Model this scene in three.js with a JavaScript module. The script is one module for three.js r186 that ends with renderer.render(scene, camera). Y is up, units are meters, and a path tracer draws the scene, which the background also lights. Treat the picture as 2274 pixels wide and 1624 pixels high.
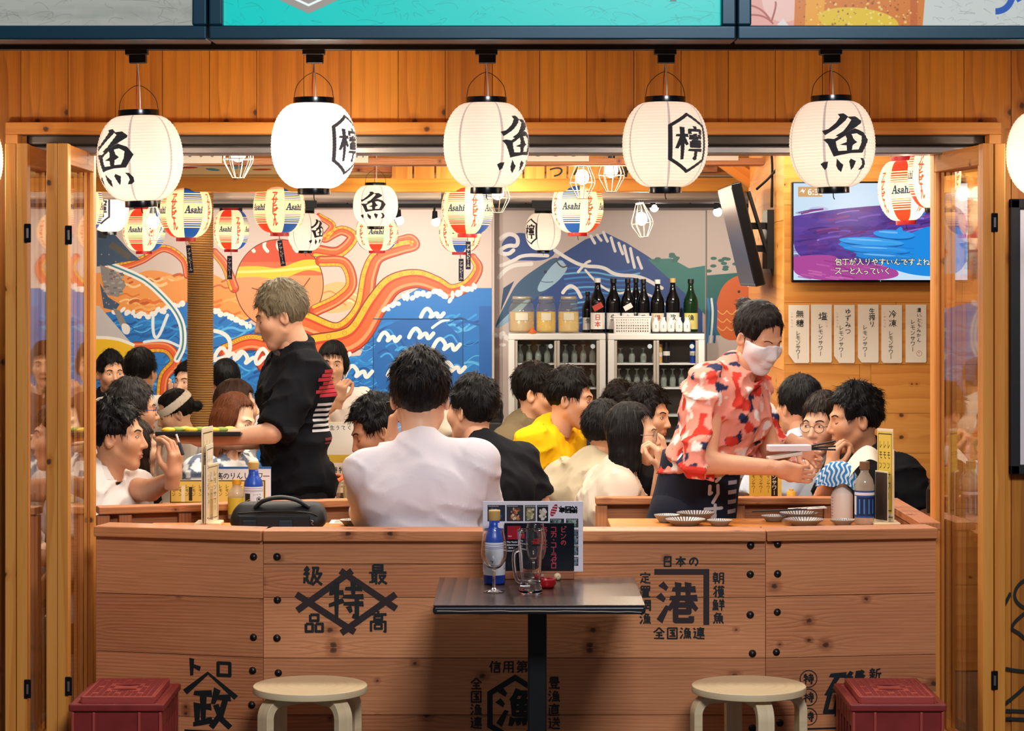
import * as THREE from 'three';
import { RoundedBoxGeometry } from 'three/addons/geometries/RoundedBoxGeometry.js';
import { DecalGeometry } from 'three/addons/geometries/DecalGeometry.js';
import { mergeGeometries } from 'three/addons/utils/BufferGeometryUtils.js';
import { RectAreaLightUniformsLib } from 'three/addons/lights/RectAreaLightUniformsLib.js';

// ---------- camera, sky, lights, exposure ----------
const F = 5300, CX = 1137, HY = 600, EYE = 1.70;          // focal length, principal column and horizon row in photo pixels; eye height
const scene = new THREE.Scene();
const camera = new THREE.PerspectiveCamera(2 * Math.atan(812 / F) * 180 / Math.PI, 2274 / 1624, 0.1, 80);
camera.position.set(0, EYE, 0);
camera.lookAt(0, EYE, -10);
camera.setViewOffset(2274, 1624, 0, 812 - HY, 2274, 1624);
scene.background = new THREE.Color().setRGB(0.05, 0.055, 0.07);   // dusk over the street
const renderer = new THREE.WebGLRenderer({ antialias: true });
renderer.toneMapping = THREE.LinearToneMapping;
renderer.toneMappingExposure = 1.0;
renderer.shadowMap.enabled = true;
RectAreaLightUniformsLib.init();
const LAMPC = new THREE.Color().setRGB(1, 0.86, 0.7);
const areaLights = [
  // name, colour, intensity, width, height, position, look-at
  ['street_lamp', [0.98, 0.96, 1], 48, 1.6, 0.9, [0.9, 4.3, -1.6], [0, 0.9, -7.5]],
  ['unseen_ceiling_lamp', [1, 0.9, 0.76], 15, 1.3, 0.5, [-0.95, 2.5, -9.9], [-0.95, 0, -9.9]],
  ['unseen_ceiling_lamp', [1, 0.9, 0.76], 15, 1.3, 0.5, [0.75, 2.5, -9.9], [0.75, 0, -9.9]],
  ['unseen_ceiling_lamp', [1, 0.9, 0.76], 14, 2.6, 0.35, [0, 2.5, -8.35], [0, 0, -8.5]],
  ['unseen_ceiling_lamp', [1, 0.92, 0.82], 26, 2.2, 0.16, [-1.5, 2.165, -12.85], [-1.5, 0.6, -16.5]],  // added lamp, unseen behind the rear beam, tilted to brighten the mural wall
  ['unseen_ceiling_lamp', [1, 0.92, 0.82], 26, 2.2, 0.16, [0.95, 2.165, -12.85], [0.95, 0.6, -16.5]],  // its added twin, also out of sight, for the recess and fridges
];

// ---------- helpers ----------
const P = (x, y, D) => new THREE.Vector3((x - CX) * D / F, EYE - (y - HY) * D / F, -D);
const M = (px, D) => px * D / F;
let seedState = 7;
const rnd = () => { seedState = (seedState * 1664525 + 1013904223) >>> 0; return seedState / 4294967296; };
const reseed = (n) => { seedState = (n * 2654435761) >>> 0; rnd(); };
const hash = (x, y, z) => { let h = Math.imul(x | 0, 374761393) ^ Math.imul(y | 0, 668265263) ^ Math.imul(z | 0, 2147483647 - 1274126177); h = Math.imul(h ^ (h >>> 13), 1274126177); return ((h ^ (h >>> 16)) >>> 0) / 4294967296; };
function noise(x, y, z = 0) {
  const X = Math.floor(x), Y = Math.floor(y), Z = Math.floor(z); x -= X; y -= Y; z -= Z;
  const u = x * x * (3 - 2 * x), v = y * y * (3 - 2 * y), w = z * z * (3 - 2 * z), L = (a, b, t) => a + (b - a) * t;
  const row = (j, k) => L(hash(X, Y + j, Z + k), hash(X + 1, Y + j, Z + k), u);
  return L(L(row(0, 0), row(1, 0), v), L(row(0, 1), row(1, 1), v), w);
}
const clamp = (x, a = 0, b = 1) => Math.min(b, Math.max(a, x));
const smooth = (a, b, x) => { const t = clamp((x - a) / (b - a)); return t * t * (3 - 2 * t); };
const V = (x, y, z) => new THREE.Vector3(x, y, z);
const col = (c) => (Array.isArray(c) ? new THREE.Color().setRGB(c[0], c[1], c[2]) : new THREE.Color(c));
const mat = (c, roughness = 0.7, extra = {}) => { const { metalness = 0, ...rest } = extra; return new THREE.MeshPhysicalMaterial({ color: col(c), roughness, metalness, ...rest }); };

const taken = new Map();
const numbered = (n) => { const k = taken.get(n) ?? 0; taken.set(n, k + 1); return k ? n + '_' + String(k).padStart(3, '0') : n; };
function info(o, label, category, group, kind) { if (label) o.userData.label = label; if (category) o.userData.category = category; if (group) o.userData.group = group; if (kind) o.userData.kind = kind; return o; }
function thing(name, label, category, pos = [0, 0, 0], group) { const g = new THREE.Group(); g.name = numbered(name); g.position.set(pos.x ?? pos[0], pos.y ?? pos[1], pos.z ?? pos[2]); scene.add(g); return info(g, label, category, group); }
function part(name, geo, m, parent, label) {
  const o = new THREE.Mesh(Array.isArray(geo) ? merge(geo) : geo, m); o.name = parent === scene ? numbered(name) : name; o.castShadow = o.receiveShadow = true; parent.add(o);
  if (label) o.userData.label = label; return o;
}
const structure = (name, geo, m) => info(part(name, geo, m, scene), null, null, null, 'structure');
function structGroup(name, pos = [0, 0, 0]) { const g = new THREE.Group(); g.name = name; g.position.set(...pos); g.userData.kind = 'structure'; scene.add(g); return g; }
function copyOf(o, label) { const c = o.clone(); c.name = numbered(o.name.replace(/_\d\d\d$/, '')); c.userData = { ...o.userData }; if (label) c.userData.label = label; scene.add(c); return c; }
function merge(list) { const a = list.map((g) => { const n = g.index ? g.toNonIndexed() : g; for (const k of Object.keys(n.attributes)) if (!['position', 'normal', 'uv', 'color'].includes(k)) n.deleteAttribute(k); return n; }); const keep = ['position', 'normal', 'uv', 'color'].filter((k) => a.every((g) => g.attributes[k])); for (const g of a) for (const k of Object.keys(g.attributes)) if (!keep.includes(k)) g.deleteAttribute(k); return mergeGeometries(a); }
const at = (g, x = 0, y = 0, z = 0) => g.translate(x, y, z);
// box with uv in metres; grain 'x' | 'y' | 'z' runs along u
function box(w, h, d, x = 0, y = 0, z = 0, grain = 'x', off = null) {
  const g = new THREE.BoxGeometry(w, h, d); uvm(g, grain, off); return g.translate(x, y, z);
}
function rbox(w, h, d, r, x = 0, y = 0, z = 0, grain = 'x', seg = 2) { const g = new RoundedBoxGeometry(w, h, d, seg, Math.min(r, w / 2.01, h / 2.01, d / 2.01)); uvm(g, grain); return g.translate(x, y, z); }
function uvm(g, grain = 'x', off = null) {
  const p = g.attributes.position, n = g.attributes.normal, uv = g.attributes.uv, o = off ?? [rnd() * 3, rnd() * 3];
  for (let i = 0; i < p.count; i++) {
    const c = { x: p.getX(i), y: p.getY(i), z: p.getZ(i) }, a = [Math.abs(n.getX(i)), Math.abs(n.getY(i)), Math.abs(n.getZ(i))], k = a.indexOf(Math.max(...a));
    const axes = ['x', 'y', 'z'].filter((_, j) => j !== k), u = axes.includes(grain) ? grain : axes[0], v = axes.find((q) => q !== u);
    uv.setXY(i, c[u] + o[0], c[v] + o[1]);
  }
  return g;
}
const cyl = (r1, r2, h, seg = 24, x = 0, y = 0, z = 0) => new THREE.CylinderGeometry(r1, r2, h, seg).translate(x, y, z);
const lathe = (pts, seg = 40) => new THREE.LatheGeometry(pts.map(([x, y]) => new THREE.Vector2(x, y)), seg);
const tube = (pts, r, seg = 24, rs = 6, closed = false) => new THREE.TubeGeometry(new THREE.CatmullRomCurve3(pts.map((p) => (p.isVector3 ? p : V(...p))), closed), seg, r, rs, closed);
function bar(a, b, r, seg = 8) { const d = b.clone().sub(a), g = new THREE.CylinderGeometry(r, r, d.length(), seg); g.applyQuaternion(new THREE.Quaternion().setFromUnitVectors(V(0, 1, 0), d.clone().normalize())); return g.translate((a.x + b.x) / 2, (a.y + b.y) / 2, (a.z + b.z) / 2); }
function canvas(w, h, draw) { const c = document.createElement('canvas'); c.width = w; c.height = h; const x = c.getContext('2d'); draw(x, w, h); const t = new THREE.CanvasTexture(c); t.colorSpace = THREE.SRGBColorSpace; return t; }
const quad = (w, h, x = 0, y = 0, z = 0) => new THREE.PlaneGeometry(w, h).translate(x, y, z);
function decalMat(tex, rough = 0.7, extra = {}) { return new THREE.MeshStandardMaterial({ map: tex, transparent: true, roughness: rough, ...extra }); }

// ---------- handwriting: each character is a list of pen strokes on a 100 x 100 square ----------
const GLYPH = {};
const glyphs = (text) => { for (const line of text.trim().split('\n')) { const k = line.indexOf('='); GLYPH[line.slice(0, k).trim()] = line.slice(k + 1).trim(); } };
glyphs(`
一=8 50 92 50
~=72 4 79 16;87 0 95 12
水=12 8 24 18;6 34 18 44;8 92 26 60
冫=10 14 20 28;6 88 24 56
糸=25 5 12 22 26 26;32 14 10 42 34 38;22 40 22 70;12 60 8 85;24 72 30 86
辶=8 10 20 22;6 40 22 40 16 78 6 90;14 80 40 92 96 94
木=5 30 40 30;23 8 23 95;22 35 6 65;24 35 38 55
魚=38 5 25 25 12 35;36 15 68 15 52 35;22 36 22 68;22 36 80 36 80 68;22 52 80 52;51 36 51 68;22 68 80 68;18 78 10 94;36 78 40 92;58 78 62 92;78 76 90 94
寧=50 5 52 14;14 26 14 15 88 15 84 26;22 30 16 40;30 28 32 38 62 38 62 32;46 26 52 32;76 28 86 38;22 46 80 46 80 60 22 60 22 46;41 46 41 60;61 46 61 60;8 70 92 70;52 70 52 94 38 90
檸=@木 0 0 100 100;@寧 40 0 60 100
及=45 12 75 12 68 40 90 40 72 70 45 95;55 12 50 55 38 92;55 45 70 75 94 94
級=@糸 0 0 100 100;@及 0 0 100 100
最=28 6 72 6 72 32 28 32 28 6;28 19 72 19;10 42 90 42;25 42 25 88;42 42 42 95;25 56 42 56;25 70 42 70;10 86 46 80;54 56 86 56 70 78 52 94;58 62 74 82 94 94
特=15 15 10 35;8 30 42 30;25 5 25 95;6 62 42 50;70 5 70 40;50 20 92 20;44 40 96 40;46 58 96 58;80 45 80 92 68 88;58 66 64 78
品=30 6 70 6 70 36 30 36 30 6;8 52 42 52 42 90 8 90 8 52;58 52 92 52 92 90 58 90 58 52
高=50 2 50 14;8 16 92 16;30 24 70 24 70 40 30 40 30 24;12 96 12 50 88 50 88 96 78 92;32 62 68 62 68 82 32 82 32 62
日=22 8 78 8 78 92 22 92 22 8;22 50 78 50
本=8 28 92 28;50 5 50 95;48 30 10 75;52 30 90 75;32 72 68 72
港=@水 0 0 100 100;40 20 92 20;52 6 52 40;76 6 76 40;34 40 96 40;50 42 30 66;74 42 96 66;46 56 78 56 78 72 46 72 46 56;46 72 46 92 84 92 84 82
定=50 3 50 14;12 32 12 18 88 18 84 32;26 40 76 40;50 40 50 88;50 62 78 62;28 54 10 94;24 76 50 90 94 92
置=14 6 86 6 86 28 14 28 14 6;38 6 38 28;62 6 62 28;12 40 88 40;50 32 50 50;30 50 74 50 74 84 30 84 30 50;30 61 74 61;30 72 74 72;12 50 12 95 92 95
網=@糸 0 0 100 100;48 95 48 12 92 12 92 95 82 90;58 22 64 32;80 20 74 32;54 36 86 36;54 54 86 54;70 38 70 54;58 54 58 78 84 78
漁=@水 0 0 100 100;@魚 30 0 70 100
朝=22 2 22 24;6 14 44 14;10 26 40 26 40 60 10 60 10 26;10 43 40 43;4 74 48 74;24 60 24 96;60 8 60 60 52 94;60 8 90 8 90 92 80 90;60 34 90 34;60 58 90 58
獲=34 5 10 30;14 12 32 40 28 90 18 84;30 50 8 74;44 14 96 14;58 4 58 22;80 4 80 22;56 24 44 46;52 34 52 68;54 36 92 36;74 26 74 66;54 46 90 46;54 56 90 56;54 67 94 67;52 76 84 76 64 92 44 97;54 80 76 92 96 97
鮮=@魚 0 0 52 100;62 8 68 20;88 6 80 20;56 24 96 24;58 42 94 42;54 62 98 62;76 24 76 96
全=50 4 30 26 6 44;50 4 70 26 94 44;28 46 72 46;24 68 76 68;50 46 50 92;10 92 90 92
国=12 8 88 8 88 94 12 94 12 8;28 26 72 26;32 48 68 48;26 74 74 74;50 26 50 74;60 56 68 66
連=@辶 0 0 100 100;34 14 92 14;42 26 84 26 84 58 42 58 42 26;42 42 84 42;32 70 94 70;63 4 63 84
政=6 14 48 14;28 14 28 84;28 46 46 46;12 40 12 86;4 90 50 78;64 4 54 36;58 22 96 22;86 24 74 62 48 96;60 40 76 76 98 94
信=30 4 6 50;20 34 20 96;58 4 62 14;36 20 96 20;44 36 88 36;44 50 88 50;44 64 86 64 86 92 44 92 44 64
用=16 8 16 60 6 94;16 8 86 8 86 94 74 90;16 36 86 36;16 62 86 62;50 8 50 94
第=24 2 10 24;18 12 46 12;32 14 36 22;62 2 52 22;58 12 94 12;74 14 78 22;18 30 82 30 82 48 18 48 14 68 90 68 84 86 74 84;50 30 50 97;48 70 10 94
豊=20 6 80 6 80 36 20 36 20 6;40 2 40 36;60 2 60 36;20 20 80 20;8 46 92 46;28 54 72 54 72 72 28 72 28 54;34 76 38 86;66 76 60 86;6 94 94 94
直=8 16 92 16;52 2 48 26;32 28 80 28 80 78 32 78 32 28;32 44 80 44;32 60 80 60;12 34 12 94 94 94
送=@辶 0 0 100 100;50 4 56 16;82 4 74 16;40 22 92 22;34 42 96 42;64 22 62 48 38 76;64 46 92 74
磯=4 12 42 12;24 12 6 50;14 42 38 42 38 84 14 84 14 42;56 6 48 18 58 22;58 14 46 34 60 30;84 4 76 16 86 20;88 12 76 32 92 28;44 44 98 44;72 4 76 60 96 94;96 60 66 92;54 46 44 92;52 66 62 78;84 34 92 42
新=26 2 26 12;8 14 46 14;16 18 20 30;38 18 34 30;4 34 50 34;6 52 48 52;27 34 27 94;24 56 6 80;30 58 44 76;90 6 60 16;62 14 60 60 50 96;62 42 98 42;82 42 82 96
無=24 4 8 30;22 16 90 16;6 40 96 40;4 66 96 66;26 16 26 66;44 16 44 66;62 16 62 66;80 16 80 66;14 76 8 94;34 78 38 92;58 78 62 92;82 76 92 94
糖=8 16 16 30;42 14 34 30;4 40 46 40;25 6 25 96;24 42 4 74;26 42 44 68;70 2 70 12;52 14 98 14;54 14 54 60 46 92;62 26 92 26 92 44 62 44;58 35 98 35;76 16 76 60;62 52 92 52;62 66 90 66 90 92 62 92 62 66
塩=4 36 36 36;20 12 20 76;2 82 38 70;54 4 42 26;50 16 94 16;52 30 86 30 86 50 52 50 52 30;48 62 90 62 90 90 48 90 48 62;62 62 62 90;76 62 76 90;38 92 98 92
生=30 6 10 46;24 28 88 28;20 58 84 58;50 4 50 92;6 92 94 92
搾=4 24 34 24;22 4 22 92 12 88;4 66 34 50;66 2 66 12;42 26 42 14 94 14 92 24;58 24 46 42;76 24 94 40;56 42 44 66;54 52 96 52;68 52 68 96;68 66 92 66;68 80 92 80
冷=@冫 0 0 100 100;60 4 46 28 28 46;60 4 76 28 96 42;48 44 74 44;42 58 86 58 74 76;64 58 64 96
凍=@冫 0 0 100 100;34 18 96 18;44 32 86 32 86 60 44 60 44 32;44 46 86 46;65 4 65 96;62 60 34 86;68 60 96 86
濃=@水 0 0 100 100;40 6 90 6 90 34 40 34 40 6;40 20 90 20;56 2 56 34;74 2 74 34;36 44 96 44;40 44 40 74 30 96;48 56 88 56;46 68 96 68;54 68 54 92 70 86;60 70 74 84 96 94;86 74 74 82
包=34 4 22 26 8 40;28 20 86 20 84 70 72 66;30 40 64 40 64 58 30 58;30 40 30 90 92 90 92 78
丁=8 16 92 16;52 16 52 92 36 84
入=36 10 52 14 40 60 8 92;50 24 66 66 94 90
立=50 4 50 20;14 24 86 24;30 36 40 78;70 36 60 78;6 86 94 86
身=50 2 40 14;28 16 74 16 74 90 62 86;28 16 28 66;28 32 74 32;28 48 74 48;6 66 78 66;90 48 20 96
の=52 20 46 52 28 78 14 66 16 40 40 18 66 18 86 40 84 68 62 88
ア=12 14 86 14 70 42;48 34 44 66 22 94
サ=6 34 94 34;32 10 32 62;70 10 68 60 40 94
ヒ=26 10 26 80 36 90 84 90;26 50 78 38
ビ=@ヒ 0 0 90 100;@~ 0 0 100 100
|=50 8 50 92
ー=8 50 92 50
・=46 46 54 54
ル=34 14 32 56 10 90;60 10 60 88 92 60
レ=24 8 24 90 86 50
モ=18 16 82 16;8 48 92 48;48 16 48 84 58 90 88 90
ン=14 20 38 34;16 90 60 74 90 26
ワ=14 46 14 14 86 14 80 56 40 94
コ=14 16 84 16 84 86;10 86 88 86
カ=10 32 88 32 84 88 66 80;46 8 42 56 14 92
ラ=20 14 80 14;10 40 88 40 76 72 36 94
ゼ=6 44 88 32 70 58;34 10 34 78 42 88 88 88;@~ 0 0 100 100
ロ=16 16 84 16 84 86 16 86 16 16
ト=36 6 36 94;36 40 80 58
ス=16 14 80 14 60 56 10 92;56 58 90 90
あ=16 24 82 20;44 8 46 60 52 82;68 36 50 76 24 84 18 66 40 48 70 46 88 62 80 84 58 92
り=30 10 28 50 38 44;70 8 72 50 46 94
ま=16 22 84 22;18 42 82 42;52 6 52 80 32 92 18 80 36 68 60 74 86 90
す=8 24 92 24;58 6 58 60 42 68 34 54 48 42 60 54 56 76 36 96
ゆ=14 22 18 84 22 60 42 28 70 26 86 48 74 70 52 68;56 8 60 60 42 94
ず=@す 0 0 90 100;@~ 0 0 100 100
み=18 16 52 14 34 64 14 80 8 66 28 54 60 62 94 80;76 40 74 70 56 94
つ=8 36 46 22 82 28 88 54 66 80 36 88
っ=@つ 20 40 60 60
い=16 22 18 62 28 80 40 66;72 28 86 64
と=32 8 42 44;82 26 40 48 24 68 36 88 84 88
ろ=26 14 74 14 22 62 54 44 82 58 78 82 46 94
か=8 34 58 30 62 50 52 86 38 80;38 8 28 56 10 88;76 26 92 56
が=@か 0 6 88 94;@~ 2 0 100 100
ん=52 8 10 90 30 56 46 54 52 84 68 90 92 64
や=8 48 56 26 84 30 84 52 60 58;52 8 64 22;28 18 56 94
で=10 24 88 18 52 40 44 66 58 86 78 88;72 46 78 58;86 42 92 54
よ=54 30 86 28;52 6 54 78 34 92 18 80 36 70 60 76 86 92
ね=26 8 26 94;8 28 42 26 8 74 46 36 72 28 88 50 86 86 66 90 62 76 78 72 96 88
て=10 20 90 16 52 42 46 66 60 86 80 90
く=70 8 28 48 74 92
う=38 8 62 16;22 36 56 28 74 42 66 70 36 94
し=34 8 32 66 44 86 66 84 80 64
`);
const strokeCache = {};
function strokes(ch) {
  if (strokeCache[ch]) return strokeCache[ch];
  const out = [];
  for (const s of (GLYPH[ch] ?? '').split(';')) {
    if (s[0] === '@') { const [x, y, w, h] = s.slice(2).trim().split(' ').map(Number); for (const q of strokes(s[1])) out.push(q.map(([a, b]) => [x + a * w / 100, y + b * h / 100])); }
    else { const n = s.trim().split(/\s+/).map(Number), q = []; for (let i = 0; i + 1 < n.length; i += 2) q.push([n[i], n[i + 1]]); if (q.length) out.push(q); }
  }
  return (strokeCache[ch] = out);
}
// brush: draws one character in the square x, y, size; weight in percent of the square
function glyph(c, ch, x, y, size, weight = 11, sy = size, rough = 0) {
  c.save(); c.lineCap = rough ? 'butt' : 'round'; c.lineJoin = 'round'; c.lineWidth = size * weight / 100;
  const bend = (q) => q.length > 4 && /[ぁ-ん]/.test(ch);
  for (const q of strokes(ch)) {
    const p = q.map(([a, b]) => [x + a * size / 100, y + b * sy / 100]);
    if (rough && q.length === 2) {            // brush stroke that swells and thins
      const [[a, b], [d, e]] = p, L = Math.hypot(d - a, e - b) || 1, nx = -(e - b) / L, ny = (d - a) / L, w = c.lineWidth / 2, horizontal = Math.abs(d - a) > Math.abs(e - b) * 2;
      const w0 = w * (horizontal ? 0.75 : 1.25), w1 = w * (horizontal ? 1.2 : 0.75), ex = (d - a) / L * w * 0.5, ey = (e - b) / L * w * 0.5;
      c.beginPath(); c.moveTo(a + nx * w0 - ex, b + ny * w0 - ey); c.lineTo(a - nx * w0 - ex * 0.2, b - ny * w0 - ey * 0.2); c.lineTo(d - nx * w1 + ex * 0.4, e - ny * w1 + ey * 0.4); c.lineTo(d + nx * w1 + ex, e + ny * w1 + ey); c.closePath(); c.fill();
      continue;
    }
    c.beginPath(); c.moveTo(...p[0]);
    if (bend(q)) { for (let i = 1; i < p.length - 1; i++) c.quadraticCurveTo(p[i][0], p[i][1], (p[i][0] + p[i + 1][0]) / 2, (p[i][1] + p[i + 1][1]) / 2); c.lineTo(...p[p.length - 1]); } else for (const r of p.slice(1)) c.lineTo(...r);
    c.stroke();
  }
  c.restore();
}
function column(c, text, x, y, size, step, weight = 11, rough = 0) { [...text].forEach((ch, i) => glyph(c, ch, x, y + i * step, size, weight, size, rough)); }
function rowText(c, text, x, y, size, step, weight = 11, rough = 0) { [...text].forEach((ch, i) => glyph(c, ch, x + i * step, y, size, weight, size, rough)); }
const ink = (c, s) => { c.fillStyle = c.strokeStyle = s; };

// ---------- signed distance shapes and their mesh (surface nets) ----------
function netMesh(sdf, lo, hi, cell) {
  const n = [0, 1, 2].map((k) => Math.ceil((hi[k] - lo[k]) / cell) + 2), [nx, ny, nz] = n, val = new Float32Array(nx * ny * nz), id = new Int32Array(nx * ny * nz).fill(-1), pos = [], idx = [];
  const B = 5, reach = cell * B * 0.9 + 0.02; // blocks far from the surface are filled, not sampled
  for (let K = 0; K < nz; K += B) for (let J = 0; J < ny; J += B) for (let I = 0; I < nx; I += B) {
    const h = (B - 1) / 2, m = sdf(lo[0] + (I + h) * cell, lo[1] + (J + h) * cell, lo[2] + (K + h) * cell), fill = Math.abs(m) > reach;
    for (let k = K; k < Math.min(K + B, nz); k++) for (let j = J; j < Math.min(J + B, ny); j++) for (let i = I, q = I + j * nx + k * nx * ny; i < Math.min(I + B, nx); i++, q++) val[q] = fill ? m : sdf(lo[0] + i * cell, lo[1] + j * cell, lo[2] + k * cell);
  }
  const sx = 1, sy = nx, sz = nx * ny, corner = [0, sx, sy, sx + sy, sz, sx + sz, sy + sz, sx + sy + sz], edges = [[0, 1], [2, 3], [4, 5], [6, 7], [0, 2], [1, 3], [4, 6], [5, 7], [0, 4], [1, 5], [2, 6], [3, 7]];
  for (let k = 0; k < nz - 1; k++) for (let j = 0; j < ny - 1; j++) for (let i = 0; i < nx - 1; i++) {
    const q = i + j * sy + k * sz; let m = 0; for (let c = 0; c < 8; c++) if (val[q + corner[c]] < 0) m |= 1 << c;
    if (m === 0 || m === 255) continue;
    let x = 0, y = 0, z = 0, cnt = 0;
    for (const [a, b] of edges) { if (((m >> a) & 1) === ((m >> b) & 1)) continue; const va = val[q + corner[a]], vb = val[q + corner[b]], t = va / (va - vb); x += (a & 1) + t * ((b & 1) - (a & 1)); y += ((a >> 1) & 1) + t * (((b >> 1) & 1) - ((a >> 1) & 1)); z += (a >> 2) + t * ((b >> 2) - (a >> 2)); cnt++; }
    id[q] = pos.length / 3; pos.push(lo[0] + (i + x / cnt) * cell, lo[1] + (j + y / cnt) * cell, lo[2] + (k + z / cnt) * cell);
  }
  const face = (a, b, c, d, flip) => { if (a < 0 || b < 0 || c < 0 || d < 0) return; if (flip) idx.push(a, c, b, a, d, c); else idx.push(a, b, c, a, c, d); };
  for (let k = 1; k < nz - 1; k++) for (let j = 1; j < ny - 1; j++) for (let i = 1; i < nx - 1; i++) {
    const q = i + j * sy + k * sz, s = val[q] < 0;
    if (s !== val[q + sx] < 0) face(id[q - sy - sz], id[q - sz], id[q], id[q - sy], !s);
    if (s !== val[q + sy] < 0) face(id[q - sx - sz], id[q - sx], id[q], id[q - sz], !s);
    if (s !== val[q + sz] < 0) face(id[q - sx - sy], id[q - sy], id[q], id[q - sx], !s);
  }
  const g = new THREE.BufferGeometry(); g.setAttribute('position', new THREE.Float32BufferAttribute(pos, 3)); g.setIndex(idx); g.computeVertexNormals();
  return g;
}
const smin = (a, b, k) => { const h = Math.max(k - Math.abs(a - b), 0) / k; return Math.min(a, b) - h * h * k * 0.25; };
const smax = (a, b, k) => -smin(-a, -b, k);
const ell = (x, y, z, cx, cy, cz, rx, ry, rz) => { x -= cx; y -= cy; z -= cz; const k0 = Math.hypot(x / rx, y / ry, z / rz), k1 = Math.hypot(x / (rx * rx), y / (ry * ry), z / (rz * rz)); return k1 < 1e-9 ? -Math.min(rx, ry, rz) : k0 * (k0 - 1) / k1; };
function cone(x, y, z, a, b, r1, r2) { const px = x - a.x, py = y - a.y, pz = z - a.z, bx = b.x - a.x, by = b.y - a.y, bz = b.z - a.z, L = bx * bx + by * by + bz * bz, t = L ? clamp((px * bx + py * by + pz * bz) / L) : 0; return Math.hypot(px - t * bx, py - t * by, pz - t * bz) - (r1 + (r2 - r1) * t); }
const rboxD = (x, y, z, cx, cy, cz, hx, hy, hz, r) => { const qx = Math.abs(x - cx) - hx + r, qy = Math.abs(y - cy) - hy + r, qz = Math.abs(z - cz) - hz + r; return Math.hypot(Math.max(qx, 0), Math.max(qy, 0), Math.max(qz, 0)) + Math.min(Math.max(qx, qy, qz), 0) - r; };
// ---------- wood, cloth and other surfaces ----------
function woodTexture(seed, light, dark, knots, freq = 60, depth = 0.55, W = 1024, H = 512) {
  reseed(seed);
  const c = document.createElement('canvas'); c.width = W; c.height = H; const x = c.getContext('2d'), img = x.createImageData(W, H), d = img.data, L = 1.6, ks = [];
  for (let i = 0; i < knots; i++) ks.push({ x: rnd() * L, y: rnd() * L / 2, r: 0.005 + rnd() * 0.007 });
  for (let j = 0; j < H; j++) for (let i = 0; i < W; i++) {
    const px = i / W * L, py = j / H * L / 2; let y = py + 0.03 * noise(px * 1.1 + seed, py * 4) + 0.006 * noise(px * 4, py * 16 + seed), core = 0, halo = 0;
    for (const k of ks) { const dx = (px - k.x) * 0.45, dy = py - k.y, r = Math.hypot(dx, dy); if (r > 0.08) continue; y += Math.sign(dy) * k.r * 1.3 * Math.exp(-(r * r) / (k.r * k.r * 8)); const rr = Math.hypot((px - k.x) * 0.8, dy); core = Math.max(core, 1 - smooth(k.r * 0.5, k.r * 1.1, rr + 0.003 * noise(px * 300, py * 300))); halo = Math.max(halo, 1 - smooth(k.r, k.r * 2.6, rr)); }
    const ph = y * freq + 1.5 * noise(px * 0.8, py * 7 + seed * 3), fr = ph - Math.floor(ph), ring = Math.pow(fr, 2.2) * smooth(1, 0.9, fr), fibre = noise(px * 14, py * 700 + seed) - 0.5, tone = noise(px * 0.9 + 9, py * 6 + seed * 7) - 0.5;
    let t = clamp(0.14 + depth * ring * (0.5 + noise(px * 1.7, py * 9 + seed)) + 0.26 * fibre + 0.45 * tone + 0.4 * halo); const o = (j * W + i) * 4;
    for (let q = 0; q < 3; q++) d[o + q] = (light[q] + (dark[q] - light[q]) * t) * (1 - 0.72 * core) + [30, 18, 10][q] * core;
    d[o + 3] = 255;
  }
  x.putImageData(img, 0, 0);
  const t = new THREE.CanvasTexture(c); t.colorSpace = THREE.SRGBColorSpace; t.wrapS = t.wrapT = THREE.MirroredRepeatWrapping; t.repeat.set(1 / L, 2 / L);
  return t;
}
const woodMat = (tex, tint, rough = 0.55) => mat(tint, rough, { map: tex, bumpMap: tex, bumpScale: 0.0006 });
const texFacade = woodTexture(3, [226, 154, 48], [152, 88, 16], 26, 22, 0.4), texCounter = woodTexture(11, [228, 160, 110], [140, 80, 46], 30, 90, 0.36), texPly = woodTexture(23, [236, 172, 88], [206, 128, 48], 12, 16), texDark = woodTexture(41, [92, 64, 54], [34, 22, 20], 0, 26, 0.9), texBirch = woodTexture(57, [236, 218, 182], [222, 198, 156], 0, 30);
const facadeMats = [woodMat(texFacade, [1, 0.95, 0.85]), woodMat(texFacade, [0.88, 0.8, 0.7]), woodMat(texFacade, [0.95, 0.88, 0.75])];
const trimMat = woodMat(texPly, [0.98, 0.86, 0.62], 0.45), frameMat = woodMat(texPly, [1, 0.9, 0.72], 0.45), greyFrameMat = woodMat(texFacade, [0.92, 0.86, 0.8], 0.6);
const counterMats = [woodMat(texCounter, [1, 0.97, 0.94]), woodMat(texCounter, [0.93, 0.88, 0.84]), woodMat(texCounter, [1, 0.93, 0.88])];
const ledgeMat = woodMat(texCounter, [1.0, 0.95, 0.86], 0.4), plyMats = [woodMat(texPly, [1, 0.93, 0.8]), woodMat(texPly, [0.93, 0.84, 0.68]), woodMat(texPly, [1, 0.9, 0.72])], boothMat = woodMat(texCounter, [0.95, 0.82, 0.64], 0.5);
const birchMat = woodMat(texBirch, [1, 0.98, 0.92], 0.5), tableMat = woodMat(texDark, [1, 1, 1], 0.27);
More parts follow.
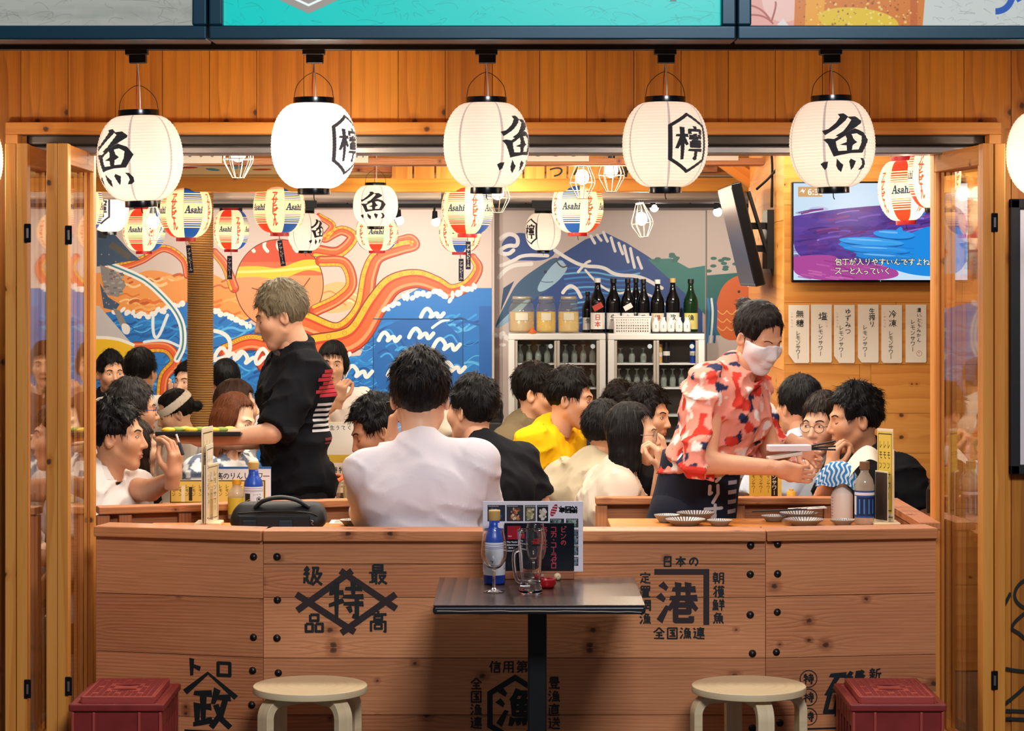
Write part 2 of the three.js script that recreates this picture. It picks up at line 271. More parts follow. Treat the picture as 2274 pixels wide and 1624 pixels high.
const blackMat = mat('#0c0d0f', 0.45), blackGloss = mat('#0a0b0d', 0.2), steelMat = mat('#8f8f90', 0.35, { metalness: 0.8 }), boltMat = mat('#3a3a3c', 0.35, { metalness: 0.9 }), whiteMat = mat('#e9e6e0', 0.55), ivoryMat = mat('#efe7d6', 0.6), redMat = mat('#c21f26', 0.4), paperMat = mat('#f3ecdd', 0.8), cordRed = mat('#b8362c', 0.5), cordWhite = mat('#e6d9cc', 0.5), wireMat = mat('#3b2f26', 0.4, { metalness: 0.7 });
const glassPane = new THREE.MeshPhysicalMaterial({ color: 0xffffff, transmission: 1, roughness: 0.02, thickness: 0, ior: 1.5 });
const glassSolid = new THREE.MeshPhysicalMaterial({ color: 0xffffff, transmission: 1, roughness: 0.01, thickness: 0.004, ior: 1.48 });
const glow = (c, k, extra = {}) => new THREE.MeshStandardMaterial({ color: 0x000000, emissive: col(c), emissiveIntensity: k, roughness: 0.6, ...extra });

// ---------- lamp fittings for the area lights declared at the top ----------
for (const [name, c, k, w, h, p, to] of areaLights) {
  const street = name === 'street_lamp';
  const t = thing(name, street ? 'long white street lamp hung over the pavement facing the shop' : p[2] < -12 ? 'flat white lamp added unseen behind the yellow beam to light the mural wall' : p[2] > -9 ? 'long flat white ceiling lamp just inside the folding doors' : 'flat white ceiling lamp over the front booths', 'lamp', p, street ? null : p[2] < -12 ? 'added rear lamps' : p[2] > -9 ? null : 'front ceiling lamps');
  const l = new THREE.RectAreaLight(col(c), k, w, h); l.name = name + '_light'; l.position.set(...p); scene.add(l); l.lookAt(...to); l.castShadow = true;
  scene.attach(l); t.quaternion.copy(l.quaternion); l.position.add(l.getWorldDirection(V(0, 0, 0)).multiplyScalar(-0.004));
  part('housing', rbox(w + 0.04, h + 0.04, 0.035, 0.01, 0, 0, 0.0225), whiteMat, t);
  part('lamp_diffuser', box(w, h, 0.004, 0, 0, 0.003), glow(c, 1.2), t);
  if (street) for (const s of [-1, 1]) part('suspension_rod', box(0.02, 0.02, 1.2, s * w * 0.4, 0, 0.62), steelMat, t);
}

// ---------- ground, room shell ----------
const speckle = (seed, a, b, n = 256) => { const t = canvas(n, n, (c) => { const im = c.createImageData(n, n); for (let j = 0; j < n; j++) for (let i = 0; i < n; i++) { const v = 0.6 * noise(i * 0.5, j * 0.5, seed) + 0.4 * noise(i * 0.06, j * 0.06, seed), o = (j * n + i) * 4; for (let q = 0; q < 3; q++) im.data[o + q] = a[q] + (b[q] - a[q]) * v; im.data[o + 3] = 255; } c.putImageData(im, 0, 0); }); t.wrapS = t.wrapT = THREE.RepeatWrapping; return t; };
const paving = mat([1, 1, 1], 0.8, { map: speckle(1, [60, 58, 56], [96, 92, 88]) }), plaster = mat([1, 1, 1], 0.85, { map: speckle(2, [206, 190, 178], [214, 199, 188]) }), floorMat = mat([1, 1, 1], 0.5, { map: speckle(4, [74, 52, 36], [104, 76, 54]) });
structure('floor_street', box(14, 0.1, 10.4, 0, -0.05, -2.5, 'x', [0, 0]), paving);
structure('floor', box(8.4, 0.1, 12.6, 0, -0.05, -14.0, 'x', [0, 0]), floorMat);
structure('wall_left', box(0.12, 2.8, 12.0, -3.7, 1.4, -13.85), plaster);
structure('wall_right', box(0.12, 2.8, 12.0, 3.1, 1.4, -13.85), plaster);
structure('ceiling', box(6.9, 0.1, 4.65, -0.3, 2.6, -10.15), plaster);
structure('ceiling_rear', box(6.9, 0.1, 7.3, -0.3, 2.24, -16.15), plaster);
structure('ceiling_step', box(6.9, 0.36, 0.06, -0.3, 2.38, -12.46), plyMats[1]);

// facade: boards one by one, a solid wall behind them
const facade = structGroup('wall_front');
{
  const D = 7.75, w = 0.1512, xs = [], s0 = (152 - CX) * D / F;
  for (let k = -12; k < 29; k++) xs.push(s0 + k * 0.1531);
  reseed(5);
  const mk = (h) => [0, 1, 2, 3].map(() => box(w, h, 0.018, 0, 0, 0, 'y'));
  const top = mk(0.46), full = mk(2.62);
  xs.forEach((x, i) => {
    const out = x + w / 2 < -1.64 || x + w / 2 > 1.585, o = part('board', (out ? full : top)[(i * 7) % 4], facadeMats[(i * 5) % 3], facade);
    o.position.set(x + w / 2, out ? 1.31 : 2.39, -D - 0.009 + (i % 3) * 0.0007);
  });
  part('board', box(0.042, 2.62, 0.018, 1.5985, 1.31, -D - 0.0095, 'y'), facadeMats[0], facade);
  part('backing', [box(4.4, 0.5, 0.06, -0.05, 2.39, -D - 0.06), box(0.5, 2.62, 0.06, -1.87, 1.31, -D - 0.06), box(0.5, 2.62, 0.06, 1.84, 1.31, -D - 0.06), box(1.6, 2.62, 0.06, -2.9, 1.31, -D - 0.06), box(1.1, 2.62, 0.06, 2.55, 1.31, -D - 0.06)], blackMat, facade);
  const y = (py) => EYE - (py - HY) * 7.72 / F, X = (px) => (px - CX) * 7.72 / F;
  structure('trim_1', rbox(X(2222) - X(14), y(272) - y(299), 0.06, 0.003, (X(2222) + X(14)) / 2, (y(272) + y(299)) / 2, -7.73), trimMat);
  structure('trim_2', rbox(X(42) - X(14), y(299), 0.06, 0.003, (X(42) + X(14)) / 2, y(299) / 2, -7.73, 'y'), trimMat);
  structure('trim_3', rbox(X(2222) - X(2194), y(299), 0.06, 0.003, (X(2222) + X(2194)) / 2, y(299) / 2, -7.73, 'y'), trimMat);
  // steel head track of the folding doors
  const yt = (py) => EYE - (py - HY) * 7.85 / F, tr = structGroup('trim_4');
  part('upper_channel', rbox(3.14, yt(299) - yt(325), 0.1, 0.01, -0.02, (yt(299) + yt(325)) / 2, -7.86), mat('#6e6860', 0.4, { metalness: 0.7 }), tr);
  part('lower_channel', rbox(3.14, yt(327) - yt(344), 0.13, 0.006, -0.02, (yt(327) + yt(344)) / 2, -7.86), mat('#a8a29c', 0.35, { metalness: 0.7 }), tr);
  structure('soffit', box(4.6, 0.03, 0.64, 0, 2.452, -7.42), facadeMats[1]);
  structure('wall_above', box(4.6, 0.9, 0.1, 0, 2.92, -7.2), blackMat);
}

// ---------- lit sign boxes above the shop ----------
{
  const D = 6.95, X = (px) => (px - CX) * D / F, Y = (py) => EYE - (py - HY) * D / F, frame = mat('#123f52', 0.35, { metalness: 0.3 });
  const scratch = (c, w, h, n, s) => { c.lineWidth = 1; for (let i = 0; i < n; i++) { c.strokeStyle = `rgba(40,60,60,${0.1 + rnd() * 0.25})`; const x = rnd() * w, y = h * (0.45 + rnd() * 0.55); c.beginPath(); c.moveTo(x, y); c.quadraticCurveTo(x + rnd() * s - s / 2, y - rnd() * s * 0.4, x + rnd() * s * 1.6 - s, y + rnd() * s * 0.5 - s * 0.25); c.stroke(); } };
  // canvases cover the panel from its lower edge (photo row 55) up 0.55 m
  const ph = 0.55, px2 = F / D;
  const mk = (name, x0, x1, label, sx0, sx1, draw, k) => {
    const t = thing(name, label, 'sign', [0, 0, 0], null), yb = Y(88), yp = Y(56), top = yp + ph;
    t.position.set((X(x0) + X(x1)) / 2, yb, -D);
    const w = X(x1) - X(x0), l = X(sx0) - X(x0), r = X(x1) - X(sx1);
    part('bottom_rail', rbox(w, yp - yb, 0.12, 0.006, 0, (yp - yb) / 2, -0.06), frame, t);
    part('stile', rbox(l, top - yp, 0.12, 0.006, -w / 2 + l / 2, (top + yp) / 2 - yb, -0.06), frame, t);
    part('stile', rbox(r, top - yp, 0.12, 0.006, w / 2 - r / 2, (top + yp) / 2 - yb, -0.06), frame, t);
    part('top_rail', rbox(w, 0.04, 0.12, 0.006, 0, top - yb + 0.02, -0.06), frame, t);
    part('back', box(w - 0.01, top - yb, 0.02, 0, (top - yb) / 2, -0.13), blackMat, t);
    const pw = w - l - r, cw = Math.min(2048, Math.round(pw * px2)), tex = canvas(cw, Math.round(cw * ph / pw), (c, W, H) => { c.save(); const q = W / (pw * px2); c.scale(q, q); c.translate(-sx0, ph * px2 - 56); draw(c); c.restore(); });
    part('sign_panel', quad(pw, ph, (l - r) / 2, (yp + top) / 2 - yb, -0.035), new THREE.MeshStandardMaterial({ color: 0x222222, map: tex, emissive: 0xffffff, emissiveMap: tex, emissiveIntensity: k, roughness: 0.3 }), t);
    const lt = new THREE.RectAreaLight(0xffffff, 0.8, pw * 0.95, ph * 0.9); lt.position.set((X(sx0) + X(sx1)) / 2, (yp + top) / 2, -D - 0.02); lt.name = 'sign_light'; scene.add(lt); lt.lookAt(lt.position.x, lt.position.y, 5); lt.position.z = -D - 0.02; lt.castShadow = true; if (name === 'teal_sign') lt.color.setRGB(0.2, 0.9, 0.85);
  };
  reseed(91);
  mk('pale_sign', -150, 459, 'grey white lit sign box over the left folding doors', -120, 426, (c) => { c.fillStyle = '#c3c6bd'; c.fillRect(-200, -400, 800, 500); for (let i = 0; i < 60; i++) { c.fillStyle = `rgba(150,160,150,${rnd() * 0.12})`; c.fillRect(-150 + rnd() * 600, rnd() * 40 - 10 + 12, 30 + rnd() * 120, 6 + rnd() * 20); } c.save(); c.translate(-150, -60); scratch(c, 600, 115, 70, 60); c.restore(); }, 0.62);
  mk('teal_sign', 463, 1635, 'turquoise lit sign box with a grey diamond emblem', 494, 1602, (c) => {
    c.fillStyle = '#00c6be'; c.fillRect(400, -400, 1300, 500);
    c.save(); c.translate(470, -60); scratch(c, 1150, 115, 90, 70); c.restore();
    c.fillStyle = '#9a938c'; c.beginPath(); c.moveTo(683, 27); c.lineTo(560, -30); c.lineTo(683, -90); c.lineTo(806, -30); c.closePath(); c.fill();
    c.strokeStyle = '#e8fbf8'; c.lineWidth = 5; c.beginPath(); c.moveTo(600, -30); c.lineTo(683, 8); c.lineTo(766, -30); c.lineTo(683, -70); c.closePath(); c.stroke();
    c.fillStyle = '#effffd'; for (const [x, w] of [[870, 150], [1060, 130], [1240, 120], [1400, 130]]) c.fillRect(x, -130, w, 116); c.fillStyle = '#2d6f6c'; c.fillRect(1490, -8, 14, 8);
  }, 1.0);
  mk('beer_sign', 1638, 2330, 'lit sign box printed with a hand holding golden beer', 1669, 2310, (c) => {
    c.fillStyle = '#cfd6d2'; c.fillRect(1600, -400, 800, 500);
    c.save(); c.translate(2060, -60); scratch(c, 250, 115, 50, 40); c.restore();
    c.fillStyle = '#e9a79a'; c.beginPath(); c.ellipse(1690, 10, 110, 60, 0.35, 0, 7); c.fill(); c.fillStyle = '#f3c6ba'; c.beginPath(); c.ellipse(1745, -6, 50, 52, 0.2, 0, 7); c.fill(); c.strokeStyle = '#b05a4e'; c.lineWidth = 4; for (const [a, b, d, e] of [[1670, 30, 1720, 50], [1725, 0, 1716, 44], [1664, 8, 1712, 40]]) { c.beginPath(); c.moveTo(a, b); c.quadraticCurveTo((a + d) / 2 + 8, (b + e) / 2 - 12, d, e); c.stroke(); } c.fillStyle = '#e8e2dc'; c.beginPath(); c.moveTo(1728, 52); c.lineTo(1742, 38); c.lineTo(1760, 60); c.fill();
    c.fillStyle = '#d97b16'; c.beginPath(); c.moveTo(1775, -200); c.lineTo(2075, -200); c.lineTo(2052, 70); c.lineTo(1766, 70); c.fill();
    c.fillStyle = '#f0a51e'; c.beginPath(); c.moveTo(1800, -200); c.lineTo(1850, -200); c.lineTo(1830, 70); c.lineTo(1790, 70); c.fill(); c.fillStyle = '#e9c41c'; c.beginPath(); c.ellipse(1910, 44, 90, 30, 0.1, 0, 7); c.fill(); c.fillStyle = '#c9640f'; c.fillRect(2026, -200, 16, 270);
    for (let i = 0; i < 240; i++) { c.fillStyle = ['rgba(255,232,160,.7)', 'rgba(120,52,4,.55)'][i & 1]; c.beginPath(); c.arc(1778 + rnd() * 270, -60 + rnd() * 120, 0.8 + rnd() * 2.4, 0, 7); c.fill(); }
    c.strokeStyle = '#1a57b8'; c.lineWidth = 14; c.beginPath(); c.moveTo(2258, -60); c.quadraticCurveTo(2262, 22, 2216, 22); c.stroke(); c.beginPath(); c.moveTo(2262, -4); c.lineTo(2290, -20); c.stroke();
  }, 0.8);
}

// ---------- folding doors ----------
{
  const doorW = 0.66, top = 2.073, t = 0.033;
  const glass = quad(doorW - 0.12, top - 0.30, doorW / 2, (top + 0.1) / 2 + 0.02, 0);
  const mk = (n, px, dx, hinge) => {
    const g = structGroup('door_' + n), a = V((px - CX) * 7.3 / F, 0.015, -7.3), b = V(a.x + dx, 0.015, -7.97);
    g.position.copy(a); g.rotation.y = Math.atan2(-(b.z - a.z), b.x - a.x);
    part('stile', rbox(0.055, top, t, 0.003, 0.0275, top / 2, 0, 'y'), frameMat, g); part('stile', rbox(0.055, top, t, 0.003, doorW - 0.0275, top / 2, 0, 'y'), frameMat, g);
    part('rail', rbox(doorW - 0.112, 0.062, t * 0.96, 0.003, doorW / 2, top - 0.033, 0), greyFrameMat, g); part('rail', rbox(doorW - 0.112, 0.16, t * 0.96, 0.003, doorW / 2, 0.09, 0), frameMat, g);
    for (const s of [-1, 1]) part('bead', [box(0.012, top - 0.23, 0.01, 0.061, top / 2 + 0.05, s * 0.01, 'y'), box(0.012, top - 0.23, 0.01, doorW - 0.061, top / 2 + 0.05, s * 0.01, 'y')], frameMat, g);
    part('pane', glass, glassPane, g);
    if (hinge) for (const py of hinge) { const h = part('hinge', [rbox(0.006, 0.058, 0.021, 0.003, -0.004, 0, 0)], blackGloss, g); h.position.set(0, EYE - (py - HY) * 7.3 / F - 0.015, 0.018); part('roller', cyl(0.004, 0.004, 0.03, 10, -0.008, 0, 0), steelMat, h); }
  };
  mk(1, 23, -0.03); mk(2, 48.5, -0.03, [518, 1530]); mk(3, 115, -0.03); mk(4, 139.5, -0.03, [522, 1524]);
  mk(5, 2195, -0.048, [494, 1511]); mk(6, 2221, -0.048);
}
// framed white board on the boards right of the doors, and the brush drawing beneath it
{
  const D = 7.72, c = P(2300, 748, D), w = M(116, D), h = M(612, D), t = thing('notice_board', 'white notice board in a black wooden frame right of the doors', 'board', c);
  const f = M(22, D);
  part('frame', [rbox(f, h, 0.03, 0.004, -w / 2 + f / 2, 0, 0), rbox(f, h, 0.03, 0.004, w / 2 - f / 2, 0, 0), rbox(w, f, 0.03, 0.004, 0, h / 2 - f / 2, 0), rbox(w, f, 0.03, 0.004, 0, -h / 2 + f / 2, 0)], mat('#15171a', 0.7, { bumpMap: texDark, bumpScale: 0.002 }), t);
  part('panel', box(w - f, h - f, 0.01, 0, 0, -0.004), mat('#e6e3e6', 0.5), t);
  const tex = canvas(128, 512, (x) => { ink(x, '#12211f'); x.lineWidth = 9; x.lineCap = 'round'; for (const q of [[[128, 10], [60, 14], [20, 60], [50, 100], [128, 104]], [[0, 84], [14, 60]], [[60, 112], [4, 150], [50, 168], [100, 220], [128, 300]], [[0, 262], [60, 274], [128, 258]], [[0, 356], [70, 310], [128, 240]], [[0, 376], [128, 380]], [[0, 398], [128, 402]], [[0, 462], [60, 478], [128, 470]], [[0, 490], [80, 540]]]) { x.beginPath(); x.moveTo(...q[0]); q.slice(1).forEach((p, i, a) => (a[i + 1] ? x.quadraticCurveTo(...p, (p[0] + a[i + 1][0]) / 2, (p[1] + a[i + 1][1]) / 2) : x.lineTo(...p))); x.stroke(); } });
  part('brush_drawing', quad(M(90, 7.74), M(420, 7.74), P(2278, 1480, 7.74).x, P(2278, 1480, 7.74).y, -7.739), decalMat(tex), facade, 'black brush drawing on the boards');
}
// ---------- booth counter facing the street ----------
const CD = 7.55, SC = F / CD, LEDGE_Y = 0.877;
const secs = [ // start px / depth, end px / depth, board seams in photo rows at the first end
  { a: [213, 7.69], b: [585, CD], rows: [1198, 1330, 1461, 1600] },
  { a: [585, CD], b: [1700, CD], rows: [1198, 1253, 1327, 1462, 1588] },
  { a: [1700, CD], b: [2079, 7.63], rows: [1198, 1325, 1462, 1590] },
];
const counter = thing('booth_counter', 'cedar board booth counter with dark studs and painted writing, facing the street', 'counter', [0, 0, -CD]);
const secGroup = [];
secs.forEach((s, n) => {
  const A = P(s.a[0], 0, s.a[1]), B = P(s.b[0], 0, s.b[1]); A.y = B.y = 0; const L = A.distanceTo(B), turn = Math.atan2(-(B.z - A.z), B.x - A.x), mid = A.clone().add(B).multiplyScalar(0.5);
  const place = (g) => g.rotateY(turn).translate(mid.x, 0, mid.z + CD);
  secGroup.push({ place, mid, turn, L, xOf: (px) => { // photo column -> position along this section's face
    const k = (px - CX) / F, d = B.clone().sub(A), t = (-k * A.z - A.x) / (d.x + k * d.z); return (t - 0.5) * L; }, dOf: (x) => -(mid.z - Math.sin(turn) * x) });
  const y = (r) => EYE - (r - HY) / SC, edges = [...s.rows.map(y), 0.01];
  reseed(60 + n);
  for (let i = 0; i + 1 < edges.length; i++) part('board', place(box(L - 0.002, edges[i] - edges[i + 1] - 0.0022, 0.024, 0, (edges[i] + edges[i + 1]) / 2, -0.012 + (i % 2) * 0.0012, 'x')), counterMats[(i + n) % 3], counter);
  part('backing', place(box(L - 0.004, edges[0] - 0.02, 0.03, 0, edges[0] / 2, -0.045)), mat('#3a2414', 0.8), counter);
  part('ledge', place(rbox(L - 0.001, 0.034, 0.125, 0.004, 0, LEDGE_Y - 0.017, -0.042)), ledgeMat, counter);
});
{
  const stud = new THREE.SphereGeometry(0.0128, 14, 8, 0, 6.2832, 0, 1.35).rotateX(Math.PI / 2).translate(0, 0, -0.003);
  const at3 = (n, px, py) => { const s = secGroup[n], x = s.xOf(px), D = s.dOf(x), o = part('stud', stud, boltMat, counter); o.position.set(s.mid.x + Math.cos(s.turn) * x, EYE - (py - HY) * D / F, s.mid.z - Math.sin(s.turn) * x + CD); o.rotation.y = s.turn; };
  for (const [px, py] of [[563, 1237], [563, 1416], [561, 1490], [559, 1566]]) at3(0, px, py);
  for (const [px, py] of [[615, 1237], [616, 1333], [615, 1418], [618, 1495], [621, 1572], [1667, 1212], [1666, 1276], [1666, 1366], [1671, 1452], [1671, 1618]]) at3(1, px, py);
  for (const [px, py] of [[1727, 1209], [1727, 1275], [1726, 1360], [1724, 1449], [1732, 1606]]) at3(2, px, py);
  const mark = (n, x0, y0, x1, y1, label, draw) => {
    const s = secGroup[n], a = s.xOf(x0), b = s.xOf(x1), D = s.dOf((a + b) / 2), w = b - a, h = M(y1 - y0, D), tex = canvas(640, Math.round(640 * (y1 - y0) / (x1 - x0)), (c, W) => { const q = W / (x1 - x0); c.scale(q, q); c.translate(-x0, -y0); draw(c); });
    part('painted_mark', s.place(quad(w, h, (a + b) / 2, EYE - ((y0 + y1) / 2 - HY) * D / F, 0.0018)), decalMat(tex, 0.6), counter, label);
  };
  const ink1 = '#0b1518', ink2 = '#2a1a1e';
  mark(1, 650, 1245, 890, 1415, 'black and maroon painted characters in a crossed diamond', (c) => {
    c.strokeStyle = ink2; c.lineWidth = 14.5; c.lineCap = 'butt';
    for (const [a, b, d, e] of [[659, 1317, 780, 1268], [660, 1356, 782, 1268], [756, 1268, 880, 1352], [758, 1406, 879, 1320], [658, 1320, 788, 1404]]) { c.beginPath(); if (a === 659) continue; c.moveTo(a, b); c.lineTo(d, e); c.stroke(); }
    ink(c, ink1); glyph(c, '特', 727, 1290, 82, 12.5, 88, 1); glyph(c, '級', 672, 1256, 46, 13, 46, 1); glyph(c, '最', 816, 1252, 46, 12, 48, 1); glyph(c, '品', 676, 1363, 44, 14, 44, 1); glyph(c, '高', 819, 1357, 42, 13, 48, 1);
  });
  mark(1, 1410, 1225, 1620, 1428, 'maroon painted harbour character with small black characters around it', (c) => {
    ink(c, ink2); c.fillRect(1453, 1264, 122, 13); c.fillRect(1562, 1264, 13, 124); glyph(c, '港', 1458, 1290, 92, 13.5, 96, 1);
    ink(c, ink1); rowText(c, '日本の', 1470, 1235, 25, 29, 15, 1); column(c, '定置網漁', 1420, 1271, 26, 30, 13, 1); column(c, '朝獲鮮魚', 1582, 1271, 27, 29.5, 13, 1); rowText(c, '全国漁連', 1450, 1393, 27, 29.5, 13, 1);
  });
  mark(0, 400, 1455, 545, 1660, 'black painted character under a gable stroke', (c) => {
    ink(c, ink1); glyph(c, 'ト', 412, 1463, 40, 22, 40, 1); glyph(c, 'ロ', 479, 1466, 38, 20, 38);
    c.beginPath(); c.moveTo(462, 1492); c.lineTo(529, 1543); c.lineTo(521, 1552); c.lineTo(463, 1499); c.lineTo(416, 1545); c.lineTo(407, 1535); c.fill(); glyph(c, '政', 428, 1528, 86, 15, 92, 1); c.fillRect(410, 1623, 120, 6);
  });
  mark(1, 1036, 1460, 1252, 1700, 'black painted character in a hexagon with small characters around it', (c) => {
    ink(c, ink2); rowText(c, '信用第一', 1086, 1468, 27, 30, 13, 1); column(c, '全国漁連', 1044, 1505, 27, 29, 13, 1); column(c, '豊漁直送', 1217, 1503, 27, 30, 13, 1);
    ink(c, ink1); c.lineWidth = 12; c.beginPath(); [[1144, 1505], [1200, 1540], [1200, 1612], [1144, 1645], [1088, 1612], [1088, 1540]].forEach((p, i) => (i ? c.lineTo(...p) : c.moveTo(...p))); c.closePath(); c.stroke(); glyph(c, '漁', 1102, 1526, 86, 14, 90, 1);
  });
  mark(2, 1765, 1478, 1975, 1690, 'black slanted painted character with circled characters beside it', (c) => {
    ink(c, ink1); c.save(); c.transform(1, 0, -0.25, 1, 395, 0); glyph(c, '磯', 1820, 1486, 88, 12, 112, 1); c.restore();
    for (const y of [1506, 1547, 1590]) { c.lineWidth = 2; c.beginPath(); c.arc(1795, y, 18.5, 0, 7); c.stroke(); glyph(c, '特', 1783, y - 12, 24, 14, 24, 1); }
    glyph(c, '新', 1929, 1486, 28, 12, 28, 1); c.fillRect(1773, 1615, 130, 4); rowText(c, '直送磯', 1800, 1625, 30, 32, 13, 1);
  });
}

// ---------- standing table on the pavement ----------
{
  const D0 = 6.73, D1 = 7.335, x0 = (961 - CX) * D0 / F, x1 = (1434 - CX) * D0 / F, w = x1 - x0, d = D1 - D0, y = 0.755;
  const t = thing('standing_table', 'small square dark wood laminate table on a black post before the counter', 'table', [(x0 + x1) / 2, 0, -(D0 + D1) / 2]);
  part('tabletop', rbox(w - 0.002, 0.004, d - 0.002, 0.0018, 0, y - 0.002, 0, 'z'), tableMat, t);
  part('edge_band', rbox(w, 0.023, d, 0.008, 0, y - 0.0155, 0, 'x', 3), mat('#24262c', 0.3), t);
  reseed(8); const wear = []; for (let i = 0; i <= 40; i++) wear.push(V(-w / 2 + 0.012 + (w - 0.024) * i / 40, y - 0.015 - 0.003 * noise(i * 0.4, 3) - 0.004 * smooth(26, 40, i), d / 2 + 0.0002));
  part('worn_edge', tube(wear, 0.0011, 90, 5), mat('#d8cbb4', 0.7), t, 'pale worn line where the edge band peels');
  const px = (1193 - CX) * 7.03 / F - (x0 + x1) / 2;
  part('post', rbox(0.056, y - 0.05, 0.056, 0.006, px, (y - 0.03) / 2 + 0.01, 0, 'y'), mat('#0b0f12', 0.4), t);
  part('base', rbox(0.42, 0.018, 0.42, 0.006, px, 0.0095, 0), mat('#0b0f12', 0.5), t);
  part('mount_plate', rbox(0.24, 0.008, 0.24, 0.002, px, y - 0.031, 0), blackMat, t);
}
const TY = 0.7552, onTable = (px, py) => P(px, py, (EYE - TY) * F / (py - HY));
function wineGlass(name, label, pos, r, h) {
  const g = thing(name, label, 'glass', pos), k = h / 0.187;
  const out = [[0.0001, 0.0015], [r * 0.82, 0.0018], [r * 0.84, 0.003], [0.012, 0.0075], [0.0048, 0.014], [0.0042, 0.05 * k], [0.006, 0.066 * k], [0.02, 0.074 * k], [r * 0.9, 0.095 * k], [r, 0.118 * k], [r * 0.93, 0.15 * k], [r * 0.74, h], [r * 0.72, h], [r * 0.91, 0.15 * k], [r * 0.975, 0.118 * k], [r * 0.875, 0.097 * k], [0.018, 0.0765 * k], [0.0001, 0.0725 * k]];
  const c = new THREE.SplineCurve(out.slice(3, 12).map(([a, b]) => new THREE.Vector2(a, b))).getPoints(40).map((p) => [Math.max(p.x, 0.0035), p.y]), inn = new THREE.SplineCurve(out.slice(12).map(([a, b]) => new THREE.Vector2(a, b))).getPoints(24).map((p) => [Math.max(p.x, 0.0001), p.y]);
  part('glass_body', lathe([...out.slice(0, 3), ...c, ...inn], 40), glassSolid, g); return g;
}
wineGlass('wine_glass', 'clear stemmed wine glass in front of the blue sauce bottle', onTable(1097, 1315), 0.0385, 0.185);
wineGlass('wine_glass', 'clear stemmed wine glass half hidden behind the beer mug', onTable(1189, 1300), 0.0335, 0.185);
{ // beer mug
  const t = thing('beer_mug', 'empty tall glass beer mug with red lettering on the dark table', 'mug', onTable(1178, 1317)), h = 0.186;
  part('glass_body', lathe([[0.0001, 0], [0.033, 0], [0.0355, 0.004], [0.0345, 0.014], [0.031, 0.024], [0.0305, 0.06], [0.034, 0.115], [0.0385, h - 0.012], [0.0388, h - 0.002], [0.0365, h], [0.0348, h - 0.004], [0.034, 0.15], [0.0292, 0.11], [0.0265, 0.06], [0.0255, 0.034], [0.021, 0.028], [0.0001, 0.027]], 44), glassSolid, t);
  part('handle', tube([[-0.034, 0.128, 0], [-0.047, 0.118, 0.002], [-0.047, 0.07, 0.004], [-0.04, 0.04, 0.002], [-0.029, 0.03, 0]].map((p) => V(...p)), 0.0055, 30, 10), glassSolid, t);
  const tex = canvas(256, 128, (c) => { c.fillStyle = '#d8261e'; c.font = 'italic bold 30px serif'; c.fillText('SUPER', 118, 40); c.font = 'italic bold 52px serif'; c.fillText('"DRY"', 82, 86); c.fillStyle = '#15161a'; c.fillRect(90, 96, 160, 16); });
  part('print', new THREE.CylinderGeometry(0.0388, 0.0376, 0.03, 24, 1, true, -0.35, 1.2).translate(0, 0.152, 0), decalMat(tex, 0.4), t, 'red lettering above a black bar');
}
const labelTex = canvas(512, 256, (c, W, H) => { // sauce bottle label
  c.fillStyle = '#e8ecf2'; c.fillRect(0, 0, W, H); c.fillStyle = '#8d7fb4'; for (const y of [14, 30, 40]) c.fillRect(0, y, W, 4); c.fillStyle = '#1d3f9e'; c.fillRect(0, 226, W, 30); ink(c, '#20242c');
  for (const x0 of [40, 296]) { rowText(c, 'いつでも', x0 + 10, 60, 22, 24, 9); c.lineWidth = 5; c.beginPath(); for (let i = 0; i < 6; i++) c.lineTo(x0 + 60 + 22 * Math.sin(i * 1.047), 112 + 22 * Math.cos(i * 1.047)); c.closePath(); c.stroke(); c.fillRect(x0 + 50, 102, 20, 20); rowText(c, 'しつりたて', x0 - 10, 150, 40, 36, 12); }
  c.fillStyle = '#23252b'; c.fillRect(226, 60, 54, 160); c.fillStyle = '#caa36a'; c.save(); c.translate(236, 130); c.rotate(-0.5); for (let i = 0; i < 3; i++) c.fillRect(0, i * 14, 50, 6); c.restore();
});
const sleeveMat = mat('#1b4bb3', 0.3), capTan = mat('#c9a25c', 0.5), capYellow = mat('#e3a320', 0.45);
function sauceBottle(label, pos, r = 0.0325, h = 0.225, turn = 0) {
  const t = thing('sauce_bottle', label, 'bottle', pos), k = h / 0.225; t.rotation.y = turn;
  part('body', lathe([[0.0001, 0], [r * 0.93, 0], [r, 0.006], [r, 0.128 * k], [r * 0.9, 0.15 * k], [r * 0.62, 0.165 * k], [r * 0.5, 0.178 * k], [r * 0.5, 0.196 * k], [0.0001, 0.197 * k]], 36), sleeveMat, t);
  part('label', new THREE.CylinderGeometry(r + 0.0006, r + 0.0006, 0.112 * k, 36, 1, true).translate(0, 0.072 * k, 0), mat([1, 1, 1], 0.35, { map: labelTex }), t, 'white label with lettering');
  part('cap', lathe([[0.0001, 0.225 * k], [r * 0.52, 0.225 * k], [r * 0.55, 0.22 * k], [r * 0.55, 0.197 * k], [r * 0.46, 0.192 * k]], 24), capTan, t);
  part('tag', rbox(0.014, 0.018, 0.0015, 0.0005, r * 0.3, 0.178 * k, r * 0.5), mat('#efe3e4', 0.6), t);
  return t;
}
sauceBottle('blue and white sauce bottle with tan cap on the standing table', onTable(1098, 1297), 0.0325, 0.222, 0.5);
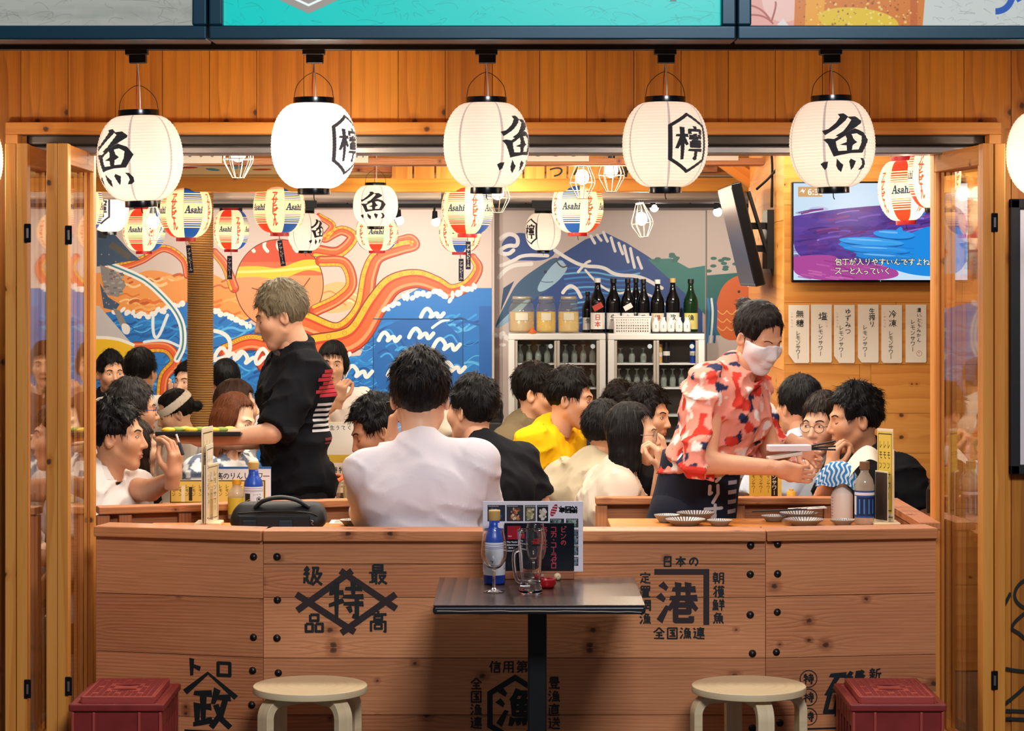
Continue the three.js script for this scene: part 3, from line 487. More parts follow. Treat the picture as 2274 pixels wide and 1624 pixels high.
{
  const t = thing('ashtray', 'small round red plastic ashtray behind the beer mug', 'ashtray', onTable(1213, 1306));
  part('bowl', lathe([[0.0001, 0.001], [0.024, 0], [0.0245, 0.007], [0.0295, 0.011], [0.03, 0.026], [0.0275, 0.0275], [0.0262, 0.024], [0.025, 0.012], [0.0001, 0.008]], 32), mat('#a3141d', 0.25), t);
  for (let i = 0; i < 3; i++) { const a = i * 2.09; part('rest', cyl(0.004, 0.004, 0.012, 8).rotateZ(Math.PI / 2).rotateY(a).translate(Math.cos(a) * 0.026, 0.027, -Math.sin(a) * 0.026), mat('#8d1018', 0.3), t); }
  const b = thing('wooden_ball', 'small round pale wooden ball beside the menu stand', 'ball', onTable(1238, 1289));
  part('ball', new THREE.SphereGeometry(0.0112, 24, 16).translate(0, 0.0112, 0), birchMat, b); part('peg_hole', cyl(0.0014, 0.0014, 0.001, 8).rotateX(1.57).translate(0.002, 0.014, 0.0104), blackMat, b);
}
{ // menu stand with a laminated menu and a dark drinks card
  const D = 7.3, base = onTable(1184, 1292), t = thing('menu_stand', 'wooden menu stand holding a picture menu and a black drinks card', 'menu stand', [base.x, TY, -D]);
  const X = (px) => (px - CX) * D / F - base.x, Y = (py) => EYE - (py - HY) * D / F - TY;
  part('base', rbox(X(1275) - X(1118), 0.024, 0.03, 0.003, (X(1275) + X(1118)) / 2, 0.012, -0.004), woodMat(texCounter, [0.55, 0.45, 0.45]), t, 'dark wooden block with white script lettering');
  const scr = canvas(256, 64, (c) => { c.fillStyle = '#e9e2dc'; c.font = 'italic 46px serif'; c.fillText('Coca-Cola', 20, 46); });
  part('lettering', quad(0.09, 0.0225, X(1180), 0.0125, 0.0118), decalMat(scr), t);
  const mw = X(1295) - X(1072), mh = Y(1115) - Y(1272), Xc = (X(1295) + X(1072)) / 2, tex = canvas(892, 628, (c) => {
    c.scale(4, 4); c.translate(-1072, -1115); c.fillStyle = '#ece6ee'; c.fillRect(1072, 1115, 223, 157);
    reseed(33); const photo = (x, y, w, h, a, b) => { c.fillStyle = a; c.fillRect(x, y, w, h); for (let i = 0; i < 26; i++) { c.fillStyle = b[i % b.length]; c.beginPath(); c.ellipse(x + w / 2 + (rnd() - 0.5) * w * 0.55, y + h / 2 + (rnd() - 0.4) * h * 0.6, 2 + rnd() * 3, 1.5 + rnd() * 2, rnd() * 3, 0, 7); c.fill(); } c.fillStyle = '#d8d4d8'; for (let i = 0; i < 6; i++) c.fillRect(x + 2 + i * 4, y + 2, 3, 1.4); };
    photo(1081, 1122, 40, 37, '#2b3442', ['#3c5a76', '#51667c', '#8a97a4']); photo(1124, 1122, 38, 37, '#3b3a3e', ['#b56a4a', '#d09060', '#8a3f34', '#e5c9a0']); photo(1165, 1122, 25, 37, '#57564e', ['#d6c6a8', '#b59a70', '#8a9a60']); photo(1193, 1122, 25, 37, '#27282c', ['#ded6cc', '#c9b8a0']);
    photo(1222, 1153, 32, 20, '#2c3a3e', ['#4c6a60', '#8f9aa0']); photo(1258, 1153, 28, 20, '#39404a', ['#6b8a70', '#a4b0a8']); for (const y of [1178, 1190, 1214, 1240]) photo(1268, y, 18, y === 1240 ? 20 : 22, '#333c48', ['#7d8f9c', '#56707c']);
    c.fillStyle = '#a8323a'; c.beginPath(); c.ellipse(1231, 1134, 6, 15, 0.4, 0, 7); c.fill(); c.strokeStyle = '#f0dcdc'; c.lineWidth = 1.6; for (let i = 0; i < 5; i++) { c.beginPath(); c.moveTo(1225, 1124 + i * 6); c.lineTo(1238, 1126 + i * 6); c.stroke(); }
    ink(c, '#14151a'); c.save(); c.translate(1284, 1124); c.rotate(Math.PI / 2); glyph(c, '獲', 0, 0, 17, 14, 15); glyph(c, '国', 0, 14, 17, 15, 14); glyph(c, '身', 0, 28, 17, 15, 14); c.restore();
  });
  const face = mat([1, 1, 1], 0.18, { map: tex });
  const lam = part('laminated_menu', rbox(mw, mh, 0.003, 0.0014, Xc, (Y(1115) + Y(1272)) / 2 + 0.001, -0.012), mat('#eeeaf2', 0.2), t, 'white laminated menu with food pictures'); part('print', quad(mw * 0.985, mh * 0.98, Xc, (Y(1115) + Y(1272)) / 2 + 0.001, -0.0102), face, lam);
  const cw = X(1275) - X(1120), ch = Y(1163) - Y(1269), ct = canvas(620, 424, (c) => {
    c.fillStyle = '#10171f'; c.fillRect(0, 0, 620, 424); c.fillStyle = '#a01f2c'; c.fillRect(22, 22, 122, 122); c.fillStyle = '#efe9ea'; c.font = 'bold 15px sans-serif'; c.fillText('Zero', 30, 120); c.font = 'bold 21px sans-serif'; ['The Taste', 'Adventure Starts', '– Zero –', 'Coca-Cola Zero'].forEach((s, i) => c.fillText(s, 16, 176 + i * 26));
    ink(c, '#b9404c'); column(c, 'ビンの', 500, 26, 56, 60, 14); column(c, 'コカ・コ|ラゼロ', 412, 26, 56, 47, 14); column(c, 'あります', 330, 26, 56, 58, 13);
  });
  const card = part('drinks_card', rbox(cw, ch, 0.004, 0.001, (X(1275) + X(1120)) / 2, (Y(1163) + Y(1269)) / 2 + 0.002, 0.002), mat('#11171d', 0.2), t, 'black card with red vertical lettering'); part('print', quad(cw * 0.985, ch * 0.98, (X(1275) + X(1120)) / 2, (Y(1163) + Y(1269)) / 2 + 0.002, 0.0043), mat([1, 1, 1], 0.18, { map: ct }), card);
}

// ---------- stools and beer crates ----------
function stool(label, px, turn) {
  const D = 7.3, R = 0.175, y = 0.431, t = thing('stool', label, 'stool', [(px - CX) * D / F, 0, -D], null); t.rotation.y = turn;
  part('seat', lathe([[0.0001, y], [R - 0.003, y], [R, y - 0.003], [R, y - 0.02], [R - 0.002, y - 0.022], [0.0001, y - 0.022]], 64), birchMat, t);
  const sh = new THREE.Shape(), th = 0.023, ro = 0.06; // bent-wood leg: flat under the seat, curved knee, straight down
  sh.moveTo(0, 0); sh.lineTo(0.1, 0); sh.absarc(0.1, -ro, ro, Math.PI / 2, 0, true); sh.lineTo(0.1 + ro, -y + 0.022); sh.lineTo(0.1 + ro - th, -y + 0.022); sh.lineTo(0.1 + ro - th, -ro); sh.absarc(0.1, -ro, ro - th, 0, Math.PI / 2, false); sh.lineTo(0, -th); sh.closePath();
  const leg = new THREE.ExtrudeGeometry(sh, { depth: 0.048, bevelEnabled: true, bevelSize: 0.0015, bevelThickness: 0.0015, bevelSegments: 1, curveSegments: 12 }).translate(0.018, y - 0.0235, -0.024);
  for (let i = 0; i < 4; i++) { const o = part('leg', leg, birchMat, t); o.rotation.y = i * Math.PI / 2; }
  return t;
}
stool('round birch stool with bent legs, between the red crate and the table', 689, 0.72);
stool('round birch stool with bent legs, right of the standing table', 1663, 0.2);
function crate(label, x0, x1) {
  const D = 7.15, X0 = (x0 - CX) * D / F, X1 = (x1 - CX) * D / F, w = X1 - X0, d = 0.37, h = 0.402, m = mat('#9c3632', 0.42, { map: speckle(9, [205, 190, 190], [255, 250, 250], 64) }), m2 = mat('#b24a42', 0.45);
  const t = thing('beer_crate', label, 'crate', [(X0 + X1) / 2, 0, -D - d / 2]), yw = h - 0.004;
  part('rim', [rbox(w, 0.022, 0.022, 0.005, 0, yw - 0.011, d / 2 - 0.011), rbox(w, 0.022, 0.022, 0.005, 0, yw - 0.011, -d / 2 + 0.011), rbox(0.021, 0.0215, d - 0.03, 0.004, w / 2 - 0.0115, yw - 0.0115, 0), rbox(0.021, 0.0215, d - 0.03, 0.004, -w / 2 + 0.0115, yw - 0.0115, 0)], m, t);
  for (const s of [-1, 1]) { part('end_wall', [rbox(w - 0.03, yw - 0.02, 0.008, 0.003, 0, (yw - 0.02) / 2, s * (d / 2 - 0.014))], m, t); for (const x of [-1, -0.52, 0.52, 1]) part('rib', rbox(0.009, yw - 0.024, 0.016, 0.003, x * (w / 2 - 0.012), (yw - 0.024) / 2, s * (d / 2 - 0.01)), m2, t); }
  for (const s of [-1, 1]) { for (let i = 0; i < 6; i++) part('side_post', rbox(0.012, yw - 0.024, 0.03, 0.003, s * (w / 2 - 0.014), (yw - 0.024) / 2, -d / 2 + 0.028 + i * (d - 0.056) / 5), m, t); part('side_rail', rbox(0.01, 0.05, d - 0.03, 0.003, s * (w / 2 - 0.014), yw - 0.05, 0), m, t); part('side_rail', rbox(0.01, 0.1, d - 0.03, 0.003, s * (w / 2 - 0.014), 0.06, 0), m, t); }
  part('floor', rbox(w - 0.03, 0.01, d - 0.03, 0.003, 0, 0.01, 0), m, t); part('divider', box(w - 0.05, 0.2, 0.006, 0, 0.12, 0), m, t);
  for (const s of [-1, 1]) for (let i = 0; i < 13; i++) part('rim_slat', box(0.026, 0.004, 0.005, s * (w / 2 - 0.028), yw - 0.004, -d / 2 + 0.03 + i * (d - 0.06) / 12), m2, t);
  const lw = w - 0.07, ld = d - 0.05, ly = h + 0.014, lid = part('lid_frame', [rbox(lw, 0.022, 0.008, 0.003, 0, h + 0.005, ld / 2), rbox(lw, 0.022, 0.008, 0.003, 0, h + 0.005, -ld / 2), rbox(0.008, 0.022, ld, 0.003, lw / 2, h + 0.005, 0), rbox(0.008, 0.022, ld, 0.003, -lw / 2, h + 0.005, 0)], m2, t);
  const shape = new THREE.Shape(); shape.moveTo(-lw / 2, -ld / 2); shape.lineTo(lw / 2, -ld / 2); shape.lineTo(lw / 2, ld / 2); shape.lineTo(-lw / 2, ld / 2); shape.closePath();
  const hole = (cx, cy, a, b, round) => { const p = new THREE.Path(); if (round) p.absellipse(cx, cy, a, b, 0, Math.PI * 2); else { p.moveTo(cx - a, cy - b); p.lineTo(cx + a, cy - b); p.lineTo(cx + a, cy + b); p.lineTo(cx - a, cy + b); p.closePath(); } shape.holes.push(p); };
  hole(0, 0.04, 0.04, 0.02, true); hole(0, -0.04, 0.04, 0.02, true); const nx = 12, nz = 14;
  for (let i = 0; i < nx; i++) for (let j = 0; j < nz; j++) { const cx = (i + 0.5) / nx * (lw - 0.012) - lw / 2 + 0.006, cy = (j + 0.5) / nz * (ld - 0.012) - ld / 2 + 0.006; if (Math.min(Math.hypot(cx / 0.053, (cy - 0.04) / 0.036), Math.hypot(cx / 0.053, (cy + 0.04) / 0.036)) < 1.02) continue; const solid = (i % 4 === 1 && j % 5 === 2); if (!solid) hole(cx, cy, 0.0076, 0.0092); }
  part('lid_grid', new THREE.ExtrudeGeometry(shape, { depth: 0.005, bevelEnabled: false }).rotateX(-Math.PI / 2).translate(0, ly - 0.003, 0), m2, lid);
  return t;
}
crate('dark red plastic beer crate with grid lid, beside the left folding doors', 152, 364);
crate('dark red plastic beer crate with grid lid, beside the right folding doors', 1888, 2103);
// ---------- paper lanterns ----------
function lanternProfile(R, H, r0, r1) { // body from y = 0 (bottom) to H, ribbed
  const pts = [], n = 112; for (let i = 0; i <= n; i++) { const v = i / n, u = 2 * v - 1, e = Math.pow(1 - Math.pow(Math.abs(u), 2.15), 0.56), edge = u < 0 ? r1 : r0, r = edge + (R - edge) * e; pts.push([r + 0.013 * R * (Math.abs(((i / n * 28) % 1) - 0.5) * 2 - 0.5), v * H]); }
  return pts;
}
const paperBase = (c, W, H, tone) => { c.fillStyle = tone; c.fillRect(0, 0, W, H); for (let i = 0; i < 28; i++) { c.fillStyle = 'rgba(140,105,85,0.2)'; c.fillRect(0, (i + 0.96) * H / 28, W, 1.6); } };
const seam = (c, W, H, n, s = 'rgba(96,92,110,.4)', w = 10) => { c.fillStyle = s; for (let i = 0; i < n; i++) c.fillRect((i + 0.5) / n * W - w / 2, 0, w, H); };
const brushFish = (c) => { // broad brush fish character as filled strokes
  const sh = (...q) => { c.moveTo(q[0], q[1]); for (let i = 2; i < q.length; i += 2) c.lineTo(q[i], q[i + 1]); c.closePath(); }, done = () => c.fill('evenodd');
  c.beginPath(); sh(730, 400, 810, 390, 865, 435, 820, 490, 700, 600, 570, 690, 535, 630, 610, 605, 700, 520, 755, 440); done();
  c.beginPath(); sh(850, 440, 970, 432, 1050, 490, 1045, 520, 960, 575, 905, 610, 830, 650, 740, 720, 690, 700, 780, 640, 850, 550, 900, 480); done();
  c.beginPath(); sh(550, 750, 600, 735, 670, 745, 760, 690, 850, 640, 930, 600, 1050, 650, 1125, 760, 1070, 860, 1030, 935, 870, 940, 740, 965, 665, 985, 630, 890, 600, 810); sh(690, 780, 805, 700, 820, 740, 815, 790, 735, 825, 815, 835, 820, 905, 720, 910, 700, 850); sh(880, 680, 950, 668, 1020, 710, 1010, 800, 970, 890, 880, 895, 890, 830, 950, 790, 905, 750); done();
  c.beginPath(); sh(500, 1080, 540, 1055, 595, 1050, 580, 1130, 545, 1165, 515, 1110); sh(700, 1010, 740, 1060, 785, 1100, 765, 1195, 720, 1160, 695, 1110); sh(875, 1015, 950, 1050, 930, 1130, 905, 1170, 880, 1120, 855, 1050); sh(1010, 1005, 1060, 1010, 1110, 1070, 1115, 1130, 1080, 1160, 1020, 1165, 1060, 1100, 1045, 1050); done();
};
const fishTex = canvas(1024, 512, (c, W, H) => { paperBase(c, W, H, '#fff6ea'); seam(c, W, H, 6); ink(c, '#1b1c22'); c.save(); c.translate(408, 84); c.scale(0.33, 0.43); c.translate(-500, -390); brushFish(c); c.restore(); });
const hexTex = canvas(1024, 512, (c, W, H) => { paperBase(c, W, H, '#fff6ea'); seam(c, W, H, 6); ink(c, '#1b1c22'); c.lineWidth = 17; c.lineJoin = 'round'; c.beginPath(); for (const [x, y] of [[512, 82], [594, 152], [594, 352], [512, 424], [430, 352], [430, 152]]) c.lineTo(x, y); c.closePath(); c.stroke(); glyph(c, '檸', 448, 146, 130, 13, 216, 1); });
const beerTex = canvas(2048, 512, (c, W, H) => {
  paperBase(c, W, H, '#fff3d6'); const pw = W / 8, red = '#d63a22', blue = '#1550b4', navy = '#123a66';
  for (let k = 0; k < 8; k++) {
    const x = k * pw;
    if (k % 2 === 0) { c.fillStyle = '#fff8e6'; c.fillRect(x, 0, pw, H); ink(c, '#d2452a'); column(c, 'アサヒビ|ル', x + pw / 2 - 40, 92, 80, 55, 16); continue; }
    const cc = k % 4 === 1 ? blue : red; c.fillStyle = cc; c.fillRect(x + 3, 0, pw - 6, 92); c.fillRect(x + 3, 420, pw - 6, 92);
    [[102, 13], [123, 11], [144, 8], [164, 6], [182, 4]].forEach(([y, t]) => { c.fillRect(x + 3, y, pw - 6, t); c.fillRect(x + 3, H - y - t, pw - 6, t); });
    c.fillStyle = navy; c.save(); c.translate(x + 18, 282); c.transform(1, 0, -0.22, 1, 0, 0); c.strokeStyle = navy; c.lineWidth = 5; c.font = 'bold 96px serif'; c.fillText('A', -4, 0); c.strokeText('A', -4, 0); c.font = 'bold 78px serif'; c.fillText('sahi', 66, 0); c.strokeText('sahi', 66, 0); c.restore();
  }
  c.fillStyle = 'rgba(130,90,50,.35)'; for (let k = 0; k < 8; k++) c.fillRect(k * pw - 2, 0, 4, H);
});
const paperOf = (tex, k, tint = [0.8, 0.765, 0.77]) => new THREE.MeshPhysicalMaterial({ color: col(tint), map: tex, roughness: 1, transmission: 0.55, thickness: 0, emissive: col([1, 0.86, 0.7]), emissiveMap: tex, emissiveIntensity: k });
const shadeWhite = paperOf(fishTex, 0.1), shadeHex = paperOf(hexTex, 0.1), shadeBeer = paperOf(beerTex, 0.28, [1, 0.9, 0.7]), shadeFishIn = paperOf(fishTex, 0.35), shadeHexIn = paperOf(hexTex, 0.35);
const ceilingAt = (D) => (D < 12.43 ? 2.55 : 2.19);
function lantern(o) { // o: name, label, px, top, bottom (photo rows of the paper), width, D, shade, ring, turn, power, hangTo, adapter, tag
  const c = P(o.px, o.bottom, o.D), H = M(o.bottom - o.top, o.D), R = M(o.width, o.D) / 2, r0 = R * 0.47, r1 = R * 0.37, t = thing(o.name, o.label, 'lantern', c, o.group), ring = o.ring ?? blackGloss, rh = H * 0.075;
  if (o.tilt) t.rotation.z = o.tilt;
  const sh = part('lantern_shade', lathe(lanternProfile(R, H, r0 * 0.97, r1 * 0.97), 64), o.shade, t); sh.rotation.y = Math.PI + (o.turn ?? 0);
  const band = (r, y, h) => lathe([[r, y], [r, y + h], [r * 0.94, y + h], [r * 0.94, y], [r, y]], 40);
  part('top_ring', band(r0 * 1.02, H - rh * 0.1, rh), ring, t); part('bottom_ring', band(r1 * 1.03, -rh * 0.9, rh), ring, t);
  if (o.bail !== false) part('bail_wire', tube([[-r0, H + rh * 0.6, 0], [-r0 * 0.8, H + R * 0.45, 0], [0, H + R * 0.72, 0], [r0 * 0.8, H + R * 0.45, 0], [r0, H + rh * 0.6, 0]], R * 0.009, 26, 5), wireMat, t);
  const up = (o.adapter ? o.hangTo : ceilingAt(o.D) - M(34, o.D)) - c.y; // height of the fitting above the paper's lower end
  part('cord', tube([[0.004, H * 0.8, 0], [0.005, (H + up) / 2, 0.002], [0, up, 0]], R * 0.018, 10, 5), cordWhite, t); part('cord', tube([[-0.006, H * 0.8, 0.002], [-0.005, (H + up) / 2 - 0.01, -0.003], [0, up, 0]], R * 0.014, 10, 5), cordRed, t);
  part('track_adapter', [rbox(M(38, o.D), M(24, o.D), 0.03, 0.003, 0.003, up + M(10, o.D), 0), rbox(M(50, o.D), M(18, o.D), 0.034, 0.003, 0, up + M(26, o.D), 0)], blackMat, t);
  part('bulb', new THREE.SphereGeometry(R * 0.22, 16, 12).translate(0, H * 0.36, 0), glow(LAMPC, 4), t);
  part('hook', tube([[0, -rh * 0.4, 0], [0.001, -rh * 1.6, 0], [0.004, -rh * 1.9, 0]], R * 0.012, 8, 5), wireMat, t);
  const l = new THREE.PointLight(LAMPC, o.power); l.position.set(c.x, c.y + H * 0.36, c.z); l.shadow.radius = R * 8; l.castShadow = true; l.name = 'lantern_light'; scene.add(l);
  if (o.tagLen) { const w = M(11, o.D), h = M(o.tagLen, o.D), tx = beerTag, g = part('paper_tag', box(w, h, 0.002), mat('#141c3c', 0.6), t, 'dark blue strip with white lettering'); g.position.set(o.tagDx ?? 0.004, -rh - M(8, o.D) - h / 2, 0); g.rotation.z = o.tagTilt ?? 0; part('print', quad(w, h, 0, 0, 0.0014), mat([1, 1, 1], 0.6, { map: tx }), g); part('tag_string', bar(V(0, -rh * 0.5, 0), V(o.tagDx ?? 0.004, -rh - M(8, o.D), 0), 0.0012, 5), cordWhite, t); }
  return t;
}
const beerTag = canvas(64, 384, (c) => { c.fillStyle = '#141b3e'; c.fillRect(0, 0, 64, 384); ink(c, '#f2efe6'); column(c, 'アサヒビ|ル', 9, 40, 46, 54, 13); });
{
  const D = 7.3, trackY = 2.3725, g = 'white lanterns along the shop front';
  const base = { name: 'paper_lantern', D, hangTo: 2.335, adapter: true, width: 190 };
  lantern({ ...base, label: 'white paper lantern with a fish character facing the left folding doors', px: 314, top: 258, bottom: 447, shade: shadeWhite, turn: -0.62, power: 0.09, tilt: 0.03 });
  lantern({ ...base, label: 'brightest white paper lantern, overlapping the red and blue lantern with a tag', px: 697, top: 230, bottom: 419, shade: shadeHex, turn: 1.08, power: 0.5 });
  lantern({ ...base, label: 'white paper lantern with a fish character turned sideways, above the white shirted man', px: 1080, top: 229, bottom: 417, shade: shadeWhite, turn: 0.92, power: 0.09 });
  lantern({ ...base, label: 'white paper lantern with a character inside a hexagon, above the bottle fridge', px: 1477, top: 228, bottom: 416, shade: shadeHex, turn: 0.56, power: 0.09 });
  lantern({ ...base, label: 'white paper lantern with a fish character in front of the television', px: 1850, top: 226, bottom: 416, shade: shadeWhite, turn: 0.2, power: 0.085, tilt: 0.02 });
  lantern({ ...base, label: 'white paper lantern beyond the outer edge of the left doors', px: -90, top: 262, bottom: 450, shade: shadeWhite, turn: 2.6, power: 0.2 });
  lantern({ ...base, label: 'white paper lantern hanging before the framed notice board', px: 2331, top: 248, bottom: 436, shade: shadeWhite, turn: 2.9, power: 0.2 });
  const tr = thing('lighting_track', 'long black lighting track that carries the shop front lanterns', 'track', [0, trackY, -D]);
  part('rail', rbox(4.3, 0.028, 0.035, 0.003, 0, 0.014, 0), blackMat, tr); for (const x of [-1.8, -0.6, 0.6, 1.8]) part('bracket', box(0.03, 0.03, 0.03, x, 0.04, 0), blackMat, tr);
}
{
  const B = { name: 'striped_lantern', ring: redMat, shade: shadeBeer, D: 12.4, width: 115, power: 0.11, hangTo: 2.36 };
  const T = (k) => -(k + 0.5 - 4) / 8 * Math.PI * 2; // turns panel k to the front
  lantern({ ...B, label: 'red and blue striped paper lantern hanging in front of the rope column', px: 413, top: 409, bottom: 528, turn: T(0.45), tagLen: 62, tagDx: 0.02, tagTilt: 0.1 });
  lantern({ ...B, label: 'striped paper lantern just below the brightest white lantern', px: 620, top: 407, bottom: 517, turn: T(0.1), tagLen: 58, tagDx: 0.012, tagTilt: 0.15 });
  lantern({ ...B, label: 'striped paper lantern right below the sideways fish lantern', px: 1038, top: 408, bottom: 520, turn: T(7.6), tagLen: 62, tagDx: 0.004 });
  lantern({ ...B, label: 'striped paper lantern beside the two caged bulbs', px: 1283, top: 404, bottom: 517, turn: T(1.4) });
  lantern({ ...B, label: 'striped paper lantern seen through the left door glass', px: 172, top: 400, bottom: 520, turn: T(3) });
  const C = { ...B, D: 15, width: 95, hangTo: 2.16 };
  lantern({ ...C, label: 'striped paper lantern beside the swordsman of the mural', px: 320, top: 465, bottom: 558, turn: T(7.4) });
  lantern({ ...C, label: 'striped paper lantern half hidden below the small fish lantern', px: 837, top: 476, bottom: 557, turn: T(7.0) });
  lantern({ ...C, label: 'striped paper lantern partly behind another, over the octopus arm tip', px: 1022, top: 470, bottom: 560, turn: T(1), tagLen: 50, tagDx: 0.006 });
  lantern({ ...C, D: 17.6, width: 80, label: 'small striped paper lantern between the rope column and the octopus head', px: 513, top: 467, bottom: 554, turn: T(7.3), tagLen: 52, tagDx: -0.01 });
  const E = { ...B, D: 9.3, width: 118, power: 0.07, hangTo: 2.42 };
  lantern({ ...E, label: 'striped paper lantern in front of the television', px: 2012, top: 357, bottom: 490, turn: T(7.4), tilt: 0.05 });
  lantern({ ...E, D: 8.9, label: 'striped paper lantern half behind the right folding door', px: 2075, top: 318, bottom: 462, turn: T(0.9), ring: blackGloss });
  const Wt = { name: 'paper_lantern', D: 13.8, width: 100, power: 0.09, hangTo: 2.13 };
  lantern({ ...Wt, D: 12.2, hangTo: 2.36, label: 'smaller white fish character lantern over the octopus arms', px: 834, top: 412, bottom: 503, shade: shadeFishIn, turn: -0.1 });
  lantern({ ...Wt, label: 'white lantern with hexagon character beside the left door post', px: 243, top: 412, bottom: 515, width: 86, shade: shadeHexIn, turn: -0.35 });
  lantern({ ...Wt, D: 16.8, width: 80, label: 'small white lantern with fish character right of the octopus head', px: 678, top: 474, bottom: 557, shade: shadeFishIn, turn: 0.95 });
  lantern({ ...Wt, D: 16.8, width: 80, label: 'small white lantern with hexagon character above the painted tuna', px: 1206, top: 474, bottom: 556, shade: shadeHexIn, turn: -0.9 });
}
// ---------- caged bulbs and track spots ----------
function cageLamp(label, px, py, D, len, power, tilt = 0) {
  const c = P(px, py, D), t = thing('cage_lamp', label, 'lamp', c, 'caged bulbs under the ceiling'), R = 0.062; t.rotation.z = tilt;
  part('bulb', new THREE.SphereGeometry(0.033, 20, 14).scale(1, 1.15, 1).translate(0, 0.01, 0), glow([1, 0.9, 0.72], 4), t);
  part('socket', cyl(0.016, 0.02, 0.035, 16, 0, 0.075, 0), mat('#2a2622', 0.5), t); part('collar', cyl(0.024, 0.024, 0.01, 20, 0, 0.095, 0), mat('#d9cfc0', 0.4, { metalness: 0.5 }), t);
  for (let i = 0; i < 9; i++) { const a = i / 9 * Math.PI * 2, q = (r, y) => V(Math.cos(a) * r, y, Math.sin(a) * r); part('cage_wire', tube([q(0.022, 0.094), q(0.04, 0.05), q(R, -0.015), q(0.045, -0.055), q(0.024, -0.092)], 0.0018, 12, 4), mat('#a89c86', 0.4), t); }
  for (const [r, y] of [[R, -0.015], [0.024, -0.092]]) part('cage_ring', new THREE.TorusGeometry(r, 0.002, 5, 28).rotateX(Math.PI / 2).translate(0, y, 0), mat('#a89c86', 0.4), t);
  part('cord', bar(V(0, 0.095, 0), V(0, (ceilingAt(D) - c.y) / Math.cos(tilt), 0), 0.0028, 6), blackMat, t);
  const l = new THREE.PointLight(col([1, 0.85, 0.62]), power); l.position.set(c.x, c.y + 0.01, c.z); l.shadow.radius = 1.5; l.castShadow = true; l.name = 'cage_lamp_light'; scene.add(l);
}
cageLamp('caged bulb overlapping the striped lantern, lower of the close pair', 1293, 398, 11.4, 0.3, 0.8);
cageLamp('caged bulb hanging above its neighbour, higher of the close pair', 1357, 382, 11.0, 0.3, 0.8);
cageLamp('caged bulb hung low in front of the painted mountain', 1425, 490, 13.2, 0.21, 0.8, 0.12);
cageLamp('caged bulb beside the striped lantern by the swordsman', 340, 497, 13.2, 0.22, 0.8);
cageLamp('caged bulb peeking out just below the steel door track', 529, 345, 9.6, 0.1, 1.2);
cageLamp('caged bulb behind the sideways fish lantern', 1105, 432, 12.0, 0.2, 1.0);
{
  const D = 17.4, y = P(0, 457, D).y, tr = thing('spot_track', 'thin black spotlight track before the mural wall', 'track', [-0.2, y, -D]);
  part('rail', rbox(4.6, 0.03, 0.03, 0.003, -0.2, 0, 0), blackMat, tr); for (const x of [-2.2, -1, 0.3, 1.5]) part('stem', bar(V(x, 0, 0), V(x, 2.19 - y, 0), 0.006), blackMat, tr);
  for (const [px, py, dx, label] of [[372, 488, -0.2, 'black track spotlight between the striped lanterns on the mural side'], [887, 490, -0.4, 'black track spotlight beside the smaller fish lantern'], [968, 493, -0.3, 'black track spotlight left of the octopus arm tip'], [1453, 461, 0.1, 'black track spotlight right of the low caged bulb'], [1594, 471, 0.6, 'black track spotlight beside the sideways television']]) {
    const c = P(px, py, D), t = thing('track_spotlight', label, 'spotlight', c), hy = y - c.y - 0.015;
    part('arm', bar(V(-0.01, hy, 0), V(-0.012, 0.07, 0), 0.008), blackMat, t); part('holder', cyl(0.018, 0.022, 0.06, 14, -0.008, 0.05, -0.01), blackMat, t); part('bulb', new THREE.SphereGeometry(0.033, 18, 12).translate(0, 0, -0.01), glow([0.95, 0.97, 1], 5), t);
    const s = new THREE.SpotLight(col([1, 0.9, 0.78]), 7, 0, 0.95, 0.8); s.position.set(c.x, c.y - 0.0, c.z - 0.01); s.target.position.set(c.x + dx, 1.2, -19.3); s.name = 'spotlight_light'; s.castShadow = true; scene.add(s, s.target);
  }
}

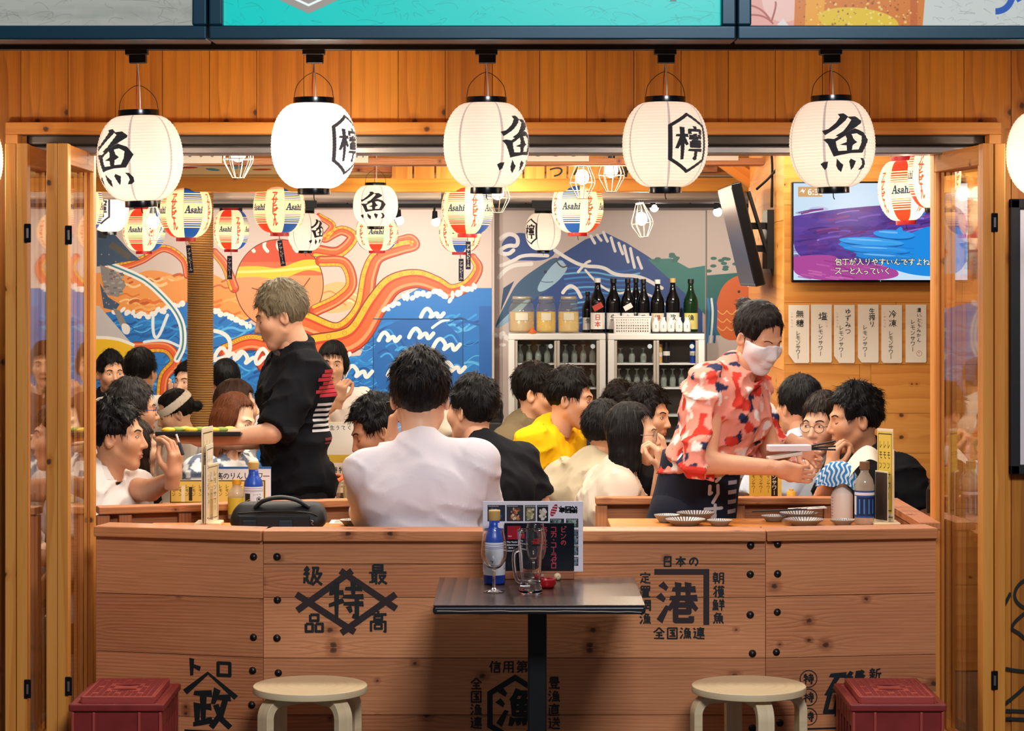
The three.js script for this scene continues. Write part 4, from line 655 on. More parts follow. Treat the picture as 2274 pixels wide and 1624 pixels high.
// ---------- rear wall with the mural ----------
const MD = 19.3;
{
  const x0 = 60, x1 = 1092, yb = 1120, yt = 420, W = 2048, H = Math.round(W * (yb - yt) / (x1 - x0));
  const line = (c, pts, w, s) => { c.strokeStyle = s; c.lineWidth = w; c.lineCap = 'round'; c.lineJoin = 'round'; c.beginPath(); c.moveTo(...pts[0]); for (let i = 1; i < pts.length - 1; i++) c.quadraticCurveTo(...pts[i], (pts[i][0] + pts[i + 1][0]) / 2, (pts[i][1] + pts[i + 1][1]) / 2); c.lineTo(...pts[pts.length - 1]); c.stroke(); };
  const blob = (c, pts, s) => { c.fillStyle = s; c.beginPath(); const n = pts.length, m = (i) => [(pts[i % n][0] + pts[(i + 1) % n][0]) / 2, (pts[i % n][1] + pts[(i + 1) % n][1]) / 2]; c.moveTo(...m(0)); for (let i = 1; i <= n; i++) c.quadraticCurveTo(...pts[i % n], ...m(i)); c.closePath(); c.fill(); };
  const poly = (c, pts, s) => { c.fillStyle = s; c.beginPath(); pts.forEach((p) => c.lineTo(...p)); c.closePath(); c.fill(); };
  const arm = (c, pts, w0, w1, belly) => { // octopus arm: dark outline, orange, yellow suckered side
    const cv = new THREE.CatmullRomCurve3(pts.map(([x, y]) => V(x, y, 0))).getPoints(70); const pass = (k, off, s) => { for (let i = 0; i < 70; i++) { const a = cv[i], b = cv[i + 1], t = i / 70, w = w0 + (w1 - w0) * t, dx = b.x - a.x, dy = b.y - a.y, L = Math.hypot(dx, dy) || 1, ox = -dy / L * w * off, oy = dx / L * w * off; c.strokeStyle = s; c.lineCap = 'round'; c.lineWidth = w * k; c.beginPath(); c.moveTo(a.x + ox, a.y + oy); c.lineTo(b.x + ox, b.y + oy); c.stroke(); } };
    pass(1.1, 0, '#7a2c12'); pass(1, 0, '#cf3f14'); pass(0.5, -0.14 * belly, '#e8642a'); pass(0.16, -0.3 * belly, '#f29a62'); pass(0.27, 0.36 * belly, '#f0b92a'); for (let i = 4; i < 66; i += 3) { const a = cv[i], b = cv[i + 1], w = w0 + (w1 - w0) * i / 70, L = Math.hypot(b.x - a.x, b.y - a.y) || 1; c.strokeStyle = '#b97a14'; c.lineWidth = 0.9; c.beginPath(); c.arc(a.x - (b.y - a.y) / L * w * 0.36 * belly, a.y + (b.x - a.x) / L * w * 0.36 * belly, w * 0.09, 0, 7); c.stroke(); }
  };
  const foam = (c, pts, w = 9, s = '#f4f1ea') => { reseed(pts[0][0] | 0); for (let i = 0; i + 1 < pts.length; i++) { const [a, b] = pts[i], [d, e] = pts[i + 1], n = Math.ceil(Math.hypot(d - a, e - b) / (w * 0.7)); for (let k = 0; k < n; k++) { const t = k / n; c.fillStyle = s; c.beginPath(); c.ellipse(a + (d - a) * t + (rnd() - 0.5) * w * 0.6, b + (e - b) * t + (rnd() - 0.5) * w * 0.9, w * (0.4 + rnd() * 0.35), w * (0.3 + rnd() * 0.3), rnd() * 3, 0, 7); c.fill(); } } };
  const swirl = (c, x, y, r, s, w) => line(c, [[x - r, y + r * 0.2], [x - r * 0.5, y - r], [x + r * 0.3, y - r * 0.2], [x - r * 0.1, y + r * 0.4], [x + r * 0.8, y - r * 0.4], [x + r * 0.9, y + r * 0.5], [x + r * 1.5, y - r * 0.2]], w, s);
  const tex = canvas(W, H, (c) => {
    const q = W / (x1 - x0); c.scale(q, q); c.translate(-x0, -yt); c.fillStyle = '#d8c4b8'; c.fillRect(x0, yt, x1 - x0, yb - yt); reseed(17);
    // sunset clouds
    blob(c, [[60, 640], [230, 600], [300, 610], [340, 596], [414, 620], [470, 600], [530, 650], [560, 700], [540, 740], [400, 720], [230, 730], [60, 740]], '#ef9a4a');
    for (let i = 0; i < 34; i++) { const x = 225 + rnd() * 310, y = 612 + rnd() * 95; line(c, [[x, y], [x + 14, y - 8], [x + 28, y + 4], [x + 44, y - 3]], 3 + rnd() * 4, ['#f7cf8e', '#e2742a', '#f2b060', '#c95a1e'][i % 4]); }
    blob(c, [[700, 640], [760, 620], [800, 650], [790, 690], [700, 700]], '#f0b878'); for (let i = 0; i < 10; i++) { const x = 700 + rnd() * 90, y = 640 + rnd() * 50; line(c, [[x, y], [x + 12, y - 6], [x + 26, y + 3]], 3, ['#f4d8a8', '#e58a44'][i % 2]); }
    // sea
    c.fillStyle = '#1a78c8'; c.beginPath(); c.moveTo(60, 1120); c.lineTo(60, 720); c.lineTo(265, 690); c.lineTo(330, 700); c.lineTo(414, 672); c.lineTo(476, 690); c.lineTo(560, 720); c.lineTo(680, 800); c.lineTo(800, 790); c.lineTo(845, 690); c.lineTo(930, 640); c.lineTo(1092, 640); c.lineTo(1092, 1120); c.fill();
    for (let i = 0; i < 420; i++) { const x = 60 + rnd() * 1030, y = 715 + rnd() * 300; if (y < 760 && x > 560 && x < 840) continue; line(c, [[x, y], [x + 22, y - 12 - rnd() * 14], [x + 50, y + 2], [x + 78, y - 8 - rnd() * 16]], 1 + rnd() * 5, ['#2f9be0', '#0f5fae', '#1d86d2', '#55b6ea', '#124f97'][i % 5]); }
    blob(c, [[829, 706], [1030, 706], [1030, 900], [829, 900]], '#1467b6'); c.strokeStyle = '#0d4a86'; c.lineWidth = 2.2; c.strokeRect(829, 708, 199, 420); for (let i = 0; i < 22; i++) { const x = 835 + rnd() * 170, y = 740 + rnd() * 170; line(c, [[x, y], [x + 16, y - 14], [x + 30, y + 8]], 4, ['#2a94dc', '#0f559f', '#3fa9e6'][i % 3]); }
    c.fillStyle = '#1663b2'; c.fillRect(1064, 680, 30, 440);
    // octopus head
    c.fillStyle = '#6e2a14'; c.beginPath(); c.ellipse(620, 632, 99, 101, 0, 0, 7); c.fill(); c.fillStyle = '#e2683a'; c.beginPath(); c.ellipse(620, 632, 97, 99, 0, 0, 7); c.fill();
    c.save(); c.beginPath(); c.ellipse(620, 632, 97, 99, 0, 0, 7); c.clip(); c.fillStyle = '#d2481c'; c.fillRect(500, 520, 260, 62); c.fillStyle = '#f39a64'; c.fillRect(500, 612, 260, 140); line(c, [[515, 606], [570, 600], [620, 612], [680, 584], [725, 596]], 24, '#f4c62c'); line(c, [[520, 604], [600, 604], [720, 590]], 6, '#fbe27a'); for (const x of [560, 590, 620, 655, 680]) line(c, [[x, 532], [x - 6, 546], [x + 4, 558]], 8, '#f6ece2'); line(c, [[560, 640], [590, 650], [610, 640]], 2.4, '#8a3418'); line(c, [[640, 640], [664, 652], [688, 618]], 2.4, '#8a3418'); c.restore();
    arm(c, [[700, 557], [752, 560], [783, 526], [759, 512], [721, 530], [738, 502], [708, 480]], 26, 12, 1); arm(c, [[712, 580], [765, 585], [780, 633], [752, 664], [700, 690]], 22, 24, 1); arm(c, [[676, 715], [752, 738], [803, 690], [821, 605], [838, 571], [890, 552], [921, 543], [912, 530], [886, 533]], 44, 14, -1);
    arm(c, [[600, 800], [690, 775], [786, 750], [838, 674], [872, 633], [924, 619], [969, 632], [1000, 647], [1038, 633], [1062, 595], [1050, 571]], 62, 14, -1); arm(c, [[236, 590], [269, 592], [314, 578], [365, 552], [407, 578], [416, 612]], 17, 14, -1); arm(c, [[300, 772], [372, 774], [390, 802], [365, 836], [358, 890]], 24, 22, 1); arm(c, [[476, 560], [500, 590], [520, 640]], 16, 20, 1); arm(c, [[500, 780], [560, 760], [640, 790]], 30, 36, -1);
    // crests
    foam(c, [[250, 690], [330, 700], [414, 672]], 11); foam(c, [[476, 690], [530, 712], [560, 730]], 12); foam(c, [[850, 690], [900, 660], [960, 650], [1000, 662], [1060, 630]], 13); line(c, [[476, 735], [510, 740], [512, 790], [476, 800]], 9, '#f4f1ea'); for (const [x, y, r] of [[500, 790, 18], [545, 800, 20], [590, 790, 16], [690, 800, 20], [790, 830, 18], [860, 752, 14], [955, 700, 15], [930, 745, 16], [985, 770, 18], [1000, 820, 16], [740, 790, 18], [880, 830, 14]]) swirl(c, x, y, r * 1.35, '#f4f1ea', 9); line(c, [[960, 728], [980, 712], [996, 710]], 6, '#f4f1ea'); line(c, [[340, 700], [338, 740], [350, 756], [372, 700]], 7, '#e8f2f6'); line(c, [[320, 760], [360, 752], [400, 770]], 6, '#e8f2f6');
    // sword sweep, surfboard and swordsman
    line(c, [[238, 586], [300, 610], [338, 633], [403, 702], [409, 767], [393, 798]], 15, '#f5f6f2'); line(c, [[238, 586], [300, 610], [338, 633], [403, 702], [409, 767], [393, 798]], 4, '#3d8a94'); poly(c, [[200, 676], [221, 680], [300, 772], [200, 760]], '#c9c4c0'); blob(c, [[190, 755], [250, 752], [300, 768], [310, 800], [270, 830], [190, 840]], '#f3c21f'); line(c, [[190, 750], [250, 748], [296, 766]], 7, '#fbf6ea');
    poly(c, [[215, 512], [254, 520], [290, 560], [312, 578], [270, 582], [240, 590], [215, 592]], '#37506a'); poly(c, [[250, 536], [292, 566], [284, 578], [262, 562], [240, 548]], '#5a5348'); poly(c, [[222, 588], [262, 606], [280, 634], [262, 660], [234, 654], [226, 620]], '#8c8884'); for (let i = 0; i < 26; i++) { c.fillStyle = ['#6e6a66', '#a8a49e'][i % 2]; c.fillRect(228 + rnd() * 40, 598 + rnd() * 52, 8, 4); } poly(c, [[222, 630], [240, 660], [266, 676], [256, 690], [230, 684]], '#3c5670'); for (let i = 0; i < 24; i++) { c.fillStyle = '#d0908a'; c.fillRect(224 + rnd() * 34, 560 + rnd() * 120, 2.5, 2.5); } poly(c, [[250, 684], [266, 690], [284, 724], [272, 734]], '#8a8680'); blob(c, [[268, 716], [290, 722], [288, 744], [272, 742]], '#ece8e2'); poly(c, [[218, 508], [240, 512], [236, 530], [218, 528]], '#22262c');
  });
  const wl = P(x0, 0, MD).x, wr = P(x1, 0, MD).x, yT = P(0, yt, MD).y, yB = P(0, yb, MD).y;
  const left = structGroup('wall_rear'); part('wall_core', box(wr - wl + 0.5, 2.4, 0.1, (wl + wr) / 2 - 0.25, 1.1, -MD - 0.055), plaster, left);
  part('mural', quad(wr - wl, yT - yB, (wl + wr) / 2, (yT + yB) / 2, -MD), mat([1, 1, 1], 0.5, { map: tex }), left, 'painted mural of an octopus, swordsman and waves');
  part('door_leaf', rbox(P(1028, 0, MD).x - P(829, 0, MD).x, 0.004, 0.012, 0.001, P(928, 0, MD).x, P(0, 708, MD).y, -MD + 0.006), mat('#2a6aa8', 0.5), left);
  // right part, set back, with the mountain, tuna and carp
  const D2 = 19.5, a0 = 1060, a1 = 1780, W2 = 1536, H2 = Math.round(W2 * (yb - yt) / (a1 - a0)), tex2 = canvas(W2, H2, (c) => {
    const q = W2 / (a1 - a0); c.scale(q, q); c.translate(-a0, -yt); c.fillStyle = '#cdbab0'; c.fillRect(a0, yt, a1 - a0, yb - yt); reseed(29); const navy = '#1c4388', mid = '#1f63b4', sky = '#5fb0dc', w = '#efe8e2';
    c.strokeStyle = '#a2938c'; c.lineWidth = 2; c.beginPath(); c.moveTo(1093, 467); c.lineTo(1568, 467); c.stroke(); c.strokeRect(1093, 467, 475, 700);
    blob(c, [[1107, 540], [1150, 512], [1200, 530], [1240, 560], [1210, 580], [1160, 578], [1130, 580]], navy); line(c, [[1112, 530], [1124, 518], [1150, 524], [1150, 548], [1128, 544], [1104, 560], [1128, 566], [1140, 556]], 9, w); line(c, [[1112, 590], [1140, 580], [1160, 566], [1216, 568]], 8, w); line(c, [[1108, 616], [1126, 590], [1180, 586]], 9, w);
    poly(c, [[1246, 566], [1300, 532], [1345, 517], [1392, 540], [1440, 570], [1560, 660], [1560, 745], [1130, 745], [1180, 640]], navy);
    poly(c, [[1438, 576], [1490, 574], [1530, 596], [1566, 590], [1566, 700], [1530, 660]], '#2c7a72'); poly(c, [[1568, 612], [1640, 606], [1720, 640], [1720, 745], [1568, 745]], '#1f6a64'); for (let i = 0; i < 20; i++) { c.fillStyle = '#2d6a60'; c.beginPath(); c.ellipse(i < 8 ? 1455 + rnd() * 65 : 1572 + rnd() * 74, i < 8 ? 560 + rnd() * 24 : 572 + rnd() * 40, 7, 3.6, 0, 0, 7); c.fill(); }
    for (let i = 0; i < 12; i++) line(c, [[1248 + i * 3, 598 + i * 11], [1310, 590 + i * 11], [1370, 606 + i * 10], [1420, 596 + i * 11]], 4, [mid, sky, '#2f86cc'][i % 3]);
    for (const [x, y, l] of [[1312, 524, 16], [1326, 522, 12], [1340, 516, 20], [1357, 528, 30], [1374, 540, 24], [1386, 546, 36], [1400, 552, 42], [1416, 572, 24]]) line(c, [[x, y], [x + 4, y + l * 0.5], [x + 9, y + l]], 6.5, w);
    line(c, [[1232, 556], [1262, 576], [1296, 592], [1340, 592], [1366, 612], [1420, 612], [1470, 640]], 8, w); line(c, [[1284, 604], [1300, 584], [1310, 580]], 6, w);
    blob(c, [[1095, 730], [1130, 660], [1150, 625], [1200, 590], [1235, 568], [1252, 584], [1264, 590], [1246, 620], [1200, 656], [1150, 690], [1112, 726]], '#33597c'); blob(c, [[1190, 640], [1222, 592], [1246, 574], [1256, 588], [1262, 596], [1240, 626], [1200, 652]], '#9fc0d4'); blob(c, [[1096, 730], [1140, 686], [1190, 650], [1160, 690], [1112, 728]], '#8fb4ca'); c.fillStyle = '#1c2b3c'; c.beginPath(); c.arc(1211, 604, 3.4, 0, 7); c.fill(); line(c, [[1184, 616], [1204, 628], [1228, 626]], 1.6, '#3c5a72'); line(c, [[1236, 580], [1246, 596], [1262, 590]], 3, '#4a3a40'); poly(c, [[1118, 640], [1142, 624], [1112, 690]], '#21406c');
    foam(c, [[1104, 740], [1130, 752], [1110, 766]], 12, w); c.fillStyle = '#1a62ae'; c.fillRect(1060, 760, 34, 360); poly(c, [[1060, 690], [1093, 700], [1093, 800], [1060, 800]], '#1a5fa8'); line(c, [[1250, 650], [1262, 632], [1280, 640], [1290, 660]], 8, w); line(c, [[1300, 600], [1350, 660], [1420, 640], [1500, 690]], 5, w);
    c.fillStyle = '#6f6460'; c.fillRect(1567, 430, 3, 500); blob(c, [[1586, 700], [1600, 636], [1636, 610], [1670, 612], [1690, 650], [1680, 720], [1640, 760], [1596, 750]], '#dd6320'); for (let i = 0; i < 12; i++) line(c, [[1594 + (i % 4) * 20, 690 + ((i / 4) | 0) * 18], [1604 + (i % 4) * 20, 702 + ((i / 4) | 0) * 18], [1614 + (i % 4) * 20, 690 + ((i / 4) | 0) * 18]], 2, '#f5b860'); line(c, [[1648, 612], [1658, 632], [1672, 640]], 7, w); c.fillStyle = '#20201e'; c.beginPath(); c.arc(1641, 648, 3, 0, 7); c.fill(); for (const x of [1576, 1584, 1592]) line(c, [[x - 6, 760], [x, 700], [x - 4, 664]], 5, ['#f0f2f0', '#2a86cc', '#1a5aa0'][x % 3]);
    blob(c, [[1690, 640], [1720, 630], [1740, 660], [1730, 700], [1690, 700]], '#e6b93a');
  });
  const r = structGroup('wall_rear_recess'), bl = P(a0, 0, D2).x, br = P(a1, 0, D2).x, yT2 = P(0, yt, D2).y, yB2 = P(0, yb, D2).y; part('wall_core', box(3.1, 2.4, 0.1, bl + 1.55, 1.1, -D2 - 0.055), plaster, r); part('mural', quad(br - bl, yT2 - yB2, (bl + br) / 2, (yT2 + yB2) / 2, -D2), mat([1, 1, 1], 0.5, { map: tex2 }), r, 'painted mural of a mountain, tuna and carp');
  part('corner_return', box(0.02, 2.4, 0.19, wr + 0.0105, 1.1, -MD - 0.102), plaster, r);
}
// ---------- timber inside: beams, name boards, rope column, plywood partition ----------
{
  const beam = (n, x0, x1, y0, y1, D, d, m) => { const a = P(x0, y1, D), b = P(x1, y0, D); return structure(n, rbox(b.x - a.x, b.y - a.y, d, 0.004, (a.x + b.x) / 2, (a.y + b.y) / 2, -D - d / 2), m); };
  beam('beam_rear', 60, 1694, 395, 426, 12.3, 0.1, woodMat(texPly, [1, 0.86, 0.4]));
  beam('beam_front', 120, 1720, 351, 367, 10.9, 0.12, boothMat);
  beam('panel_yellow', 60, 868, 366, 395, 12.36, 0.03, mat('#f0c878', 0.7));
  const s = thing('rafter', 'sloping orange timber rafter above the sideways television', 'rafter', P(1650, 388, 11.6)); const r = part('timber', rbox(0.3, 0.07, 0.07, 0.004, 0, 0, 0), woodMat(texPly, [1, 0.8, 0.45]), s); r.rotation.z = -0.62;
  // slanted name boards with brush characters
  reseed(71); const chars = { 3: 'つ', 7: '身', 5: 'ん' };
  for (let i = 0; i < 11; i++) {
    const px = 893 + i * 49, D = 12.27, w = M(45, D), h = M(38, D), t = thing('name_board', 'thin wooden name board in the slanted row above the yellow beam', 'name board', P(px, 379, D), 'slanted name boards above the yellow beam');
    const ch = chars[i === 7 ? 3 : i === 10 ? 7 : i === 8 ? 5 : -1]; if (ch) t.userData.label = 'wooden name board above the yellow beam, brushed with ' + (ch === 'つ' ? 'a single curl' : ch === '身' ? 'a many stroked character' : 'a character behind a caged bulb'), delete t.userData.group;
    part('board', rbox(w, h, 0.01, 0.002, 0, 0, 0, 'y'), plyMats[i % 3], t); t.rotation.x = -0.12;
    if (ch) { const tx = canvas(128, 128, (c) => { ink(c, '#23221c'); glyph(c, ch, 14, 14, 100, 13, 100); }); part('character', quad(w * 0.9, w * 0.8, 0, -0.004, 0.0058), decalMat(tx), t); }
  }
  structure('trim_5', box(2.1, M(16, 12.3), 0.15, P(1140, 0, 12.3).x, P(0, 374, 12.3).y, -12.36), boothMat);
  const pics = canvas(256, 64, (c) => { for (let i = 0; i < 9; i++) { c.fillStyle = ['#c8402c', '#4a9ab4', '#7ab8c4'][i % 3]; c.beginPath(); c.ellipse(14 + i * 28, 20 + (i % 2) * 14, 11, 6, i, 0, 7); c.fill(); } });
  { const t = thing('fish_banner', 'pale paper banner with red and blue fish pictures on the upper wall', 'banner', P(640, 376, 12.34)); part('paper', rbox(M(520, 12.3), M(24, 12.3), 0.004, 0.001), mat('#f3d9a0', 0.8), t); part('print', quad(M(500, 12.3), M(20, 12.3), 0, 0, 0.003), decalMat(pics, 0.8), t); }
  for (const [x0, x1, y0, y1, l] of [[405, 493, 343, 363, 'cream paper slip hung under the door track beside the first fish lantern'], [770, 818, 345, 362, 'cream paper slip hung under the door track near the brightest lantern'], [1168, 1308, 343, 359, 'long cream paper slip hung under the door track between two big lanterns'], [1568, 1640, 340, 357, 'cream paper slip hung under the door track near the rafter']]) {
    const D = 10.896, t = thing('paper_slip', l, 'paper slip', P((x0 + x1) / 2, (y0 + y1) / 2, D)); part('paper', rbox(M(x1 - x0, D), M(y1 - y0, D), 0.003, 0.001), mat('#e9dcc8', 0.8), t);
    const tx = canvas(256, 64, (c) => { c.fillStyle = '#8a7c74'; for (let i = 0; i < 3; i++) { c.beginPath(); c.ellipse(40 + i * 80, 10, 10, 8, 0, 0, 7); c.fill(); } }); part('print', quad(M(x1 - x0, D) * 0.9, M(y1 - y0, D) * 0.9, 0, 0, 0.0022), decalMat(tx), t);
  }
  const c = P(445, 0, 12.66), t = thing('rope_column', 'round column wrapped in tan rope from floor to ceiling', 'column', [c.x, 0, c.z]), R = 0.064;
  part('core', cyl(R, R, 2.19, 32, 0, 1.095, 0), mat('#7a5a34', 0.8), t);
  class Helix extends THREE.Curve { getPoint(q, o = V(0, 0, 0)) { const a = q * 172 * Math.PI * 2; return o.set(Math.cos(a) * R, 0.006 + q * 2.176, Math.sin(a) * R); } }
  const rt = canvas(64, 64, (x) => { x.fillStyle = '#c9964f'; x.fillRect(0, 0, 64, 64); x.strokeStyle = '#7d5526'; x.lineWidth = 7; for (let i = -4; i < 6; i++) { x.beginPath(); x.moveTo(i * 16, 64); x.lineTo(i * 16 + 30, 0); x.stroke(); } x.strokeStyle = '#e0b878'; x.lineWidth = 3; for (let i = -4; i < 6; i++) { x.beginPath(); x.moveTo(i * 16 + 8, 64); x.lineTo(i * 16 + 38, 0); x.stroke(); } }); rt.wrapS = rt.wrapT = THREE.RepeatWrapping; rt.repeat.set(5200, 1);
  part('rope', new THREE.TubeGeometry(new Helix(), 4300, 0.0066, 6), mat([1, 1, 1], 0.9, { map: rt }), t);
}
const PW = 10.1;
{
  const g = structGroup('wall_partition'), x0 = P(1741, 0, PW).x, y = (r) => P(0, r, PW).y, rows = [200, 455, 672, 810, 918, 1007, 1130, 1300, 1490], cuts = [[1741, 2060, 2500], [1741, 2100, 2500], [1741, 1990, 2500], [1741, 1909, 1934, 2300, 2500], [1741, 1934, 2200, 2500], [1741, 2010, 2500], [1741, 1960, 2500], [1741, 2100, 2500]];
  reseed(81);
  for (let i = 0; i + 1 < rows.length; i++) for (let k = 0; k + 1 < cuts[i].length; k++) { const a = P(cuts[i][k], 0, PW).x, b = Math.min(3.03, P(cuts[i][k + 1], 0, PW).x), t = Math.min(2.55, y(rows[i])), u = Math.max(0.0, y(rows[i + 1])); if (b <= a || t <= u) continue; part('panel', box(b - a - 0.0016, t - u - 0.0016, 0.012, (a + b) / 2, (t + u) / 2, -PW - 0.006), plyMats[(i * 2 + k) % 3], g); }
  part('core', box(1.86, 2.55, 1.5, x0 + 0.95, 1.275, -PW - 0.77), mat('#5a3a1c', 0.8), g);
  for (let i = 0; i < 4; i++) part('side_panel', box(0.012, 0.634, 1.5, x0 + 0.006, 0.32 + i * 0.636, -PW - 0.76, 'z'), plyMats[(i + 1) % 3], g);
}
// ---------- televisions ----------
{
  const D = 10.02, x0 = 1758, x1 = 2152, y0 = 403, y1 = 628, w = M(x1 - x0, D), h = M(y1 - y0, D), t = thing('television', 'flat television showing blue gloved hands, on the plywood wall', 'television', P((x0 + x1) / 2, (y0 + y1) / 2, D));
  part('casing', rbox(w, h, 0.045, 0.006, 0, 0, -0.02), blackGloss, t);
  const tex = canvas(1024, 568, (c, W, H) => {
    const q = W / 386; c.scale(q, q); c.translate(-1762, -407); c.fillStyle = '#cfe6fa'; c.fillRect(1762, 407, 386, 216);
    const sh = (p, s) => { c.fillStyle = s; c.beginPath(); c.moveTo(...p[0]); for (let i = 1; i < p.length; i++) c.quadraticCurveTo(...p[i], (p[i][0] + p[(i + 1) % p.length][0]) / 2, (p[i][1] + p[(i + 1) % p.length][1]) / 2); c.closePath(); c.fill(); };
    sh([[1762, 480], [1840, 466], [1930, 458], [2010, 452], [2148, 450], [2148, 560], [2000, 600], [1762, 590]], '#5a3f9c'); reseed(55); for (let i = 0; i < 260; i++) { c.fillStyle = ['rgba(60,30,110,.3)', 'rgba(140,90,180,.22)', 'rgba(120,40,110,.25)', 'rgba(90,60,150,.3)'][i % 4]; c.beginPath(); c.ellipse(1765 + rnd() * 380, 462 + rnd() * 130, 6 + rnd() * 26, 2 + rnd() * 5, -0.15 + rnd() * 0.2, 0, 7); c.fill(); } for (let i = 0; i < 40; i++) { const x = 1765 + rnd() * 330, y = 470 + rnd() * 70; c.strokeStyle = ['#7d56b8', '#432a7c', '#8a3f86', '#9c7ad0', '#6a2f74'][i % 5]; c.lineWidth = 1.5 + rnd() * 3; c.beginPath(); c.moveTo(x, y); c.quadraticCurveTo(x + 26, y - 8, x + 50, y - 12 + rnd() * 8); c.stroke(); }
    sh([[1762, 570], [1840, 560], [1880, 584], [1990, 590], [2000, 623], [1762, 623]], '#b04a9c'); for (let i = 0; i < 26; i++) { c.strokeStyle = ['rgba(208,112,184,.5)', 'rgba(138,47,124,.5)', 'rgba(224,138,192,.5)'][i % 3]; c.lineWidth = 3; const x = 1764 + rnd() * 200, y = 570 + rnd() * 50; c.beginPath(); c.moveTo(x, y); c.lineTo(x + 30, y + 5); c.stroke(); }
    sh([[1860, 542], [1900, 522], [1960, 530], [2020, 520], [2060, 500], [2148, 500], [2148, 610], [2040, 615], [1960, 590], [1900, 562]], '#1f8fe8'); for (const [x, y, a, b, s] of [[1985, 520, 46, 11, '#2f9cf0'], [1935, 536, 72, 10, '#39a4f2'], [1946, 553, 74, 10, '#2a94ea'], [1966, 570, 66, 10, '#2388dc']]) { c.fillStyle = '#1560a8'; c.beginPath(); c.ellipse(x, y + 2, a, b, 0.06, 0, 7); c.fill(); c.fillStyle = s; c.beginPath(); c.ellipse(x, y, a, b * 0.86, 0.06, 0, 7); c.fill(); c.fillStyle = 'rgba(170,222,255,.55)'; c.beginPath(); c.ellipse(x - a * 0.2, y - b * 0.4, a * 0.55, b * 0.2, 0.06, 0, 7); c.fill(); } for (const p of [[[1866, 538], [1930, 530], [2000, 540]], [[1876, 550], [1950, 546], [2010, 556]], [[1896, 560], [1960, 566], [2020, 570]]]) { c.strokeStyle = 'rgba(124,198,248,.25)'; c.lineWidth = 3; c.beginPath(); c.moveTo(...p[0]); c.quadraticCurveTo(...p[1], ...p[2]); c.stroke(); } for (const yy of [548, 560, 574]) { c.strokeStyle = 'rgba(22,104,184,.4)'; c.lineWidth = 2; c.beginPath(); c.moveTo(1890, yy); c.quadraticCurveTo(1960, yy - 4, 2030, yy + 4); c.stroke(); } sh([[1990, 510], [2002, 498], [2006, 520], [1996, 524]], '#2a9af0');
    c.fillStyle = '#d9a86a'; c.fillRect(1772, 415, 54, 22); c.fillStyle = '#fff'; c.font = 'bold 18px sans-serif'; c.fillText('6:30', 1793, 433); c.beginPath(); c.moveTo(1775, 428); c.lineTo(1782, 419); c.lineTo(1785, 424); c.lineTo(1790, 418); c.lineTo(1784, 430); c.lineTo(1781, 425); c.fill();
    for (const [s, wgt] of [['#14161e', 21], ['#fff6da', 11]]) { ink(c, s); rowText(c, '包丁が入りやすいんですよね', 1853, 573, 16.2, 16.3, wgt); rowText(c, 'ス|と入っていく'.replace('|', 'ー'), 1853, 593, 16.2, 15.5, wgt); }
  });
  part('tv_screen', quad(w - M(8, D), h - M(10, D), 0, M(1, D), 0.0035), new THREE.MeshStandardMaterial({ color: 0x050505, map: tex, emissive: 0xffffff, emissiveMap: tex, emissiveIntensity: 0.95, roughness: 0.25 }), t); part('status_light', new THREE.SphereGeometry(0.002, 8, 6).translate(M(0, D), -h / 2 + 0.007, 0.004), glow([0.1, 0.9, 0.2], 1), t); part('wall_mount', box(0.3, 0.2, 0.04, 0, 0, -0.062), blackMat, t);
  const l = new THREE.RectAreaLight(0xbcd4ff, 0.8, w * 0.9, h * 0.9); l.position.set(t.position.x, t.position.y, t.position.z + 0.012); l.name = 'tv_light'; scene.add(l); l.lookAt(t.position.x, t.position.y, 0); l.castShadow = true;
}
{
  const D = 10.7, c = P(1655, 523, D), t = thing('wall_television', 'thin black television seen edge on, tilted from a wall bracket', 'television', c); const tv = new THREE.Group();
  const b = part('casing', rbox(0.045, 0.46, 0.7, 0.006), blackGloss, t); b.rotation.z = 0.235; b.position.x = -0.02; const sc = part('screen', box(0.002, 0.43, 0.67, -0.0235, 0, 0), mat('#14181c', 0.25), b); part('badge', box(0.001, 0.006, 0.04, -0.0246, -0.2, 0), steelMat, sc);
  const wx = P(1741, 0, PW).x - c.x; part('wall_plate', box(0.03, 0.26, 0.2, wx - 0.015, -0.02, 0.12), blackMat, t); for (const yy of [0.04, -0.06]) part('arm', box(0.1, 0.03, 0.04, wx - 0.07, yy, 0.12), blackMat, t); const p = part('tilt_plate', box(0.012, 0.4, 0.06, 0, 0, 0.18), blackMat, t); p.rotation.z = 0.3; p.position.set(0.055, 0.0, 0);
  part('cable', tube([V(0.03, 0.2, 0.2), V(0.09, 0.26, 0.25), V(0.15, 0.36, 0.3), V(wx - 0.02, 0.44, 0.3), V(wx - 0.012, 0.3, 0.25), V(wx - 0.01, 0.12, 0.22)], 0.006, 40, 6), blackMat, t);
}
